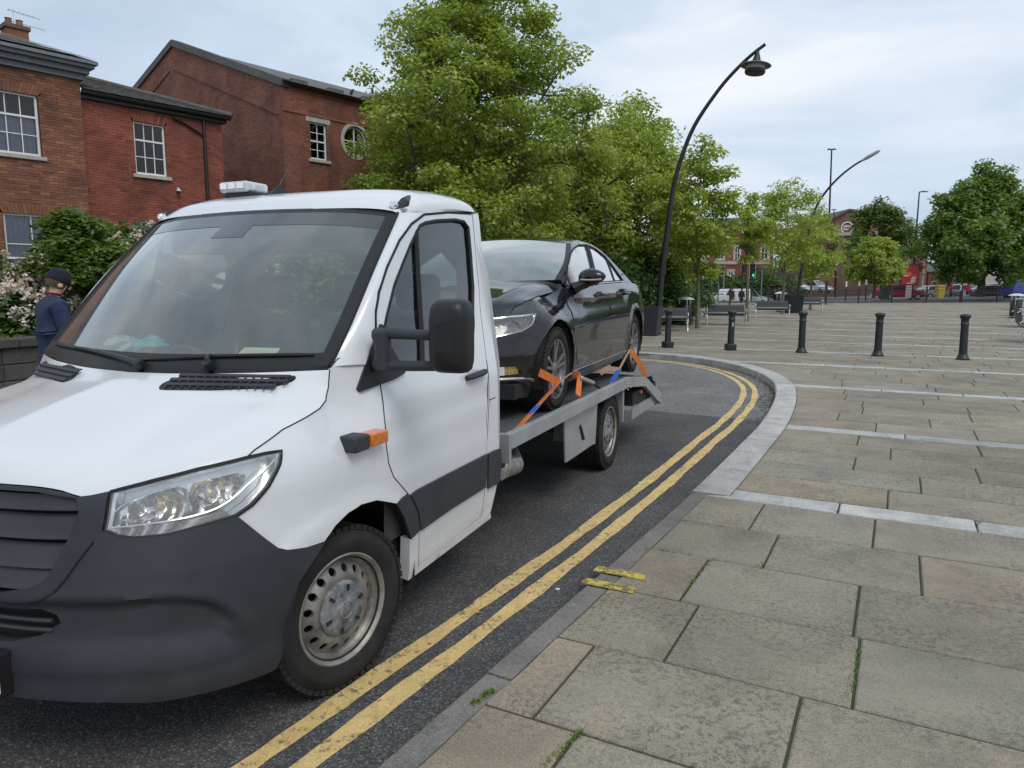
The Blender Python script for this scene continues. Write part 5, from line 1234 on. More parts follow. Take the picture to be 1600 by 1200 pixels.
def planter(p, label, w, h, rz):
    r_ = empty('planter', p, rz, label, 'planter', 'dark tapered planters'); a, b_ = w*.42, w*.5
    V = [(sx*k, sy*k, z) for z, k in ((0, a), (h, b_)) for sx, sy in ((-1, -1), (1, -1), (1, 1), (-1, 1))]
    MB().add(V, [(0, 1, 5, 4), (1, 2, 6, 5), (2, 3, 7, 6), (3, 0, 4, 7), (3, 2, 1, 0)]).build('tub', m_nav, r_, False, bevel=.012)
    for k, (x0, x1, y0, y1) in enumerate(((-b_, b_, -b_, -b_+.07), (-b_, b_, b_-.07, b_), (-b_, -b_+.07, -b_+.07, b_-.07), (b_-.07, b_, -b_+.07, b_-.07))): MB().box(x0, x1, y0, y1, h, h+.03).build('rim', m_nav, r_, False, bevel=.006)
    MB().add([(-b_+.07, -b_+.07, h-.06), (b_-.07, -b_+.07, h-.06), (b_-.07, b_-.07, h-.06), (-b_+.07, b_-.07, h-.06)], [(0, 1, 2, 3)]).build('soil', m_soil, r_)
g1 = gp(1009, 524); planter(g1, 'dark navy tapered planter beside the near curved lamp post', .95, .92, -.35); g2 = gp(1240, 489); planter(g2, 'distant dark planter beside the far curved lamp post', 1.05, .98, -.4)
# ---- curved lamp posts
def plane_pt(u, v, base, d):
    """pixel on the vertical plane through base that contains direction d"""
    r = ray(u, v); n = np.array([d[1], -d[0]]); t = ((np.array(base[:2])-CAM[:2])@n)/(r[:2]@n); return CAM+t*r
def curved_lamp(base, d, pix, label, hat, r0=.11, r1=.05):
    P = [np.array(base)]+[plane_pt(u, v, base, d) for u, v in pix]; P = catmull(P, 40); r_ = empty('street_lamp', base, 0, label, 'street lamp', 'curved black street lamps')
    Q = P-np.array(base); L = np.linspace(0, 1, len(Q)); MB().tube(Q, [r0*(1-f)**1.2+r1*(1-(1-f)**1.2) for f in L], 10).build('post', m_iron, r_)
    MB().lathe([(.17, 0), (.17, .04), (.13, .1), (r0, .12)], 14).build('base_collar', m_iron, r_)
    MB().tube([Q[8], Q[9]], r0*1.12, 10).build('post_band', m_iron, r_)
    if hat:
        tip = Q[-2]; h = tip+np.array([0, 0, -.03]); A = Matrix.Translation(h) @ Matrix.Rotation(.10, 4, 'Y') @ Matrix.Scale(1.12, 4)
        MB().lathe([(.03, .06), (.05, -.05), (.10, -.20), (.13, -.30)], 18, A).build('lamp_neck', m_iron, r_)
        MB().lathe([(.10, -.285), (.30, -.335), (.40, -.375), (.41, -.392), (.395, -.395), (.10, -.345)], 28, A).build('lamp_hood', M('hood_grey', (.10, .10, .10), .5, var=.2), r_)
        MB().lathe([(.25, -.36), (.25, -.50), (.23, -.50)], 26, A).build('lamp_drum', M('lamp_glass_drum', (.42, .41, .39), .35, var=.15), r_)
        MB().lathe([(.27, -.49), (.275, -.56), (.25, -.60), (.2, -.61), (0, -.60)], 26, A).build('lamp_ring', m_iron, r_)
    else:
        a, b_ = Q[-3], Q[-1]; dd = (b_-a)/np.linalg.norm(b_-a); MB().tube([b_-dd*.2, b_+dd*.1, b_+dd*.65, b_+dd*.8], [.05, .10, .09, .03], 10).build('lamp_head', M('lamp_head_grey', (.30, .31, .32), .4, metal=.4), r_)
lb = gp(1026, 522)
curved_lamp(lb, bD, [(1033, 440), (1043, 357), (1053, 290), (1067, 240), (1087, 193), (1123, 140), (1150, 109), (1174, 86), (1196, 69)], 'tall black curved lamp post with hat shaped lantern by the planter', True)
l2 = gp(1001, 500); curved_lamp(l2, -bD, [(998, 440), (994, 380), (990, 320), (982, 285), (968, 262), (948, 245), (935, 238)], 'curved lamp post leaning left in front of the big tree', False, .10, .05)
l3 = gp(1240, 488); curved_lamp(l3, bD, [(1249, 440), (1261, 370), (1274, 326), (1290, 300), (1312, 276), (1335, 258), (1352, 248)], 'far curved lamp post bending right above the slim trees', False)
def straight_lamp(u0, v0, u1, v1, d, arm, label):
    b_ = at(u0, v0, d); t = at(u1, v1, d); r_ = empty('street_lamp', b_, 0, label, 'street lamp', 'straight street lamps'); h = t-b_
    MB().tube([(0, 0, 0), (0, 0, h[2]*.2), tuple(h)], [.11, .10, .06], 8).build('post', m_iron, r_)
    for a in arm: MB().tube([tuple(h), (h[0]+a*.4, h[1], h[2]+.05), (h[0]+a, h[1], h[2]+.03)], [.05, .07, .05], 8).build('lamp_head', m_iron, r_)
straight_lamp(1290, 470, 1299.5, 234, 60, (-.35, .35), 'tall straight street lamp with a small double head'); straight_lamp(1424, 462, 1436.5, 300, 72, (.85,), 'straight street lamp with one arm behind the red poster'); straight_lamp(1305, 465, 1303, 328, 90, (.3, -.3), 'small distant straight street lamp below the tall double one')
# ---- railing along the far side
fpx = [(1094, 481), (1140, 479.5), (1200, 478), (1245, 477), (1290, 476), (1341, 474), (1393, 473.6), (1447, 473.2), (1502, 472.8), (1557, 472.2), (1612, 471.6), (1668, 471), (1725, 470.5)]
fp_ = [gp(u, v) for u, v in fpx]; rail = empty('guard_railing', fp_[0], 0, 'black guard railing along the far side of the square', 'railing'); f0 = np.array(fp_[0]); FH = 1.30
for p in fp_: q = np.array(p)-f0; MB().box(q[0]-.045, q[0]+.045, q[1]-.045, q[1]+.045, q[2], q[2]+FH+.08).build('post', m_iron, rail, False)
for a, b_ in zip(fp_[:-1], fp_[1:]):
    a, b_ = np.array(a)-f0, np.array(b_)-f0; z_ = np.array([0, 0, 1.0])
    MB().bar(a+z_*(FH-.02), b_+z_*(FH-.02), .05, .04).build('top_rail', m_iron, rail, False); MB().bar(a+z_*(FH-.22), b_+z_*(FH-.22), .03, .03).build('middle_rail', m_iron, rail, False); MB().bar(a+z_*.12, b_+z_*.12, .04, .03).build('bottom_rail', m_iron, rail, False)
    n_ = max(2, int(np.linalg.norm(b_-a)/.125)); mb = MB()
    for k in range(1, n_): p = a+(b_-a)*k/n_; mb.box(p[0]-.008, p[0]+.008, p[1]-.008, p[1]+.008, p[2]+.12, p[2]+FH-.2)
    mb.build('bars', m_iron, rail, False)['kind'] = 'stuff'
# ---- traffic lights
m_tl = M('signal_black', (.012, .012, .013), .4); m_tlb = M('signal_border', (.7, .7, .68), .6); m_lens = M('dark_lens', (.03, .01, .008), .25); m_green = emit('green_signal', (.03, .75, .40), 1.0); m_pole = M('grey_pole', (.20, .21, .21), .6, var=.15)
def signal(u, vb_, vt, d, rz, label, lit=False, hh=1.15, pole=m_iron):
    b_ = at(u, vb_, d); t = at(u, vt, d); r_ = empty('traffic_light', b_, 0, label, 'traffic light', 'traffic lights at the junction'); H = t[2]-b_[2]
    MB().tube([(0, 0, 0), (0, 0, H+.2)], .06, 8).build('pole', pole, r_)
    hd = empty('signal_head', (0, 0, H-hh/2), rz); hd.parent = r_
    if lit: MB().box(-.26, .26, -.02, .0, -hh*.56, hh*.56).build('backing_board', m_tlb, hd, False); MB().box(-.225, .225, -.05, -.021, -hh*.52, hh*.52).build('backing_face', m_tl, hd, False)
    MB().box(-.16, .16, -.22, -.03, -hh/2, hh/2).build('signal_box', m_tl, hd, False, bevel=.02)
    for k, z in enumerate((.34, 0, -.34)):
        Mk = axz((0, -.225, z*hh), (0, -1, 0)); on = lit and k == 2
        MB().lathe([(0, .01), (.10, .006), (.115, 0)], 14, Mk).build('lens', m_green if on else m_lens, hd)
        G = [[tuple(Mk @ Vector((.125*math.cos(t_), .125*math.sin(t_), z2))) for t_ in np.linspace(-.3, math.pi+.3, 10)] for z2 in (-.02, .18)]; MB().grid(np.array(G)).grid(np.array(G)+1e-4, True).build('visor', m_tl, hd)
signal(1173.5, 470, 412, 62, 0, 'traffic light showing green with a white bordered board', True); signal(1158, 474, 404, 60, 1.35, 'dark traffic light seen side on left of the green one'); signal(1231, 482, 399, 58, -1.5, 'dark traffic light seen side on right of the green one')
signal(1122, 470, 425, 80, 1.2, 'small far traffic light near the blue sign', pole=m_pole); signal(1189, 468, 425, 75, 2.8, 'traffic light facing away on a grey pole', pole=m_pole); signal(1130, 470, 417, 82, -1.7, 'tall far traffic light over the white van', pole=m_pole)
bs = at(1112, 428, 84); r_ = empty('direction_sign', (bs[0], bs[1], 0), 0, 'small blue direction sign on a pole above the white van', 'sign'); MB().tube([(0, 0, -.3), (0, 0, bs[2]+.2)], .05, 6).build('pole', m_pole, r_); MB().box(-.62, .62, -.08, -.05, bs[2]-.28, bs[2]+.28).build('sign_panel', M('sign_blue', (.03, .20, .62), .5), r_, False); MB().box(-.45, .45, -.084, -.08, bs[2]-.05, bs[2]+.05).build('sign_stripe', m_tlb, r_, False)
# ---- poster panel (flat print: soft ovals and white lettering blocks) and bins beyond the railing
def poster_mat():
    m, n, l, p = nodes('red_poster'); co = n.new('ShaderNodeTexCoord').outputs['Object']; sp = n.new('ShaderNodeSeparateXYZ'); l.new(co, sp.inputs[0])
    def ell(cx_, cz_, rx, rz2):
        a = maths(n, l, 'MULTIPLY', maths(n, l, 'SUBTRACT', sp.outputs[0], cx_), 1/rx); b2 = maths(n, l, 'MULTIPLY', maths(n, l, 'SUBTRACT', sp.outputs[2], cz_), 1/rz2)
        return maths(n, l, 'LESS_THAN', maths(n, l, 'ADD', maths(n, l, 'MULTIPLY', a, a), maths(n, l, 'MULTIPLY', b2, b2)), 1.0)
    c = mixc(n, l, ell(-.25, 2.15, .42, .22), (.36, .012, .022), (.50, .12, .06)); c = mixc(n, l, ell(.45, 1.95, .35, .18), c, (.46, .06, .04))
    l.new(c, p.inputs['Base Color']); p.inputs['Roughness'].default_value = .35; return m
pb_ = at(1419, 466, 66); r_ = empty('poster_panel', (pb_[0], pb_[1], pb_[2]), 0, 'red advertising poster on a stand behind the railing', 'poster'); k = 66/FPX
MB().box(-.84, .84, -.05, .12, 1.15, 3.05).build('frame', m_iron, r_, False, bevel=.03); MB().box(-.75, .75, -.062, -.051, 1.22, 2.92).build('print', poster_mat(), r_, False)
for i, (x, z, w) in enumerate(((-.35, 2.02, .36), (.35, 1.86, .36), (.30, 1.74, .42), (.28, 1.62, .40), (.30, 1.50, .50), (.05, 1.36, .60))): MB().box(x-w/2, x+w/2, -.066, -.063, z-.035, z+.035).build('lettering', m_tlb, r_, False)
MB().box(-.25, .25, -.05, .05, 0, 1.15).build('leg', M('poster_leg', (.5, .48, .45), .6), r_, False)
def wheelie(u, v0, v1, d, col, lab, nm, cat):
    b_ = at(u, v0, d); h = at(u, v1, d)[2]-b_[2]; r_ = empty(nm, b_, 0, lab, cat); w = h*.26
    MB().add([(sx*k_, sy*k_, z) for z, k_ in ((0, w*.8), (h*.86, w)) for sx, sy in ((-1, -1), (1, -1), (1, 1), (-1, 1))], [(0, 1, 5, 4), (1, 2, 6, 5), (2, 3, 7, 6), (3, 0, 4, 7), (3, 2, 1, 0), (4, 5, 6, 7)]).build('box', col, r_, False, bevel=.02); MB().box(-w*1.06, w*1.06, -w*1.06, w*1.06, h*.87, h).build('lid', col, r_, False, bevel=.03)
wheelie(1468, 466, 445, 64, M('bin_yellow', (.62, .42, .05), .5), 'bright yellow bin just right of the red poster', 'grit_bin', 'bin'); wheelie(1382, 468, 445, 64, M('bin_dark_green', (.012, .03, .022), .5), 'dark green bin in front of the red car', 'street_bin', 'bin')
wheelie(1112, 470, 457, 83, M('bin_yellow', (.62, .42, .05), .5), 'small yellow post at the rear of the white van', 'marker_post', 'post')
# ================================================================== trees and plants
def leaf_mat(name, cols, trans=.35):
    if name in MATS: return MATS[name]
    m = bpy.data.materials.new(name); m.use_nodes = True; n = m.node_tree.nodes; l = m.node_tree.links; n.clear()
    out = n.new('ShaderNodeOutputMaterial'); g = n.new('ShaderNodeNewGeometry'); k = len(cols)
    fac = maths(n, l, 'ADD', maths(n, l, 'MULTIPLY', g.outputs['Random Per Island'], .45), maths(n, l, 'MULTIPLY', noise(n, l, g.outputs['Position'], .9, 3, .6), .55))
    c = ramp(n, l, fac, [(.2+.6*i/(k-1), c_) for i, c_ in enumerate(cols)])
    d = n.new('ShaderNodeBsdfDiffuse'); t = n.new('ShaderNodeBsdfTranslucent'); gl = n.new('ShaderNodeBsdfGlossy'); gl.inputs['Roughness'].default_value = .45
    l.new(c, d.inputs[0]); l.new(mixc(n, l, 1.0, c, (1.25, 1.3, .7), 'MULTIPLY'), t.inputs[0])
    a = n.new('ShaderNodeMixShader'); a.inputs[0].default_value = trans+.10; l.new(d.outputs[0], a.inputs[1]); l.new(t.outputs[0], a.inputs[2])
    b_ = n.new('ShaderNodeMixShader'); b_.inputs[0].default_value = .05; l.new(a.outputs[0], b_.inputs[1]); l.new(gl.outputs[0], b_.inputs[2]); l.new(b_.outputs[0], out.inputs[0])
    MATS[name] = m; return m
m_maple = leaf_mat('maple_leaf', [(0.125, 0.18, 0.024), (0.225, 0.295, 0.044), (0.32, 0.395, 0.066), (0.42, 0.47, 0.11)])
m_rob = leaf_mat('robinia_leaf', [(0.18, 0.25, 0.034), (0.27, 0.345, 0.05), (0.36, 0.43, 0.07), (0.44, 0.49, 0.12)])
m_lime = leaf_mat('lime_leaf', [(0.08, 0.15, 0.026), (0.135, 0.225, 0.042), (0.19, 0.285, 0.06), (0.25, 0.34, 0.09)])
m_dark = leaf_mat('dark_leaf', [(0.034, 0.068, 0.017), (0.055, 0.11, 0.024), (0.097, 0.165, 0.033)])
m_mid = leaf_mat('mid_leaf', [(0.07, 0.12, 0.022), (0.12, 0.185, 0.035), (0.18, 0.25, 0.055)])
m_flow = leaf_mat('pale_pink_blossom', [(.66, .52, .53), (.76, .65, .65), (.80, .74, .73)], .3)
m_bark = M('bark', (.085, .072, .058), .9, var=.4, vs_=18, bmp=.6, bs=30); m_bark2 = M('young_bark', (.15, .13, .10), .9, var=.35, vs_=20, bmp=.5, bs=40)
def leaves(C, sig, per, size, rng, flat=.35, stretch=1.5):
    """leaf quads scattered round cluster centres"""
    n = len(C)*per; c = np.repeat(C, per, 0); sg = np.repeat(np.broadcast_to(sig, (len(C), 3)) if np.ndim(sig) else np.full((len(C), 3), sig), per, 0)
    u = rng.normal(size=(n, 3)); u /= np.linalg.norm(u, axis=1)[:, None]; P = c+u*sg*(rng.random((n, 1))**.45)*1.6
    nr_ = rng.normal(size=(n, 3)); nr_[:, 2] = abs(nr_[:, 2])+flat*2.2; nr_ += .9*u; nr_ /= np.linalg.norm(nr_, axis=1)[:, None]
    t = np.cross(nr_, rng.normal(size=(n, 3))); t /= np.linalg.norm(t, axis=1)[:, None]; b_ = np.cross(nr_, t)
    s = size*(.6+.8*rng.random((n, 1))); a, w = t*s*.5*stretch, b_*s*.5
    V = np.stack([P-a, P+w*.9-a*.1-nr_*s*.08, P+a, P-w*.9-a*.1-nr_*s*.08], 1).reshape(-1, 3)
    return V, np.arange(n*4).reshape(-1, 4)
def tree(name, label, cat, base, H, prof, ncl, per, lsize, lmat, trunk_r, seed, sig=.45, group=None, trunk_top=.72, nlimb=14, shell=.55, fork=.22, bark=None, squash=.75, ax=1.0, ay=1.0, lean=(0, 0), stretch=1.5, kind=None, flat=.35, droop=0.0):
    """prof: crown radius by height fraction [(h, r)...]; a tapered trunk, limbs that fork to leaf clusters"""
    rng = np.random.default_rng(seed); hs = np.array([p[0] for p in prof]); rs2 = np.array([p[1] for p in prof]); ph = rng.uniform(0, 6.28, 8)
    C = []; w = rs2**2
    while len(C) < ncl:
        h = rng.uniform(hs[0], hs[-1]); r = np.interp(h, hs, rs2)
        if rng.random()*max(rs2)**1.3 > r**1.3: continue
        a = rng.uniform(0, 2*math.pi); lump = 1+.16*math.sin(3*a+ph[0]+5*h)+.12*math.sin(5*a+ph[1]-9*h)+.10*math.sin(9*a+ph[2]+14*h)
        f = (shell+(1-shell)*rng.random())**1.0 if rng.random() < .75 else rng.random()
        rr = r*lump*f; C.append((rr*math.cos(a)*ax+lean[0]*h, rr*math.sin(a)*ay+lean[1]*h, h*H-droop*f*f))
    C = np.array(C)
    if kind or not cat: root = empty(name, base)
    else: root = empty(name, base, 0, label, cat, group)
    # trunk
    tz = H*trunk_top; wob = rng.normal(size=2)*.02*H; TP = catmull([(0, 0, -.1), (wob[0]*.3, wob[1]*.3, tz*.35), (wob[0]+lean[0]*.4, wob[1]+lean[1]*.4, tz*.7), (wob[0]*.6+lean[0]*trunk_top, wob[1]*.6+lean[1]*trunk_top, tz)], 14)
    tr_ = MB().tube(TP, [trunk_r*(1.35 if i == 0 else 1)*(1-.8*i/13) for i in range(14)], 9); tr_.build('trunk', bark or m_bark, root)
    # limbs to spread-out clusters
    idx = [int(rng.integers(len(C)))]
    D = np.linalg.norm(C-C[idx[0]], axis=1)
    for _ in range(nlimb-1): k = int(D.argmax()); idx.append(k); D = np.minimum(D, np.linalg.norm(C-C[k], axis=1))
    NP = [TP[4:]]; lm = MB()
    for k in idx:
        c = C[k]; z0 = max(fork*H, min(tz*.95, c[2]-np.hypot(c[0], c[1])*.75-.05*H)); a = np.array([np.interp(z0, TP[:, 2], TP[:, 0]), np.interp(z0, TP[:, 2], TP[:, 1]), z0])
        mid = a+(c-a)*.5+np.array([0, 0, -.06*np.linalg.norm(c-a)])+rng.normal(size=3)*.05*np.linalg.norm(c-a); L = catmull([a, mid, a+(c-a)*.93], 9)
        r0 = trunk_r*.42*(1-.45*z0/H); lm.tube(L, [r0*(1-.86*i/8) for i in range(9)], 6, cap=False); NP.append(L)
    lm.build('limbs', bark or m_bark, root)['kind'] = 'stuff'
    NPa = np.vstack(NP); tw = MB()
    for c in C[rng.random(len(C)) < .8]:
        cand = NPa[NPa[:, 2] < c[2]+.05*H]; 
        if not len(cand): continue
        a = cand[np.linalg.norm(cand-c, axis=1).argmin()]; d = np.linalg.norm(c-a)
        if d < .08: continue
        mid = (a+c)/2+rng.normal(size=3)*.07*d; tw.tube([a, mid, c], [min(trunk_r*.13, .035), min(trunk_r*.09, .02), .004], 4, cap=False)
    tw.build('twigs', bark or m_bark, root)['kind'] = 'stuff'
    V, Fq = leaves(C, np.array([sig, sig, sig*squash]), per, lsize, rng, flat, stretch)
    mesh_obj('crown', np_mesh('crown', V, Fq.astype(np.int32), False), lmat, root)
    return root
# the large maple behind the truck
tb = at(752, 470, 24.5); tree('maple_tree', 'large yellow green maple tree behind the recovery truck', 'tree', (tb[0], tb[1], 0), 11.9, [(.12, 2.6), (.25, 4.0), (.42, 4.35), (.58, 3.9), (.72, 3.1), (.86, 2.25), (.95, 1.2), (1.0, .5)], 560, 220, .098, m_maple, .26, 21, .42, nlimb=22, shell=.5, fork=.18, stretch=1.25, squash=.48)
tb = at(985, 470, 34); tree('maple_tree', 'second maple tree behind the near curved lamp post', 'tree', (tb[0], tb[1], 0), 10.0, [(.10, 2.0), (.25, 3.0), (.5, 3.2), (.7, 2.6), (.88, 1.5), (1.0, .4)], 280, 170, .12, m_maple, .2, 22, .42, nlimb=16, stretch=1.25)
tb = at(900, 470, 33); tree('maple_tree', 'maple tree filling the gap right of the large one', 'tree', (tb[0], tb[1], 0), 7.4, [(.06, 2.4), (.25, 3.0), (.5, 2.8), (.75, 1.9), (1.0, .5)], 210, 160, .12, m_maple, .2, 23, .48, nlimb=12, stretch=1.25)
# slim young trees along the square
def slim(u, v, vt, w, label, seed, ncl, d=None, lean=(0, 0), per=75, low=.30):
    b_ = gp(u, v) if d is None else at(u, v, d); dist = b_[1]; Hh = at(u, vt, dist)[2]-b_[2]; r = w/2/FPX*dist
    return tree('young_tree', label, 'tree', b_, Hh, [(low, r*.35), (low+.12, r*.8), (low+.28, r), (.78, r*.85), (.9, r*.55), (1.0, r*.2)], ncl, int(per*1.35), .09, m_rob, .085, seed, r*.21, 'slim young trees lining the square', .8, 12, .45, .30, m_bark2, .55, lean=lean, stretch=2.0, droop=.25)
slim(968, 505, 150, 190, 'feathery young tree in front of the maples by the planter', 31, 130, per=95); slim(1090, 513, 208, 120, 'feathery young tree right of the near curved lamp post', 32, 95); slim(1167, 502, 284, 74, 'thin young tree standing beside the traffic lights', 33, 46, per=60, low=.46)
slim(1222, 491, 274, 110, 'young tree behind the distant dark planter', 34, 90, low=.36); slim(1266, 484, 318, 90, 'young tree with low umbrella crown right of the far planter', 35, 80)
# right-hand trees beyond the railing
tb = at(1531, 462, 66); tree('lime_tree', 'big dense green tree beyond the railing at the right', 'tree', tb, 11.6, [(.12, 2.6), (.25, 4.6), (.42, 5.2), (.6, 4.6), (.78, 3.2), (.92, 1.6), (1.0, .5)], 420, 100, .24, m_lime, .34, 41, .55, 'trees beyond the railing', .7, 16, stretch=1.3)
tb = at(1640, 462, 72); tree('lime_tree', 'tree cut off by the right picture edge', 'tree', tb, 11.0, [(.15, 2.5), (.3, 4.4), (.55, 4.4), (.8, 2.8), (1.0, .5)], 160, 90, .26, m_lime, .3, 42, .6, 'trees beyond the railing', .7, 12, stretch=1.3)
tb = at(1365, 464, 63); tree('round_tree', 'small round bright green tree left of the red poster', 'tree', tb, 5.35, [(.22, 1.3), (.4, 2.0), (.6, 2.05), (.82, 1.4), (1.0, .35)], 150, 90, .15, m_rob, .11, 43, .36, 'trees beyond the railing', .75, 10, stretch=1.8)
tb = at(1366, 462, 80); tree('ash_tree', 'grey green tree in front of the gabled warehouse', 'tree', tb, 10.6, [(.28, 2.0), (.45, 3.6), (.65, 3.4), (.85, 2.0), (1.0, .5)], 190, 80, .2, m_mid, .2, 44, .5, 'trees beyond the railing', .75, 12, stretch=1.8)
# dark undergrowth below the maples, hedge by the junction
def shrub(name, label, base, H, prof, ncl, per, ls, mat, seed, sig, ax=1, ay=1, cat='shrub', group=None): return tree(name, label, cat, base, H, prof, ncl, per, ls, mat, .05, seed, sig, group, .7, 8, .4, .05, ax=ax, ay=ay, stretch=1.5)
for (u, d, w, vt, lab, sd_, mt) in ((690, 23.5, 3.6, 400, 'dark evergreen shrub below the large maple, left of centre', 51, m_dark), (830, 24.5, 3.2, 395, 'dark evergreen shrub below the large maple, seen over the car roof', 52, m_dark), (935, 29, 2.6, 400, 'dark evergreen shrub left of the near curved lamp post', 53, m_dark), (1010, 32, 2.4, 405, 'dark evergreen shrub behind the navy planter', 54, m_dark), (1040, 38, 1.7, 425, 'dull green hedge shrub behind the leftmost bench', 55, m_dark), (1078, 52, 1.5, 432, 'dull green hedge shrub left of the white van', 56, m_dark), (1185, 92, 5.5, 432, 'dark hedge shrub under the traffic lights', 57, m_dark), (1140, 95, 6, 436, 'low dark hedge shrub behind the white van', 58, m_dark)):
    b_ = at(u, 480, d); hgt = at(u, vt, d)[2]+.1; shrub('evergreen_shrub', lab, (b_[0], b_[1], -.1), hgt, [(.02, w*.85), (.3, w), (.65, w*.85), (.9, w*.5), (1.0, w*.2)], 150, 90, .12 if d < 60 else .3, mt, sd_, .42 if d < 60 else .8, group='evergreen shrubs under the trees')
# ---- the front garden: wall, rhododendrons, acer
m_stone = slab_mat('garden_wall_stone', [(0, (.055, .05, .045)), (.5, (.08, .073, .064)), (1, (.045, .042, .04))], .5, 5)
wl = empty('garden_wall', (*vl(-6.6, -4), 0), -VY, 'low dark stone garden wall behind the man in the navy jumper', 'wall'); rw = random.Random(9); WH = 1.0
def block(x0, x1, y0, y1, z0, z1, nm): MB().box(x0, x1, y0, y1, z0, z1).build(nm, m_stone, wl, False, bevel=.012, segs=1)
y = 0
while y < 18: e_ = y+rw.uniform(.7, 1.0); block(-.20, .20, y+.004, e_-.004, WH-.11, WH, 'coping_stone'); y = e_
for k in range(4):
    y = -rw.uniform(0, .3)
    while y < 18: e_ = y+rw.uniform(.30, .62); block(-.15, .15+rw.uniform(-.012, .012), y+.006, e_-.006, .08+.2025*k, .276+.2025*k, 'wall_stone'); y = e_
MB().box(-.12, .12, 0, 18, 0, WH-.11).build('mortar_core', m_joint, wl, False)
gs_ = MB(); a, b_, c_, d_ = vl(-6.75, -5), vl(-24, -5), vl(-24, 24), vl(-6.75, 24); gs_.add([(*a, .55), (*b_, .75), (*c_, .75), (*d_, .55)], [(0, 3, 2, 1)]); tag(gs_.build('garden_bed', m_grass), kind='structure')
def bush(u, v, d, H, prof, ncl, per, ls, mat, sd_, sig, label, flowers=0, name='rhododendron_bush', zb=.5, fl_size=.05, fl_low=.15):
    b_ = at(u, v, d); r_ = shrub(name, label, (b_[0], b_[1], zb), H, prof, ncl, per, ls, mat, sd_, sig, group='garden bushes behind the wall')
    if flowers:
        rng = np.random.default_rng(sd_+5); hs = np.array([p[0] for p in prof]); rr = np.array([p[1] for p in prof]); C = []
        for _ in range(flowers):
            h = rng.uniform(fl_low, .98); a = rng.uniform(0, 6.28); k = np.interp(h, hs, rr)*rng.uniform(.98, 1.22)+.08; C.append((k*math.cos(a), k*math.sin(a), h*H+rng.uniform(0, .12)))
        V, Fq = leaves(np.array(C), .062, 26, fl_size, rng, .1, 1.1); mesh_obj('blossom', np_mesh('blossom', V, Fq.astype(np.int32), False), m_flow, r_)
    return r_
bush(20, 470, 10.3, 1.28, [(.05, .6), (.35, .78), (.7, .7), (1, .3)], 90, 80, .075, m_dark, 61, .17, 'pale pink rhododendron at the left picture edge', 330, fl_size=.045)
bush(-60, 470, 11.5, 1.7, [(.05, .9), (.35, 1.1), (.7, .9), (1, .3)], 60, 80, .085, m_dark, 62, .22, 'rhododendron cut off by the left picture edge', 60)
bush(172, 440, 15.0, 2.15, [(.05, 1.2), (.4, 1.4), (.75, 1.2), (1, .5)], 120, 80, .10, m_dark, 63, .26, 'tall pink rhododendron in front of the red brick house', 230, fl_low=.5)
bush(300, 450, 14.5, 2.3, [(.05, 1.3), (.4, 1.6), (.75, 1.2), (1, .5)], 110, 80, .10, m_dark, 64, .28, 'rhododendron seen through the truck windscreen', 170, fl_low=.4)
bush(450, 455, 16, 2.0, [(.05, 1.6), (.4, 1.9), (.75, 1.4), (1, .5)], 110, 80, .12, m_mid, 65, .3, 'green garden bush behind the truck cab')
bush(30, 500, 9.9, .62, [(.05, .7), (.5, .8), (1, .4)], 60, 90, .06, m_mid, 66, .15, 'low light green plants along the top of the wall', name='low_shrub', zb=.62)
bush(66, 500, 10.2, .75, [(.05, .7), (.5, .8), (1, .4)], 60, 90, .06, m_dark, 67, .15, 'low dark plants behind the man in navy', name='low_shrub', zb=.62)
b_ = at(122, 470, 10.8); tree('acer_tree', 'leafy green acer spreading over the garden wall', 'tree', (b_[0], b_[1], .55), 2.15, [(.22, .5), (.4, .78), (.6, .82), (.8, .62), (.93, .4), (1.0, .2)], 150, 95, .055, m_mid, .05, 68, .15, None, .7, 12, .4, .12, m_bark, .45, stretch=1.9, flat=.8, ax=.85)
b_ = at(175, 470, 10.9); tree('acer_tree', 'second leafy green shrub behind the truck windscreen pillar', 'tree', (b_[0], b_[1], .55), 1.75, [(.1, .6), (.4, .9), (.7, .8), (1.0, .25)], 120, 95, .055, m_mid, .05, 69, .17, None, .7, 10, .4, .1, m_bark, .5, stretch=1.9, flat=.8)
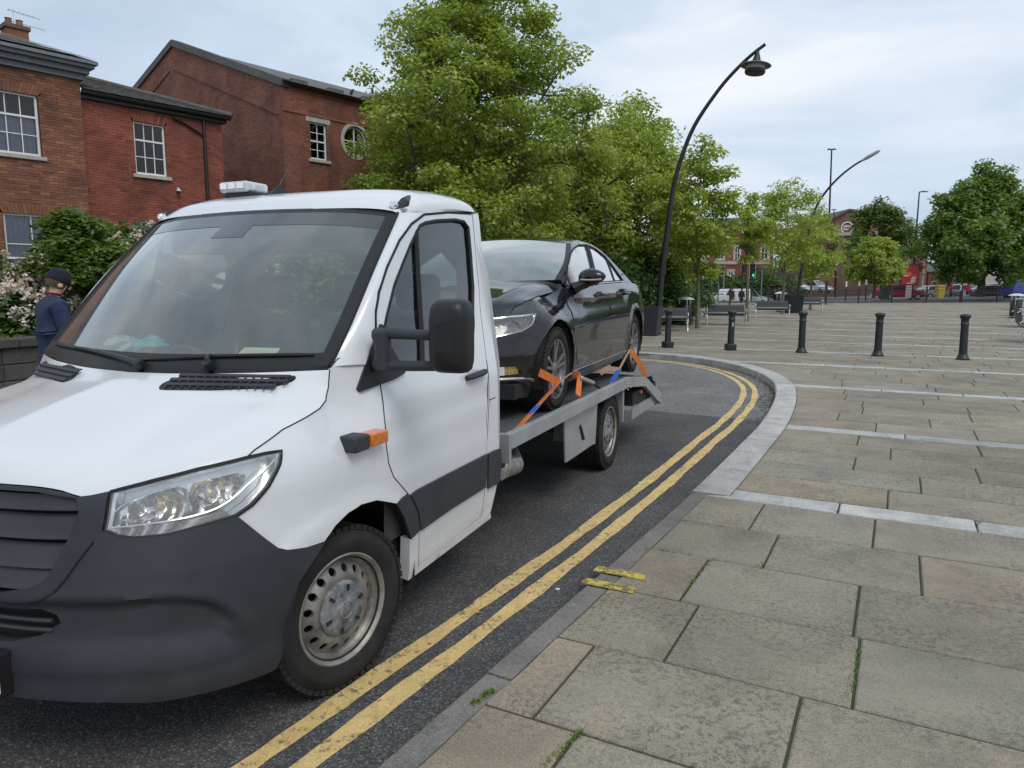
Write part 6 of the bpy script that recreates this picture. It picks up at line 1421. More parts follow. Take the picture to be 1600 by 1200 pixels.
# ================================================================== brick houses on the left
FDIR = np.array([math.sin(R(40)), math.cos(R(40))]); FNR = np.array([FDIR[1], -FDIR[0]]); FP0 = np.array([-9.6, 19.4])*1.1
def fpt(u, v, off=0.0, P=None, d=None, n=None):
    """pixel on the facade plane: (metres along the facade, height)"""
    P = FP0 if P is None else P; d = FDIR if d is None else d; n = FNR if n is None else n
    r = ray(u, v); Q = P+n*off; t = ((Q-CAM[:2])@n)/(r[:2]@n); q = CAM+t*r; return float((q[:2]-Q)@d), float(q[2])
def brick_mat(name, stops, stain=.5):
    m, n, l, p = nodes(name); g = n.new('ShaderNodeNewGeometry'); oi = n.new('ShaderNodeObjectInfo'); co = g.outputs['Position']
    rnd = maths(n, l, 'FRACT', maths(n, l, 'ADD', oi.outputs['Random'], g.outputs['Random Per Island'])); c = ramp(n, l, rnd, stops)
    c = mixc(n, l, 1, c, ramp(n, l, noise(n, l, co, 1.1, 5, .6), [(.3, (.68, .66, .66)), (.7, (1.25, 1.22, 1.2))]), 'MULTIPLY')
    c = mixc(n, l, 1, c, ramp(n, l, noise(n, l, co, 60, 4, .7), [(.3, (.75,)*3), (.7, (1.2,)*3)]), 'MULTIPLY')
    mp_ = n.new('ShaderNodeMapping'); mp_.inputs['Scale'].default_value = (1.3, 1.3, .22); l.new(co, mp_.inputs[0])
    k = ramp(n, l, noise(n, l, mp_.outputs[0], 1.5, 6, .65), [(.56, (0, 0, 0)), (.72, (1, 1, 1))]); c = mixc(n, l, maths(n, l, 'MULTIPLY', k, stain), c, (.035, .026, .024))
    l.new(c, p.inputs['Base Color']); p.inputs['Roughness'].default_value = .88; bump(n, l, p, noise(n, l, co, 45, 4, .7), .5, .008); return m
mb_a = brick_mat('old_orange_brick', [(0, (0.16, 0.063, 0.041)), (0.3, (0.245, 0.102, 0.059)), (0.6, (0.198, 0.074, 0.048)), (0.85, (0.284, 0.135, 0.075)), (1, (0.105, 0.053, 0.041))], .55)
mb_b = brick_mat('deep_red_brick', [(0, (0.214, 0.062, 0.044)), (0.4, (0.29, 0.085, 0.055)), (0.8, (0.247, 0.073, 0.048)), (1, (0.161, 0.052, 0.04))], .5)
mb_c = brick_mat('brown_red_brick', [(0, (0.201, 0.08, 0.054)), (0.4, (0.262, 0.105, 0.068)), (0.8, (0.224, 0.089, 0.06)), (1, (0.174, 0.071, 0.052))], .5)
m_mort = M('mortar', (.13, .095, .08), .95, var=.3, vs_=3); m_slate = slab_mat('roof_slate', [(0, (.085, .082, .08)), (.5, (.125, .12, .115)), (1, (.10, .096, .092))], .4, 4)
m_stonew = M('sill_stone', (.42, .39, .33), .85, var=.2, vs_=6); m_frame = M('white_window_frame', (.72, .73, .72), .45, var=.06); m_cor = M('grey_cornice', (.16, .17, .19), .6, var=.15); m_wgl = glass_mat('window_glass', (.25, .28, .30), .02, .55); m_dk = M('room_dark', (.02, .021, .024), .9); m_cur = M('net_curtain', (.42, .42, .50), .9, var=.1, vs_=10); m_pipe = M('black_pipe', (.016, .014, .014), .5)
def frame_of(P, d, n, parent):
    """empty aligned with a facade: local x along it, local -y out of it, z up"""
    return None
class Facade:
    def __init__(s, name, P, d, n, label): s.P, s.d, s.n = P, d, n; s.root = empty(name, (P[0], P[1], 0), math.atan2(d[1], d[0]), label, 'house')
    # local: x along, y = into the house (left of d)  -> out of the wall is -y when n is to the right of d
def brick_wall(root, name, outline, holes, mat, limit, depth=.0, bl=.215, bh=.065, g=.010, yflip=1, focus=None, seed=1):
    """bricks laid in courses inside an outline (x, z); the first ones as single parts, the rest joined"""
    o = np.array(outline); z = o[:, 1].min(); rb_ = random.Random(seed); L = []; row = 0
    def spans(zz, poly):
        q = []; n_ = len(poly)
        for i in range(n_):
            (xa, za), (xb, zb) = poly[i], poly[(i+1) % n_]
            if (za > zz) != (zb > zz): q.append(xa+(xb-xa)*(zz-za)/(zb-za))
        q.sort(); return list(zip(q[::2], q[1::2]))
    while z < o[:, 1].max():
        zz = z+bh/2; S_ = spans(zz, o)
        for h in holes:
            for c0, c1 in spans(zz, h):
                T_ = []
                for a_, b2 in S_:
                    if c1 <= a_ or c0 >= b2: T_.append((a_, b2)); continue
                    if c0 > a_: T_.append((a_, c0))
                    if c1 < b2: T_.append((c1, b2))
                S_ = T_
        x = o[:, 0].min()-(bl+g)/2*(row % 2)
        while x < o[:, 0].max():
            for a_, b2 in S_:
                x0, x1 = max(x, a_), min(x+bl, b2)
                if x1-x0 > .02: L.append((x0, z, x1))
            x += bl+g
        z += bh+g; row += 1
    A = np.array(L); wall = empty(name); wall.parent = root
    P, T = tri2d(o, holes, .6); V = [(p[0], depth+.010*yflip, p[1]) for p in P]; MB().add(V, [t if yflip > 0 else t[::-1] for t in T]).build('mortar', m_mort, wall, False)
    base = MB().box(0, bl, -.0*yflip, .09*yflip, 0, bh); me = np_mesh('brick', base.v, base.f if yflip > 0 else [f[::-1] for f in base.f], False); me.materials.append(mat)
    if focus is not None: A = A[np.argsort(((A[:, :2]-np.array(focus))**2).sum(1))]
    rest_ = MB()
    for i, (x0, z, x1) in enumerate(A):
        dy = rb_.uniform(-.004, .004)
        if i < limit:
            b_ = mesh_obj('brick', me, None, wall); b_.location = (x0, depth+dy, z+rb_.uniform(-.0015, .0015)); b_.scale = ((x1-x0)/bl, 1, 1)
        else: rest_.box(x0, x1, min(depth+dy, depth+dy+.06*yflip), max(depth+dy, depth+dy+.06*yflip), z, z+bh)
    if rest_.v: rest_.build('more_bricks', mat, wall, False)['kind'] = 'stuff'
    return wall
def rect(x0, x1, z0, z1): return [(x0, z0), (x1, z0), (x1, z1), (x0, z1)]
def sash(root, x0, x1, z0, z1, cols, rows, curtain=False, reveal=.10, sill=True, split=.5, glass=None):
    """sash window: reveal, frame, glazing bars, panes; y points into the wall"""
    r_ = empty('window'); r_.parent = root; f = .05; y = reveal
    for a, b_, c_, d_ in ((x0, x0+f, z0, z1), (x1-f, x1, z0, z1), (x0+f, x1-f, z0, z0+f*1.3), (x0+f, x1-f, z1-f, z1), (x0+f, x1-f, z0+(z1-z0)*split-.025, z0+(z1-z0)*split+.025)): MB().box(a, b_, y-.03, y+.05, c_, d_).build('frame', m_frame, r_, False)
    for k in range(1, cols): x = x0+f+(x1-x0-2*f)*k/cols; MB().box(x-.011, x+.011, y-.012, y+.03, z0+f, z1-f).build('glazing_bar', m_frame, r_, False)
    for k in range(1, rows):
        z = z0+f+(z1-z0-2*f)*k/rows
        if abs(z-(z0+(z1-z0)*split)) > .06: MB().box(x0+f, x1-f, y-.010, y+.028, z-.011, z+.011).build('glazing_bar', m_frame, r_, False)
    for k in range(cols):
        for j in range(rows):
            xa, xb = x0+f+(x1-x0-2*f)*k/cols, x0+f+(x1-x0-2*f)*(k+1)/cols; za, zb_ = z0+f+(z1-z0-2*f)*j/rows, z0+f+(z1-z0-2*f)*(j+1)/rows
            MB().add([(xa, y+.012, za), (xb, y+.012, za), (xb, y+.012, zb_), (xa, y+.012, zb_)], [(0, 1, 2, 3)]).build('pane', glass or m_wgl, r_, False)
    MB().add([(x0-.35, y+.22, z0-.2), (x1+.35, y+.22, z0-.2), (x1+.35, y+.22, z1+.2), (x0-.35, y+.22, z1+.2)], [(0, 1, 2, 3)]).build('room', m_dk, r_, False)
    for (xa, xb, na) in ((x0-.004, x0, 'reveal'), (x1, x1+.004, 'reveal')): MB().box(xa, xb, .012, y+.05, z0, z1).build('reveal', m_mort, r_, False)
    MB().box(x0, x1, .012, y+.05, z1, z1+.004).build('reveal', m_mort, r_, False)
    if curtain:
        G = [[(x, y+.10+.02*math.sin(x*38)+.008*math.sin(x*91), z) for x in np.linspace(x0+.03, x1-.03, 60)] for z in (z0, z0+(z1-z0)*curtain)]; MB().grid(np.array(G)).build('curtain', m_cur, r_)
    if sill: MB().box(x0-.10, x1+.10, -.07, y, z0-.10, z0-.002).build('sill', m_stonew, r_, False, bevel=.008)
    return r_
def soldier(root, x0, x1, z, h, mat, splay=.25, name='brick_arch'):
    r_ = empty(name); r_.parent = root; n_ = int((x1-x0)/.075); c = (x0+x1)/2
    for k in range(n_):
        a, b_ = x0+(x1-x0)*k/n_+.004, x0+(x1-x0)*(k+1)/n_-.004; f = lambda x: x+(x-c)*splay
        V = [(a, -.004, z), (b_, -.004, z), (f(b_), -.004, z+h), (f(a), -.004, z+h)]; V += [(p[0], .05, p[2]) for p in V]; MB().add(V, [(0, 1, 2, 3), (7, 6, 5, 4), (0, 4, 5, 1), (1, 5, 6, 2), (2, 6, 7, 3), (3, 7, 4, 0)]).build('brick', mat, r_, False)
F1 = FNR*.12
# ---- house 1 : local x along the facade, y into the house
def lx(u, v, off=.0): return fpt(u, v, off)
h1 = empty('brick_house', (*(FP0+F1), 0), math.atan2(FDIR[1], FDIR[0]), 'old orange brick house with grey cornice at the left picture edge', 'house')
xr = lx(130, 200, .12)[0]; zc0 = lx(127, 126, .12)[1]; zc1 = lx(138, 101, .12)[1]; xl = -15.0
w1 = (lx(0, 190, .12)[0]-.55, lx(61, 190, .12)[0]); wz = (lx(62, 245, .12)[1], lx(60, 150, .12)[1]); w0 = (lx(8, 370, .12)[0], lx(8, 370, .12)[0]+1.25); w0z = (1.25, lx(8, 332, .12)[1])
vis = -5.4
soldh = .24
brick_wall(h1, 'front_wall', rect(vis, xr, 1.0, zc0), [rect(w1[0]-.02, w1[1]+.02, wz[0], wz[1]), rect(w1[0]-.08, w1[1]+.08, wz[1], wz[1]+soldh), rect(w0[0], w0[1], w0z[0], w0z[1]), rect(w0[0]-.08, w0[1]+.08, w0z[1], w0z[1]+soldh)], mb_a, 300, focus=(xr-.9, 4.6), seed=1)
soldier(h1, w1[0]-.02, w1[1]+.02, wz[1], soldh, mb_a); soldier(h1, w0[0], w0[1], w0z[1], soldh, mb_a)
m_wgc = glass_mat('curtained_window_glass', (.78, .80, .84), .02, .6); sash(h1, w1[0], w1[1], wz[0], wz[1], 4, 3, .66, split=.64, glass=m_wgc); sash(h1, w0[0], w0[1], w0z[0], w0z[1], 2, 3, 1.0, glass=m_wgc)
MB().box(xl, vis, .0, .2, 0, zc0).box(vis, xr, .02, .2, 0, .999).box(xl, xr, 7.8, 8.0, 0, zc0).build('plain_wall', mb_a, h1, False)
MB().box(xr-.09, xr-.001, .095, 7.99, .0, zc0-.002).build('end_wall', mb_a, h1, False)
for (y0, za, zb_) in ((-.10, 0, .32), (-.22, .32, .62), (-.34, .62, .82), (-.42, .82, 1.0)):
    hgt = zc1-zc0; MB().box(xl, xr-y0*.8, y0, .3, zc0+hgt*za, zc0+hgt*zb_-.002).build('cornice', m_cor, h1, False)
rf = MB().add([(xl, -.40, zc1+.01), (xr+.32, -.40, zc1+.01), (xr-2.2, 3.6, zc1+1.45), (xl, 3.6, zc1+1.45), (xr+.32, 8.2, zc1+.01)], [(0, 1, 2, 3), (1, 4, 2)]).build('roof', m_slate, h1, False)
for k in range(9):
    f0_, f1_ = k/9, (k+1)/9; a = np.array([xl, -.42, zc1+.03]); b_ = np.array([xl, 3.6, zc1+1.48]); p, q = a+(b_-a)*f0_, a+(b_-a)*f1_; xe = lambda f: xr+.34-2.54*f
    n_ = 18; x_ = np.linspace(xl, xe(f0_), n_+1)
    mb = MB()
    for i in range(n_): mb.add([(x_[i]+.004, p[1], p[2]+.02), (x_[i+1]-.004, p[1], p[2]+.02), (x_[i+1]-.004-2.54/9*(i+1)/n_, q[1], q[2]+.006), (x_[i]+.004-2.54/9*i/n_, q[1], q[2]+.006)], [(0, 1, 2, 3)])
    mb.build('slate_course', m_slate, rf, False)['kind'] = 'stuff'
ch1 = lx(12, 60, -3.0); cs = empty('chimney'); cs.parent = rf; cpt = at(24, 62, FP0[1]+1.0); R1 = h1.rotation_euler[2]; dl_ = Vector((cpt[0]-h1.location.x, cpt[1]-h1.location.y, 0)); dl_.rotate(Matrix.Rotation(-R1, 3, 'Z').to_euler())
MB().box(dl_.x-.28, dl_.x+.28, dl_.y-.25, dl_.y+.25, 7.0, cpt[2]+.25).build('stack', mb_a, cs, False); MB().box(dl_.x-.33, dl_.x+.33, dl_.y-.30, dl_.y+.30, cpt[2]+.25, cpt[2]+.36).build('stack_cap', m_mort, cs, False)
for dx in (-.14, .14): MB().lathe([(.10, 0), (.085, .18), (.10, .2), (.07, .2)], 10, Matrix.Translation((dl_.x+dx, dl_.y, cpt[2]+.36))).build('chimney_pot', mb_a, cs)
mb = MB().tube([(dl_.x, dl_.y, cpt[2]+.3), (dl_.x, dl_.y, cpt[2]+.85)], .012, 5); mb.tube([(dl_.x-.15, dl_.y, cpt[2]+.8), (dl_.x+.7, dl_.y, cpt[2]+.74)], .010, 5); mb.tube([(dl_.x-.1, dl_.y, cpt[2]+.5), (dl_.x+.8, dl_.y, cpt[2]+.46)], .010, 5)
for k in range(6): mb.tube([(dl_.x-.1+.12*k, dl_.y-.12, cpt[2]+.8-.008*k), (dl_.x-.1+.12*k, dl_.y+.12, cpt[2]+.8-.008*k)], .006, 4)
mb.build('television_aerial', m_ss, cs)
# ---- house 2
h2 = empty('brick_house', (*FP0, 0), math.atan2(FDIR[1], FDIR[0]), 'small deep red brick house with black gutter and one sash window', 'house')
xe2 = lx(346, 200)[0]; ze2 = lx(345, 184)[1]; a2 = lx(129, 142)[1]; x02 = xr+.005
w2 = (lx(208, 192)[0], lx(262, 277)[0], lx(262, 277)[1], lx(258, 197)[1]); wl2 = (lx(220, 345)[0], lx(220, 345)[0]+1.0, 1.4, lx(220, 345)[1])
brick_wall(h2, 'front_wall', rect(x02, xe2, 1.0, ze2-.18), [rect(*w2), rect(w2[0]-.06, w2[1]+.06, w2[3], w2[3]+.24), rect(*wl2)], mb_b, 300, focus=(x02+2.2, 4.9), seed=2)
soldier(h2, w2[0], w2[1], w2[3], .24, mb_b); sash(h2, *w2, 3, 3, False, split=.66); sash(h2, *wl2, 2, 2, False)
MB().box(x02, xe2, .02, .2, 0, .999).build('plain_wall', mb_b, h2, False)
MB().box(xe2-.09, xe2-.0015, .092, 7.0, 0, ze2-.18).build('end_wall', mb_b, h2, False)
MB().box(x02, xe2+.12, -.12, .10, ze2-.18, ze2-.04).build('eaves_board', m_pipe, h2, False); MB().tube([(x02, -.20, ze2-.02), (xe2+.2, -.20, ze2-.02)], .07, 8).build('gutter', m_pipe, h2)
rf2 = MB().add([(x02, -.28, ze2+.02), (xe2+.25, -.28, ze2+.02), (xe2-2.9, 3.4, ze2+1.22), (x02, 3.4, ze2+1.22), (xe2+.25, 7, ze2+.02)], [(0, 1, 2, 3), (1, 4, 2)]).build('roof', m_slate, h2, False)
for k in range(11):
    f0_, f1_ = k/11, (k+1)/11; x_ = np.linspace(x02, xe2+.25-3.15*f0_, 13); mb = MB(); y0_, y1_ = -.28+3.68*f0_, -.28+3.68*f1_; z0_, z1_ = ze2+.02+1.20*f0_, ze2+.02+1.20*f1_
    for i in range(12): mb.add([(x_[i]+.006, y0_-.02, z0_+.035), (x_[i+1]-.006, y0_-.02, z0_+.035), (x_[i+1]-.006-3.15/11*(i+1)/12, y1_, z1_+.012), (x_[i]+.006-3.15/11*i/12, y1_, z1_+.012), (x_[i]+.006, y0_-.02, z0_+.012), (x_[i+1]-.006, y0_-.02, z0_+.012)], [(0, 1, 2, 3), (4, 5, 1, 0)])
    mb.build('slate_course', m_slate, rf2, False)['kind'] = 'stuff'
MB().tube([(xe2+.24, -.26, ze2+.06), (xe2-2.9, 3.4, ze2+1.27)], .08, 8).build('hip_ridge', m_slate, rf2); MB().tube([(xe2-2.9, 3.4, ze2+1.27), (x02, 3.4, ze2+1.27)], .08, 8).build('ridge', m_slate, rf2)
dp = lx(320, 250)[0]; MB().tube([(dp, -.06, ze2-.1), (dp, -.06, 1.0)], .045, 8).build('downpipe', m_pipe, h2); MB().tube([(lx(268, 184)[0], -.06, lx(268, 184)[1]), (lx(285, 192)[0], -.06, lx(285, 192)[1]), (dp, -.06, lx(319, 213)[1])], .035, 8).build('branch_pipe', m_pipe, h2)
cc = lx(277, 299); r_ = empty('security_camera', (0, 0, 0), 0, 'small white dome camera on the deep red house wall', 'camera'); q = FP0+FDIR*cc[0]+FNR*.10; r_.location = (q[0], q[1], cc[1]); r_.rotation_euler = (0, 0, h2.rotation_euler[2])
MB().tube([(0, .10, .08), (0, .0, .08), (0, 0, .02)], .022, 8).build('bracket', m_frame, r_); MB().lathe([(.06, .03), (.065, 0), (.05, -.04), (0, -.065)], 14).build('dome', m_dk, r_); MB().lathe([(.0, .04), (.066, .035), (.07, .0)], 14).build('housing', m_frame, r_)
ln = at(124, 342, 15.2); r_ = empty('garden_lantern', (ln[0], ln[1], .6), 0, 'green topped lantern on a post among the garden bushes', 'lantern'); hz_ = ln[2]-.6
MB().tube([(0, 0, 0), (0, 0, hz_-.17)], .035, 8).build('post', m_pipe, r_); MB().lathe([(.06, hz_-.17), (.12, hz_+.09)], 6).build('lantern_glass', M('lantern_pane', (.6, .6, .55), .2, coat=.5), r_, False); MB().lathe([(.15, hz_+.085), (.14, hz_+.12), (.06, hz_+.17), (.03, hz_+.2), (0, hz_+.23)], 6).build('lantern_top', M('lantern_green', (.02, .08, .06), .45), r_, False)
# ---- building 3 : gabled brick office
x3 = lx(440, 135)[0]; z3 = lx(440, 135)[1]+.0; C3 = FP0+FDIR*x3
h3 = empty('brick_office', (*C3, 0), math.atan2(FDIR[1], FDIR[0]), 'large brown red brick building with steep gable and round window', 'building')
l3 = lambda u, v: (lx(u, v)[0]-x3, lx(u, v)[1])
sw = (l3(484, 192)[0], l3(512, 252)[0], l3(512, 252)[1], l3(512, 195)[1]); rc_ = ((l3(536, 220)[0]+l3(574, 220)[0])/2, (l3(555, 242)[1]+l3(555, 200)[1])/2); rr3 = .52
circ3 = [(rc_[0]+rr3*math.cos(t), rc_[1]+rr3*math.sin(t)) for t in np.linspace(0, 6.283, 33)[:-1]]
lint = rect(sw[0]-.15, sw[1]+.15, sw[3], sw[3]+.16)
brick_wall(h3, 'street_wall', rect(0.0, 7.5, 3.0, z3+.12), [rect(*sw), circ3, lint], mb_c, 300, focus=(1.6, 6.8), seed=3)
sash(h3, *sw, 2, 4, False, split=.5); MB().box(lint[0][0], lint[1][0], -.01, .1, lint[0][1], lint[2][1]).build('lintel', m_stonew, h3, False)
rw_ = empty('round_window'); rw_.parent = h3
MB().lathe([(rr3, -.03), (rr3+.02, -.035), (rr3+.13, -.02), (rr3+.13, .01)], 40, axz((rc_[0], 0, rc_[1]), (0, 1, 0))).build('stone_surround', m_stonew, rw_); MB().lathe([(rr3-.06, .04), (rr3-.06, .0), (rr3, .0), (rr3, .08)], 40, axz((rc_[0], .05, rc_[1]), (0, 1, 0))).build('frame', m_frame, rw_)
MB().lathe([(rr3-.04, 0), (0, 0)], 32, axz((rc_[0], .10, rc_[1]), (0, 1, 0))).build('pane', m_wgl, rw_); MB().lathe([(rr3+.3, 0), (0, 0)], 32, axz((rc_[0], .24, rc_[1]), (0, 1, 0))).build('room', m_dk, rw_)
for a, b_ in (((-rr3, 0), (rr3, 0)), ((0, -rr3), (0, rr3))): MB().bar((rc_[0]+a[0]*.95, .085, rc_[1]+a[1]*.95), (rc_[0]+b_[0]*.95, .085, rc_[1]+b_[1]*.95), .03, .03, (0, 1, 0)).build('glazing_bar', m_frame, rw_, False)
MB().box(0, 7.5, -.03, -.005, z3-.75, z3-.69).build('string_course', mb_c, h3, False); MB().box(0, 7.5, -.03, -.005, 4.35, 4.42).build('string_course', mb_c, h3, False)
MB().box(-.09, 18, .02, .2, 0, 2.999).box(7.51, 18, .0, .2, 3.0, z3+.12).build('plain_wall', mb_c, h3, False)
gp3 = lambda u, v: fpt(u, v, 0, C3, -FNR, FDIR)
ap = gp3(270, 68); le = (13.0, ap[1]-(13.0-ap[0])*.32)
# gable wall: local plane x=0, running along +y
gw = empty('gable'); gw.parent = h3; gw.rotation_euler = (0, 0, math.pi/2)     # child frame: x along the gable, -y looks along +x of the house
gz = lambda y: z3+.10+(ap[1]-z3-.10)*y/ap[0] if y < ap[0] else ap[1]+(le[1]-ap[1])*(y-ap[0])/(le[0]-ap[0])
brick_wall(gw, 'gable_wall', [(0, 3.0), (le[0], 3.0), le, ap, (0, z3+.10)], [], mb_c, 300, yflip=-1, focus=(2.2, 6.4), seed=4)
MB().box(0, le[0], -.2, -.02, 0, 2.999).build('plain_wall', mb_c, gw, False)
for a, b_ in (((-.1, z3+.12), (ap[0], ap[1]+.02)), ((ap[0], ap[1]+.02), (le[0], le[1]+.02))):
    MB().bar((a[0], -.10, a[1]-.0), (b_[0], -.10, b_[1]-.0), .34, .24).build('gable_coping', m_slate, gw, False)
    MB().bar((a[0]+.35, .012, a[1]-.95), (b_[0], .012, b_[1]-.95), .05, .07).build('raised_brick_band', mb_c, gw, False)
MB().add([(-.05, -.25, z3+.16), (18, -.25, z3+.16), (18, ap[0], ap[1]), (-.05, ap[0], ap[1])], [(0, 1, 2, 3)]).build('roof', m_slate, h3, False)
MB().tube([(.05, -.16, z3+.14), (18, -.16, z3+.14)], .06, 8).build('gutter', m_pipe, h3)
for k in range(9): y = .55+k*.72; MB().box(.6+1.5*k if k < 6 else .6+1.5*k, 1.2+1.5*k, .25, .55, z3+.34, z3+.44).build('snow_guard', m_slate, h3, False) if k < 7 else None
# a jackdaw on the ridge tile
bq = at(548, 150, C3[1]+2.9); r_ = MB(); r_.tube([(0, 0, .0), (.02, 0, .10), (.06, 0, .18), (.10, 0, .22), (.15, 0, .215)], [.02, .055, .05, .035, .008], 8); r_.tube([(0, 0, .06), (-.12, 0, -.02)], [.04, .01], 6); b0 = r_.build('bird', m_pipe, None); b0.location = tuple(bq); tag(b0, 'small dark bird perched on the gutter of the brick building', 'bird')
# ================================================================== far side of the junction
def fz(x, y): return -.30+.033*(min(60, max(10, x))-20)
far = MB(); xs_ = np.linspace(-10, 120, 14); ys_ = (58.6, 66, 74, 90, 120, 200)
far.grid(np.array([[(x, y, (fz(x, y) if y > 60 else min(fz(x, y), hz(x, y)-.02)) - (.02 if y < 60 else 0)) for x in xs_] for y in ys_]), True); tag(far.build('far_street', m_asph2), kind='structure')
m_fbr = M('far_red_brick', (.20, .052, .036), .9, var=.25, vs_=1.2, bmp=.3, bs=14); m_fbr2 = M('far_brown_brick', (.17, .062, .046), .9, var=.22, vs_=.8, bmp=.3, bs=14); m_fst = M('far_stone', (.42, .36, .29), .85, var=.15, vs_=1.5); m_fw = M('far_white_frame', (.66, .66, .64), .6)
def brick_tex(name, col):
    m, n, l, p = nodes(name); co = n.new('ShaderNodeTexCoord').outputs['Object']; b_ = n.new('ShaderNodeTexBrick'); b_.inputs['Scale'].default_value = 4.2; b_.inputs['Color1'].default_value = (*col, 1); b_.inputs['Color2'].default_value = (*[c*.72 for c in col], 1); b_.inputs['Mortar'].default_value = (.16, .12, .10, 1)
    mp_ = n.new('ShaderNodeMapping'); mp_.inputs['Rotation'].default_value = (math.pi/2, 0, 0); l.new(co, mp_.inputs[0]); l.new(mp_.outputs[0], b_.inputs[0])
    l.new(mixc(n, l, 1, b_.outputs[0], ramp(n, l, noise(n, l, co, .5, 5, .6), [(.3, (.75,)*3), (.7, (1.2,)*3)]), 'MULTIPLY'), p.inputs['Base Color']); p.inputs['Roughness'].default_value = .9; return m
m_fb1 = brick_tex('far_bank_brick', (.25, .058, .038)); m_fb2 = brick_tex('far_warehouse_brick', (.19, .070, .052))
def fwin(root, x0, x1, z0, z1, y=0, bars=1, stone=True, nm='window'):
    r_ = empty(nm); r_.parent = root
    if stone:
        MB().box(x0-.22, x1+.22, y-.10, y+.05, z1, z1+.28).build('head', m_fst, r_, False); MB().box(x0-.22, x1+.22, y-.14, y+.05, z0-.2, z0).build('sill', m_fst, r_, False)
        for a in (x0-.2, x1): MB().box(a, a+.2, y-.07, y+.05, z0, z1).build('jamb', m_fst, r_, False)
    MB().box(x0, x1, y-.03, y+.02, z0, z1).build('pane', m_wgl2, r_, False)
    for a, b_, c_, d_ in ((x0, x0+.08, z0, z1), (x1-.08, x1, z0, z1), (x0, x1, z0, z0+.08), (x0, x1, z1-.08, z1), (x0, x1, (z0+z1)/2-.05, (z0+z1)/2+.05)): MB().box(a, b_, y-.06, y-.031, c_, d_).build('frame', m_fw, r_, False)
    if bars: MB().box((x0+x1)/2-.04, (x0+x1)/2+.04, y-.058, y-.031, z0, z1).build('glazing_bar', m_fw, r_, False)
m_wgl2 = M('far_pane', (.05, .06, .07), .12, spec=.8, var=.3)
# bank-like red building
D1 = 98; kx = D1/FPX
def X1(u, d=D1): return at(u, 440, d)[0]
def Z1(v, d=D1): return at(800, v, d)[2]
bk_ = empty('red_brick_bank', (X1(1085), D1, 0), .0, 'ornate red brick building with stone bands left of the traffic lights', 'building'); bx_ = X1(1085); W_ = X1(1206)-bx_
MB().box(0, W_, 0, 10, -1, Z1(360)).build('wall', m_fb1, bk_, False)
for v0, v1, o_ in ((408, 413, .12), (360, 352, .25), (440, 443, .1)): MB().box(-.1, W_+.1, -o_, 10.1, min(Z1(v0), Z1(v1)), max(Z1(v0), Z1(v1))).build('stone_band', m_fst, bk_, False)
MB().add([(-.4, -.4, Z1(352)), (W_+.4, -.4, Z1(352)), (W_+.4, 10.4, Z1(352)), (-.4, 10.4, Z1(352)), (W_*.25, 5, Z1(335)), (W_*.75, 5, Z1(335))], [(0, 1, 5, 4), (1, 2, 5), (2, 3, 4, 5), (3, 0, 4)]).build('roof', m_slate, bk_, False)
for u0, u1 in ((1096, 1104), (1119, 1129), (1146, 1154), (1187, 1198)): fwin(bk_, X1(u0)-bx_, X1(u1)-bx_, Z1(405), Z1(385))
for u0, u1 in ((1099, 1108), (1137, 1145)): fwin(bk_, X1(u0)-bx_, X1(u1)-bx_, Z1(438), Z1(424))
MB().box(X1(1172)-bx_, X1(1240)-bx_, -3, 4, -1, Z1(419)).build('flat_annexe', M('annexe_dark', (.055, .052, .05), .8, var=.2), bk_, False)
# gabled warehouse with round sign
D2 = 112; wh_ = empty('brick_warehouse', (X1(1262, D2), D2, 0), .0, 'brown brick warehouse with wide gable and round white sign', 'building'); wx = X1(1262, D2)
def X2(u): return X1(u, D2)-wx
def Z2(v): return Z1(v, D2)
gpo = [(0, -1), (X2(1440), -1), (X2(1440), Z2(392)), (X2(1420), Z2(362)), (X2(1400), Z2(345)), (X2(1345), Z2(332)), (X2(1319), Z2(329)), (X2(1300), Z2(340)), (0, Z2(352))]
MB().prism(gpo, 0, 12, lambda a, b_, c: (a, c, b_)).build('gable_wall', m_fb2, wh_, False)
for i in range(2, len(gpo)-1):
    a, b_ = gpo[i], gpo[i+1]; MB().bar((a[0], 5.8, a[1]+.12), (b_[0], 5.8, b_[1]+.12), 12.4, .24).build('roof_edge', m_slate, wh_, False)
MB().lathe([(.92, 0), (.78, -.0), (.78, .12), (.92, .12), (.92, 0)], 30, axz((X2(1318), -.02, Z2(356)), (0, -1, 0))).build('round_sign_ring', m_fw, wh_); MB().box(X2(1318)-.5, X2(1318)+.5, -.12, -.01, Z2(356)-.32, Z2(356)+.32).build('round_sign_panel', m_fw, wh_, False)
for k in range(3): MB().box(X2(1318)-.4+.29*k, X2(1318)-.18+.29*k, -.15, -.121, Z2(356)-.18, Z2(356)+.18).build('sign_mark', M('sign_mark_brown', (.14, .05, .04), .7), wh_, False)
for i, u in enumerate(np.linspace(1306, 1336, 11)):
    if i != 5: MB().box(X2(u)-.10, X2(u)+.10, -.08, -.01, Z2(369)-.18, Z2(369)+.18).build('painted_letter', m_fw, wh_, False)
MB().box(X2(1305), X2(1335), -.14, -.01, Z2(386), Z2(374)).build('banner', M('pale_banner', (.55, .60, .58), .6, var=.3, vs_=.7), wh_, False)
MB().box(X2(1236), X2(1330), -3, -.02, -1, Z2(424)).build('front_range', m_fb2, wh_, False)
for u in (1248, 1264): fwin(wh_, X2(u)-.35, X2(u)+.35, Z2(434), Z2(429), -3, 0, False, 'small_window')
cm = MB(); 
for du in (0, 5): MB().box(X2(1403+du)-.28, X2(1403+du)+.28, 4, 4.8, Z2(345), Z2(325)).build('chimney', m_fb2, wh_, False)
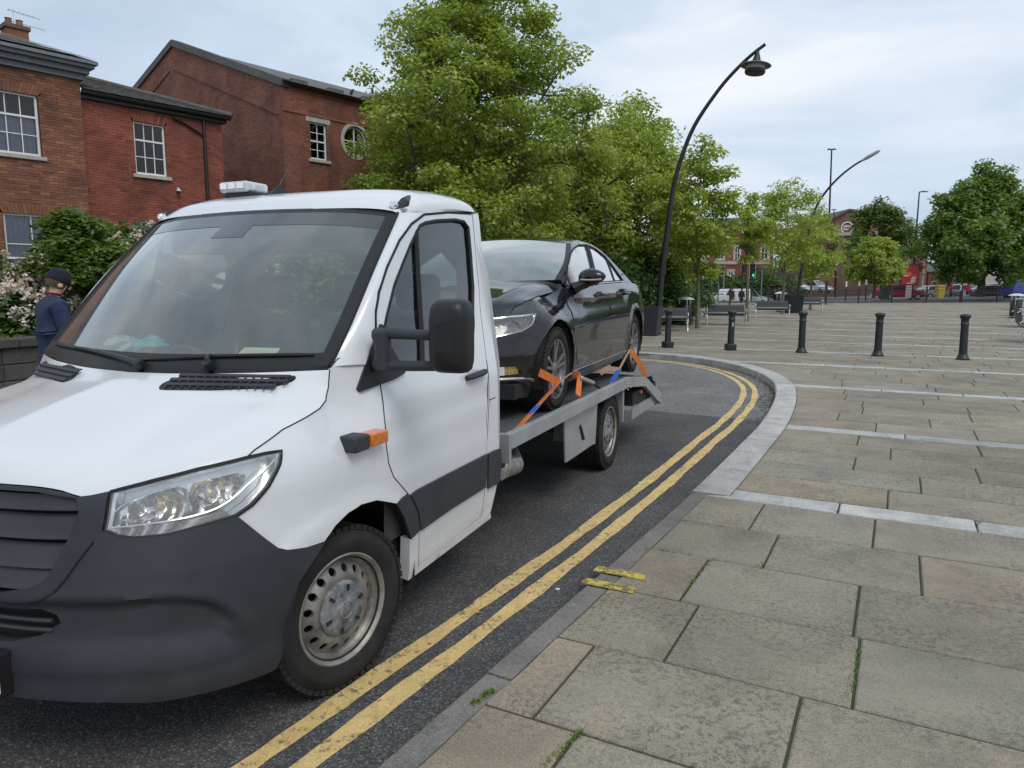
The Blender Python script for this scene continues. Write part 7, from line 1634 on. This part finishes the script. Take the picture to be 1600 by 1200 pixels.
# terrace receding on the right of the warehouse
tr2 = empty('brick_terrace', (X1(1412, 104), 104, 0), .0, 'tall brown terrace with white trimmed windows behind the red poster', 'building'); tx = X1(1412, 104)
tdir = Vector((X1(1447, 150)-tx, 150-104, 0)); tl_ = tdir.length; tr2.rotation_euler = (0, 0, math.atan2(tdir.y, tdir.x))
zt0 = Z1(365, 104); MB().box(0, tl_, 0, 9, -1, zt0).build('wall', m_fb2, tr2, False); MB().box(-.3, tl_+.3, -.35, 9.3, zt0, zt0+.5).build('cornice', m_fst, tr2, False)
for k in range(9):
    for z0_, z1_ in ((1.4, 3.4), (4.5, 6.3), (7.1, 8.5)):
        if z1_ < zt0-.3: fwin(tr2, 2+k*5.0, 3.6+k*5.0, z0_, z1_, 0, 0, True)
# background blocks far right
for i, (u0, u1, vt, d, mt, lab) in enumerate(((1450, 1530, 425, 150, m_fbr2, 'low far brick building seen under the big green tree'), (1525, 1620, 418, 140, M('far_cream', (.42, .38, .32), .85, var=.15, vs_=.5), 'far pale building behind the tree at the right'))):
    b0 = empty('far_building', (X1(u0, d), d, 0), 0, lab, 'building'); w = X1(u1, d)-X1(u0, d); h = Z1(vt, d); MB().box(0, w, 0, 8, -1, h).build('wall', mt, b0, False); MB().add([(-.3, -.3, h), (w+.3, -.3, h), (w+.3, 4, h+2), (-.3, 4, h+2), (w+.3, 8.3, h), (-.3, 8.3, h)], [(0, 1, 2, 3), (3, 2, 4, 5)]).build('roof', m_slate, b0, False)
    for k in range(int(w/3)): fwin(b0, .8+3*k, 2.0+3*k, 1.0, 2.8, 0, 0, False)
# ---- vehicles
def vehicle(name, label, cat, p, rz, col, L=4.2, Wd_=1.75, kind='hatch'):
    r_ = empty(name, p, rz, label, cat, 'vehicles beyond the square'); paint = M('paint_%.2f_%.2f_%.2f' % col, col, .25, coat=.6, var=.05)
    H = {'hatch': 1.48, 'suv': 1.68, 'van': 1.9}[kind]; hw = Wd_/2; zb = .95 if kind != 'van' else 1.05
    if kind == 'van': st_ = [(-L/2, .35, .75, .75), (-L/2+.05, .3, .95, .95), (-L/2+.75, .28, 1.08, 1.12), (-L/2+1.35, .28, 1.1, H-.06), (-L/2+1.9, .28, 1.1, H), (L/2-.15, .28, 1.1, H), (L/2, .35, 1.1, H-.08)]
    else: st_ = [(-L/2, .35, .62, .62), (-L/2+.08, .28, .78, .78), (-L/2+.9, .25, zb-.02, zb), (-L/2+1.1, .25, zb, zb+.08), (-L/2+1.85, .25, zb, H-.03), (-L/2+2.4, .25, zb, H), (L/2-.75, .25, zb+.02, H-.05), (L/2-.25, .28, zb+.02, zb+.2 if kind == 'hatch' else H-.2), (L/2-.03, .32, zb-.05, zb), (L/2, .40, .75, .78)]
    G = []
    for y, z0_, zbelt, zr in st_:
        e_ = .9 if abs(y) > L/2-.1 else 1.0; w = hw*e_; rw2 = w*(.80 if zr > zbelt+.05 else .97)
        row = [(0, y, z0_), (w*.9, y, z0_), (w, y, z0_+.15), (w, y, (z0_+zbelt)/2), (w*.965, y, zbelt), (rw2, y, max(zbelt, zr-.05)), (rw2*.85, y, zr), (0, y, zr)]; G.append(row+[(-p_[0], p_[1], p_[2]) for p_ in row[-2:0:-1]]+[row[0]])
    mb = MB().grid(np.array(G), True); mb.add(G[0][:-1], [tuple(range(len(G[0])-1))]); mb.add(G[-1][:-1], [tuple(range(len(G[0])-1))[::-1]]); mb.build('body', paint, r_, True, 35)
    wt = .80
    if kind == 'van': side = [(-L/2+1.05, 1.14), (-L/2+1.45, H-.18), (-L/2+2.0, H-.16), (-L/2+2.0, 1.14)]
    else: side = [(-L/2+1.25, zb+.03), (-L/2+1.9, H-.12), (L/2-.9, H-.14), (L/2-.45, zb+.06)]
    for sgn in (1, -1): MB().add([(sgn*(hw*(.968-.168*min(1, (z-zb)/(H-zb)))+.012), y, z) for y, z in side], [(0, 1, 2, 3) if sgn < 0 else (3, 2, 1, 0)]).build('side_window', m_wgl2, r_, False)
    y0_, z0_, y1_, z1_ = (-L/2+.80, 1.16, -L/2+1.36, H-.10) if kind == 'van' else (-L/2+1.12, zb+.09, -L/2+1.83, H-.06)
    MB().add([(-hw*.82, y0_-.02, z0_), (hw*.82, y0_-.02, z0_), (hw*.74, y1_-.03, z1_), (-hw*.74, y1_-.03, z1_)], [(0, 1, 2, 3)]).build('windscreen', m_wgl2, r_, False)
    if kind != 'van': MB().add([(-hw*.78, L/2-.02 if kind == 'suv' else L/2-.22, zb+.12), (hw*.78, L/2-.02 if kind == 'suv' else L/2-.22, zb+.12), (hw*.70, L/2-.18 if kind == 'suv' else L/2-.72, H-.14), (-hw*.70, L/2-.18 if kind == 'suv' else L/2-.72, H-.14)], [(3, 2, 1, 0)]).build('rear_window', m_wgl2, r_, False)
    for sgn in (1, -1):
        for y in (-L/2+.8, L/2-.8):
            w0_ = empty('wheel', (sgn*(hw-.10), y, .31)); w0_.parent = r_; A = axz((0, 0, 0), (sgn, 0, 0)); MB().lathe([(.2, -.1), (.31, -.1), (.31, .11), (.2, .11)], 18, A).build('tyre', m_rub, w0_); MB().lathe([(.21, .112), (.12, .10), (0, .115)], 14, A).build('rim', m_lamph, w0_)
        MB().box(sgn*hw*.72-.16, sgn*hw*.72+.16, -L/2-.012, -L/2+.10, .62, .76).build('headlight', m_lamph, r_, False); MB().box(sgn*hw*.8-.10, sgn*hw*.8+.10, L/2-.06, L/2+.012, .72, 1.0).build('tail_light', M('tail_red', (.35, .02, .015), .3), r_, False)
    MB().box(-hw*.7, hw*.7, -L/2-.02, -L/2+.05, .38, .55).build('grille', m_tl, r_, False); MB().box(-.26, .26, -L/2-.03, -L/2-.021, .45, .55).build('number_plate', m_fw, r_, False)
    return r_
def place(u, v, d): p = at(u, v, d); return (p[0], p[1], p[2])
vehicle('panel_van', 'white panel van waiting beyond the pedestrians', 'van', place(1140, 477, 82), -math.pi/2+.35, (.62, .64, .66), 4.4, 1.8, 'van'); vehicle('parked_car', 'silver white car nosing out behind the white van', 'car', place(1180, 476, 88), -math.pi/2+2.4, (.60, .62, .64), 4.2, 1.75, 'suv')
for u, lab in ((1219, 'white car parked left of the far planter, against the low wall'), (1245, 'white car parked behind the far planter'), (1274, 'white car parked right of the far planter')): vehicle('parked_car', lab, 'car', place(u, 458, 96), .35 if u != 1274 else .5, (.64, .66, .68), 4.3, 1.8, 'suv')
vehicle('parked_car', 'bright red car behind the red poster stand', 'car', place(1405, 468, 74), math.pi/2-.08, (.42, .012, .035), 4.4, 1.75, 'hatch'); vehicle('parked_car', 'bright blue car at the right picture edge', 'car', place(1603, 467, 70), math.pi/2+.12, (.02, .07, .48), 4.3, 1.8, 'suv')
vehicle('parked_car', 'grey green car right of the red poster', 'car', place(1463, 467, 80), math.pi/2+.1, (.22, .26, .25), 4.3, 1.75, 'hatch'); vehicle('parked_car', 'pale silver car under the big green tree', 'car', place(1510, 464, 95), .4, (.42, .44, .45), 4.3, 1.75, 'suv'); vehicle('parked_car', 'dark car beside the trunk of the big green tree', 'car', place(1552, 467, 78), math.pi/2-.2, (.03, .032, .035), 4.2, 1.75, 'hatch'); vehicle('parked_car', 'pale car half hidden behind the railing near the blue car', 'car', place(1566, 463, 92), .3, (.5, .5, .5), 4.2, 1.75, 'suv')
lw = empty('low_brick_wall', place(1212, 466, 93), 0, 'low dark brick wall in front of the parked white cars', 'wall'); MB().box(0, 12, 0, .3, -.6, .55).build('wall_face', m_fb2, lw, False); MB().box(-.05, 12.05, -.06, .36, .55, .65).build('coping', m_slate, lw, False)
for i, (u, vt) in enumerate(((1341, 440), (1352, 437), (1321, 440), (1500, 446))): p = place(u, 470, 62); r_ = empty('bollard_post', p, 0, ['slim pale capped post by the round tree', 'slim pale capped post under the round tree', 'slim post left of the round tree', 'slim post right of the yellow bin'][i], 'post'); h = at(u, vt, 62)[2]-p[2]; MB().tube([(0, 0, 0), (0, 0, h)], .06, 8).build('shaft', m_iron, r_); MB().tube([(0, 0, h-.45), (0, 0, h+.02)], .066, 8).build('pale_band', m_fw, r_)
# ---- people
def skin_obj(name, verts, edges, radii, mat, parent, root=0, sub=2):
    import bmesh
    me = bpy.data.meshes.new(name); bm = bmesh.new(); ly = bm.verts.layers.skin.verify(); vs2 = []
    for i, (p, r) in enumerate(zip(verts, radii)):
        v = bm.verts.new(p); rr = r if hasattr(r, '__len__') else (r, r); v[ly].radius = rr; v[ly].use_root = (i == root); vs2.append(v)
    for a, b_ in edges: bm.edges.new((vs2[a], vs2[b_]))
    bm.to_mesh(me); bm.free(); o = mesh_obj(name, me, mat, parent); m = o.modifiers.new('skin', 'SKIN'); m.use_smooth_shade = True; s = o.modifiers.new('sub', 'SUBSURF'); s.levels = sub; s.render_levels = sub; return o
m_skin = M('skin', (.52, .30, .22), .55, var=.1); m_navy = M('navy_knit', (.018, .030, .075), .9, var=.3, vs_=25, bmp=.5, bs=180); m_cap = M('navy_beanie', (.010, .012, .022), .95, var=.3, vs_=40, bmp=.6, bs=200); m_trs = M('pale_grey_trousers', (.36, .31, .34), .9, var=.2, vs_=15); m_hair = M('light_brown_hair', (.07, .048, .03), .8, var=.4, vs_=40); m_shoe = M('dark_shoe', (.02, .02, .02), .6); m_burg = M('burgundy_trim', (.16, .015, .03), .9)
def person(p, rz, label, H=1.75, top=m_navy, legs=m_trs, hat=m_cap, hair=m_hair, look=.45, arms='phone', trim=None, coat=0.0, stride=0.0):
    """standing figure facing -y: body one surface, clothes over it"""
    r_ = empty('person', p, rz, label, 'person'); k = H/1.75; S = lambda L: [tuple(c*k for c in q) for q in L]
    if arms == 'phone': el, wr, ha = (.25, -.05, 1.06), (.12, -.30, 1.10), (.06, -.36, 1.13)
    else: el, wr, ha = (.27, .03, 1.10), (.28, -.06, .86), (.28, -.08, .78)
    mx_ = lambda q: (-q[0], q[1], q[2])
    V = [(0, .0, .95), (0, .01, 1.12), (0, .015, 1.30), (0, .0, 1.44), (0, -.015, 1.50), (0, -.02*1-.02*look, 1.56), (0, -.05*1-.06*look, 1.645-.02*look), (0, -.04-.05*look, 1.72-.02*look)]; rad = [(.15, .12), (.15, .115), (.175, .125), (.12, .09), .055, .062, (.078, .098), (.072, .088)]; E = [(i, i+1) for i in range(7)]
    def chain(pts, rs2, a): 
        for q, r in zip(pts, rs2): V.append(q); rad.append(r); E.append((a, len(V)-1)); a = len(V)-1
        return a
    for s2 in (1, -1):
        f = (lambda q: q) if s2 > 0 else mx_
        e_ = chain([f((.185, .005, 1.405)), f(el), f(wr)], [.062, .045, .033], 3); h_ = chain([f(ha)], [(.042, .022)], e_)
        d = np.array(f(ha))-np.array(f(wr)); d /= np.linalg.norm(d)
        sd2 = np.cross(d, (0, 0, 1)); sd2 /= np.linalg.norm(sd2)+1e-9
        for j, (o_, ln_) in enumerate(((-.032, .065), (-.011, .08), (.011, .075), (.032, .06))): b0_ = np.array(f(ha))+sd2*o_+d*.03; chain([tuple(b0_), tuple(b0_+d*ln_*.6+np.array([0, 0, -.012])), tuple(b0_+d*ln_+np.array([0, 0, -.035]))], [.010, .009, .007], h_)
        th = np.array(f(ha))-sd2*.04*s2; chain([tuple(th), tuple(th+d*.045+np.array([0, 0, .015]))], [.011, .008], h_)
        y2 = stride*s2; chain([f((.10, .0, .88)), (f((.11, 0, 0))[0], -y2*.5-.01, .50), (f((.11, 0, 0))[0], y2*-.8+.02+.06*abs(stride), .10), (f((.115, 0, 0))[0], -y2*.8-.10, .04)], [.095, .06, .042, (.045, .035)], 0)
    skin_obj('body', S(V), E, [tuple(c*k for c in (r if hasattr(r, '__len__') else (r, r))) for r in rad], m_skin, r_)
    # jumper
    V2 = [(0, 0, .90), (0, .0, 1.0), (0, .01, 1.14), (0, .015, 1.30), (0, .0, 1.45), (0, -.014, 1.535)]; r2 = [(.185, .15), (.19, .155), (.19, .155), (.205, .155), (.155, .12), (.074, .074)]; E2 = [(i, i+1) for i in range(5)]
    if coat: V2 = [(0, 0, .90-coat)]+V2; r2 = [(.19, .16)]+r2; E2 = [(i, i+1) for i in range(6)]
    sh_ = len(V2)-2
    for s2 in (1, -1):
        f = (lambda q: q) if s2 > 0 else mx_; a = sh_
        for q, r in zip([f((.195, .005, 1.415)), f(el), f(tuple(np.array(el)*.08+np.array(wr)*.92))], [.092, .070, .050]): V2.append(q); r2.append(r); E2.append((a, len(V2)-1)); a = len(V2)-1
    skin_obj('jumper', S(V2), E2, [tuple(c*k for c in (r if hasattr(r, '__len__') else (r, r))) for r in r2], top, r_, 1)
    V3 = [(0, 0, .93), (0, 0, .86)]; r3 = [(.175, .14), (.17, .135)]; E3 = [(0, 1)]
    for s2 in (1, -1):
        y2 = stride*s2; a = 1
        for q, r in zip([(s2*.10, 0, .80), (s2*.11, -y2*.5-.005, .50), (s2*.11, -y2*.8+.02+.06*abs(stride), .12)], [.108, .082, .066]): V3.append(q); r3.append(r); E3.append((a, len(V3)-1)); a = len(V3)-1
        MB().lathe([(0, .09), (.05, .085), (.058, .04), (.055, 0), (0, 0)], 12, Matrix.Translation((s2*.112*k, (-y2*.8-.05)*k, 0)) @ Matrix.Diagonal((.85, 2.2, 1, 1))).build('shoe', m_shoe, r_)
    skin_obj('trousers', S(V3), E3, [tuple(c*k for c in (r if hasattr(r, '__len__') else (r, r))) for r in r3], legs, r_, 0)
    hc = Vector((0, (-.045-.055*look)*k, (1.655-.02*look)*k)); A = Matrix.Translation(hc) @ Matrix.Rotation(look*.75, 4, 'X')
    MB().lathe([(.001, .0), (.012, .004), (.016, .012), (.010, .030), (.0, .05)], 8, A @ Matrix.Translation((0, -.103*k, -.03*k)) @ Matrix.Rotation(.3, 4, 'X')).build('nose', m_skin, r_)
    for s2 in (1, -1): MB().lathe([(0, .012), (.02, .008), (.026, 0), (.018, -.01)], 10, A @ Matrix.Translation((s2*.082*k, .005, -.015)) @ Matrix.Rotation(s2*1.4, 4, 'Y')).build('ear', m_skin, r_); MB().lathe([(0, .004), (.010, 0)], 8, A @ Matrix.Translation((s2*.032*k, -.098*k, .005)) @ Matrix.Rotation(1.57, 4, 'X')).build('eye', m_dk, r_)
    MB().tube([tuple(A @ Vector((-.022, -.092*k, -.062*k))), tuple(A @ Vector((0, -.098*k, -.064*k))), tuple(A @ Vector((.022, -.092*k, -.062*k)))], .005, 6).build('mouth', M('lips', (.40, .18, .15), .5), r_)
    if hair is not None: MB().lathe([(.080, -.05), (.090, -.02), (.096, .03), (.085, .08), (.05, .115), (0, .125)], 18, A @ Matrix.Translation((0, .022, .0)) @ Matrix.Diagonal((.93*k, 1.08*k, k, 1))).build('hair', hair, r_)
    if hat is not None: MB().lathe([(.100, .012), (.108, .016), (.110, .055), (.105, .06), (.103, .09), (.085, .128), (.045, .15), (0, .157)], 20, A @ Matrix.Translation((0, .012, .012)) @ Matrix.Diagonal((.93*k, 1.08*k, k, 1))).build('beanie', hat, r_)
    if trim is not None:
        MB().tube([(.068*math.cos(t)*k, (.070*math.sin(t)-.012)*k, (1.545+.012*math.sin(t))*k) for t in np.linspace(0, 6.283, 21)[:-1]], .012, 6, True).build('collar', trim, r_); MB().tube([(.178*math.cos(t)*k, .145*math.sin(t)*k, .905*k) for t in np.linspace(0, 6.283, 25)[:-1]], .014, 6, True).build('hem', trim, r_)
    if arms == 'phone': MB().box(-.035, .035, -.41*k, -.40*k, 1.12*k, 1.26*k, Matrix.Identity(4)).build('phone_case', m_dk, r_, False)
    return r_
pp = at(82, 470, 7.2); person((pp[0], pp[1], .10), math.pi/2+.85, 'person in navy jumper and dark beanie looking down by the garden wall', 1.655, trim=m_burg)
pp = place(1143, 479, 68); person(pp, .4, 'pedestrian in dark top and beige trousers by the white van', 1.72, M('dark_jacket', (.03, .028, .025), .9), M('beige_cloth', (.42, .33, .25), .9), None, m_hair, .1, 'down', coat=.1, stride=.12)
pp = place(1158, 479, 68); person(pp, .2, 'pedestrian in black clothes beside the traffic light pole', 1.68, M('black_cloth', (.012, .013, .016), .9), M('black_cloth', (.012, .013, .016), .9), None, M('dark_hair', (.02, .015, .012), .7), .2, 'down', coat=.2)
pp = place(1485, 466, 76); person(pp, 1.2, 'pedestrian in a red coat behind the railing', 1.7, M('red_coat', (.38, .02, .03), .8), M('black_cloth', (.012, .013, .016), .9), None, M('dark_hair', (.02, .015, .012), .7), .1, 'down', coat=.15, stride=.1)
pp = place(1511, 465, 84); person(pp, -1.0, 'pedestrian in a bright red top further along the railing', 1.7, M('scarlet_top', (.55, .03, .05), .8), M('black_cloth', (.012, .013, .016), .9), None, M('dark_hair', (.02, .015, .012), .7), .1, 'down', stride=.1)
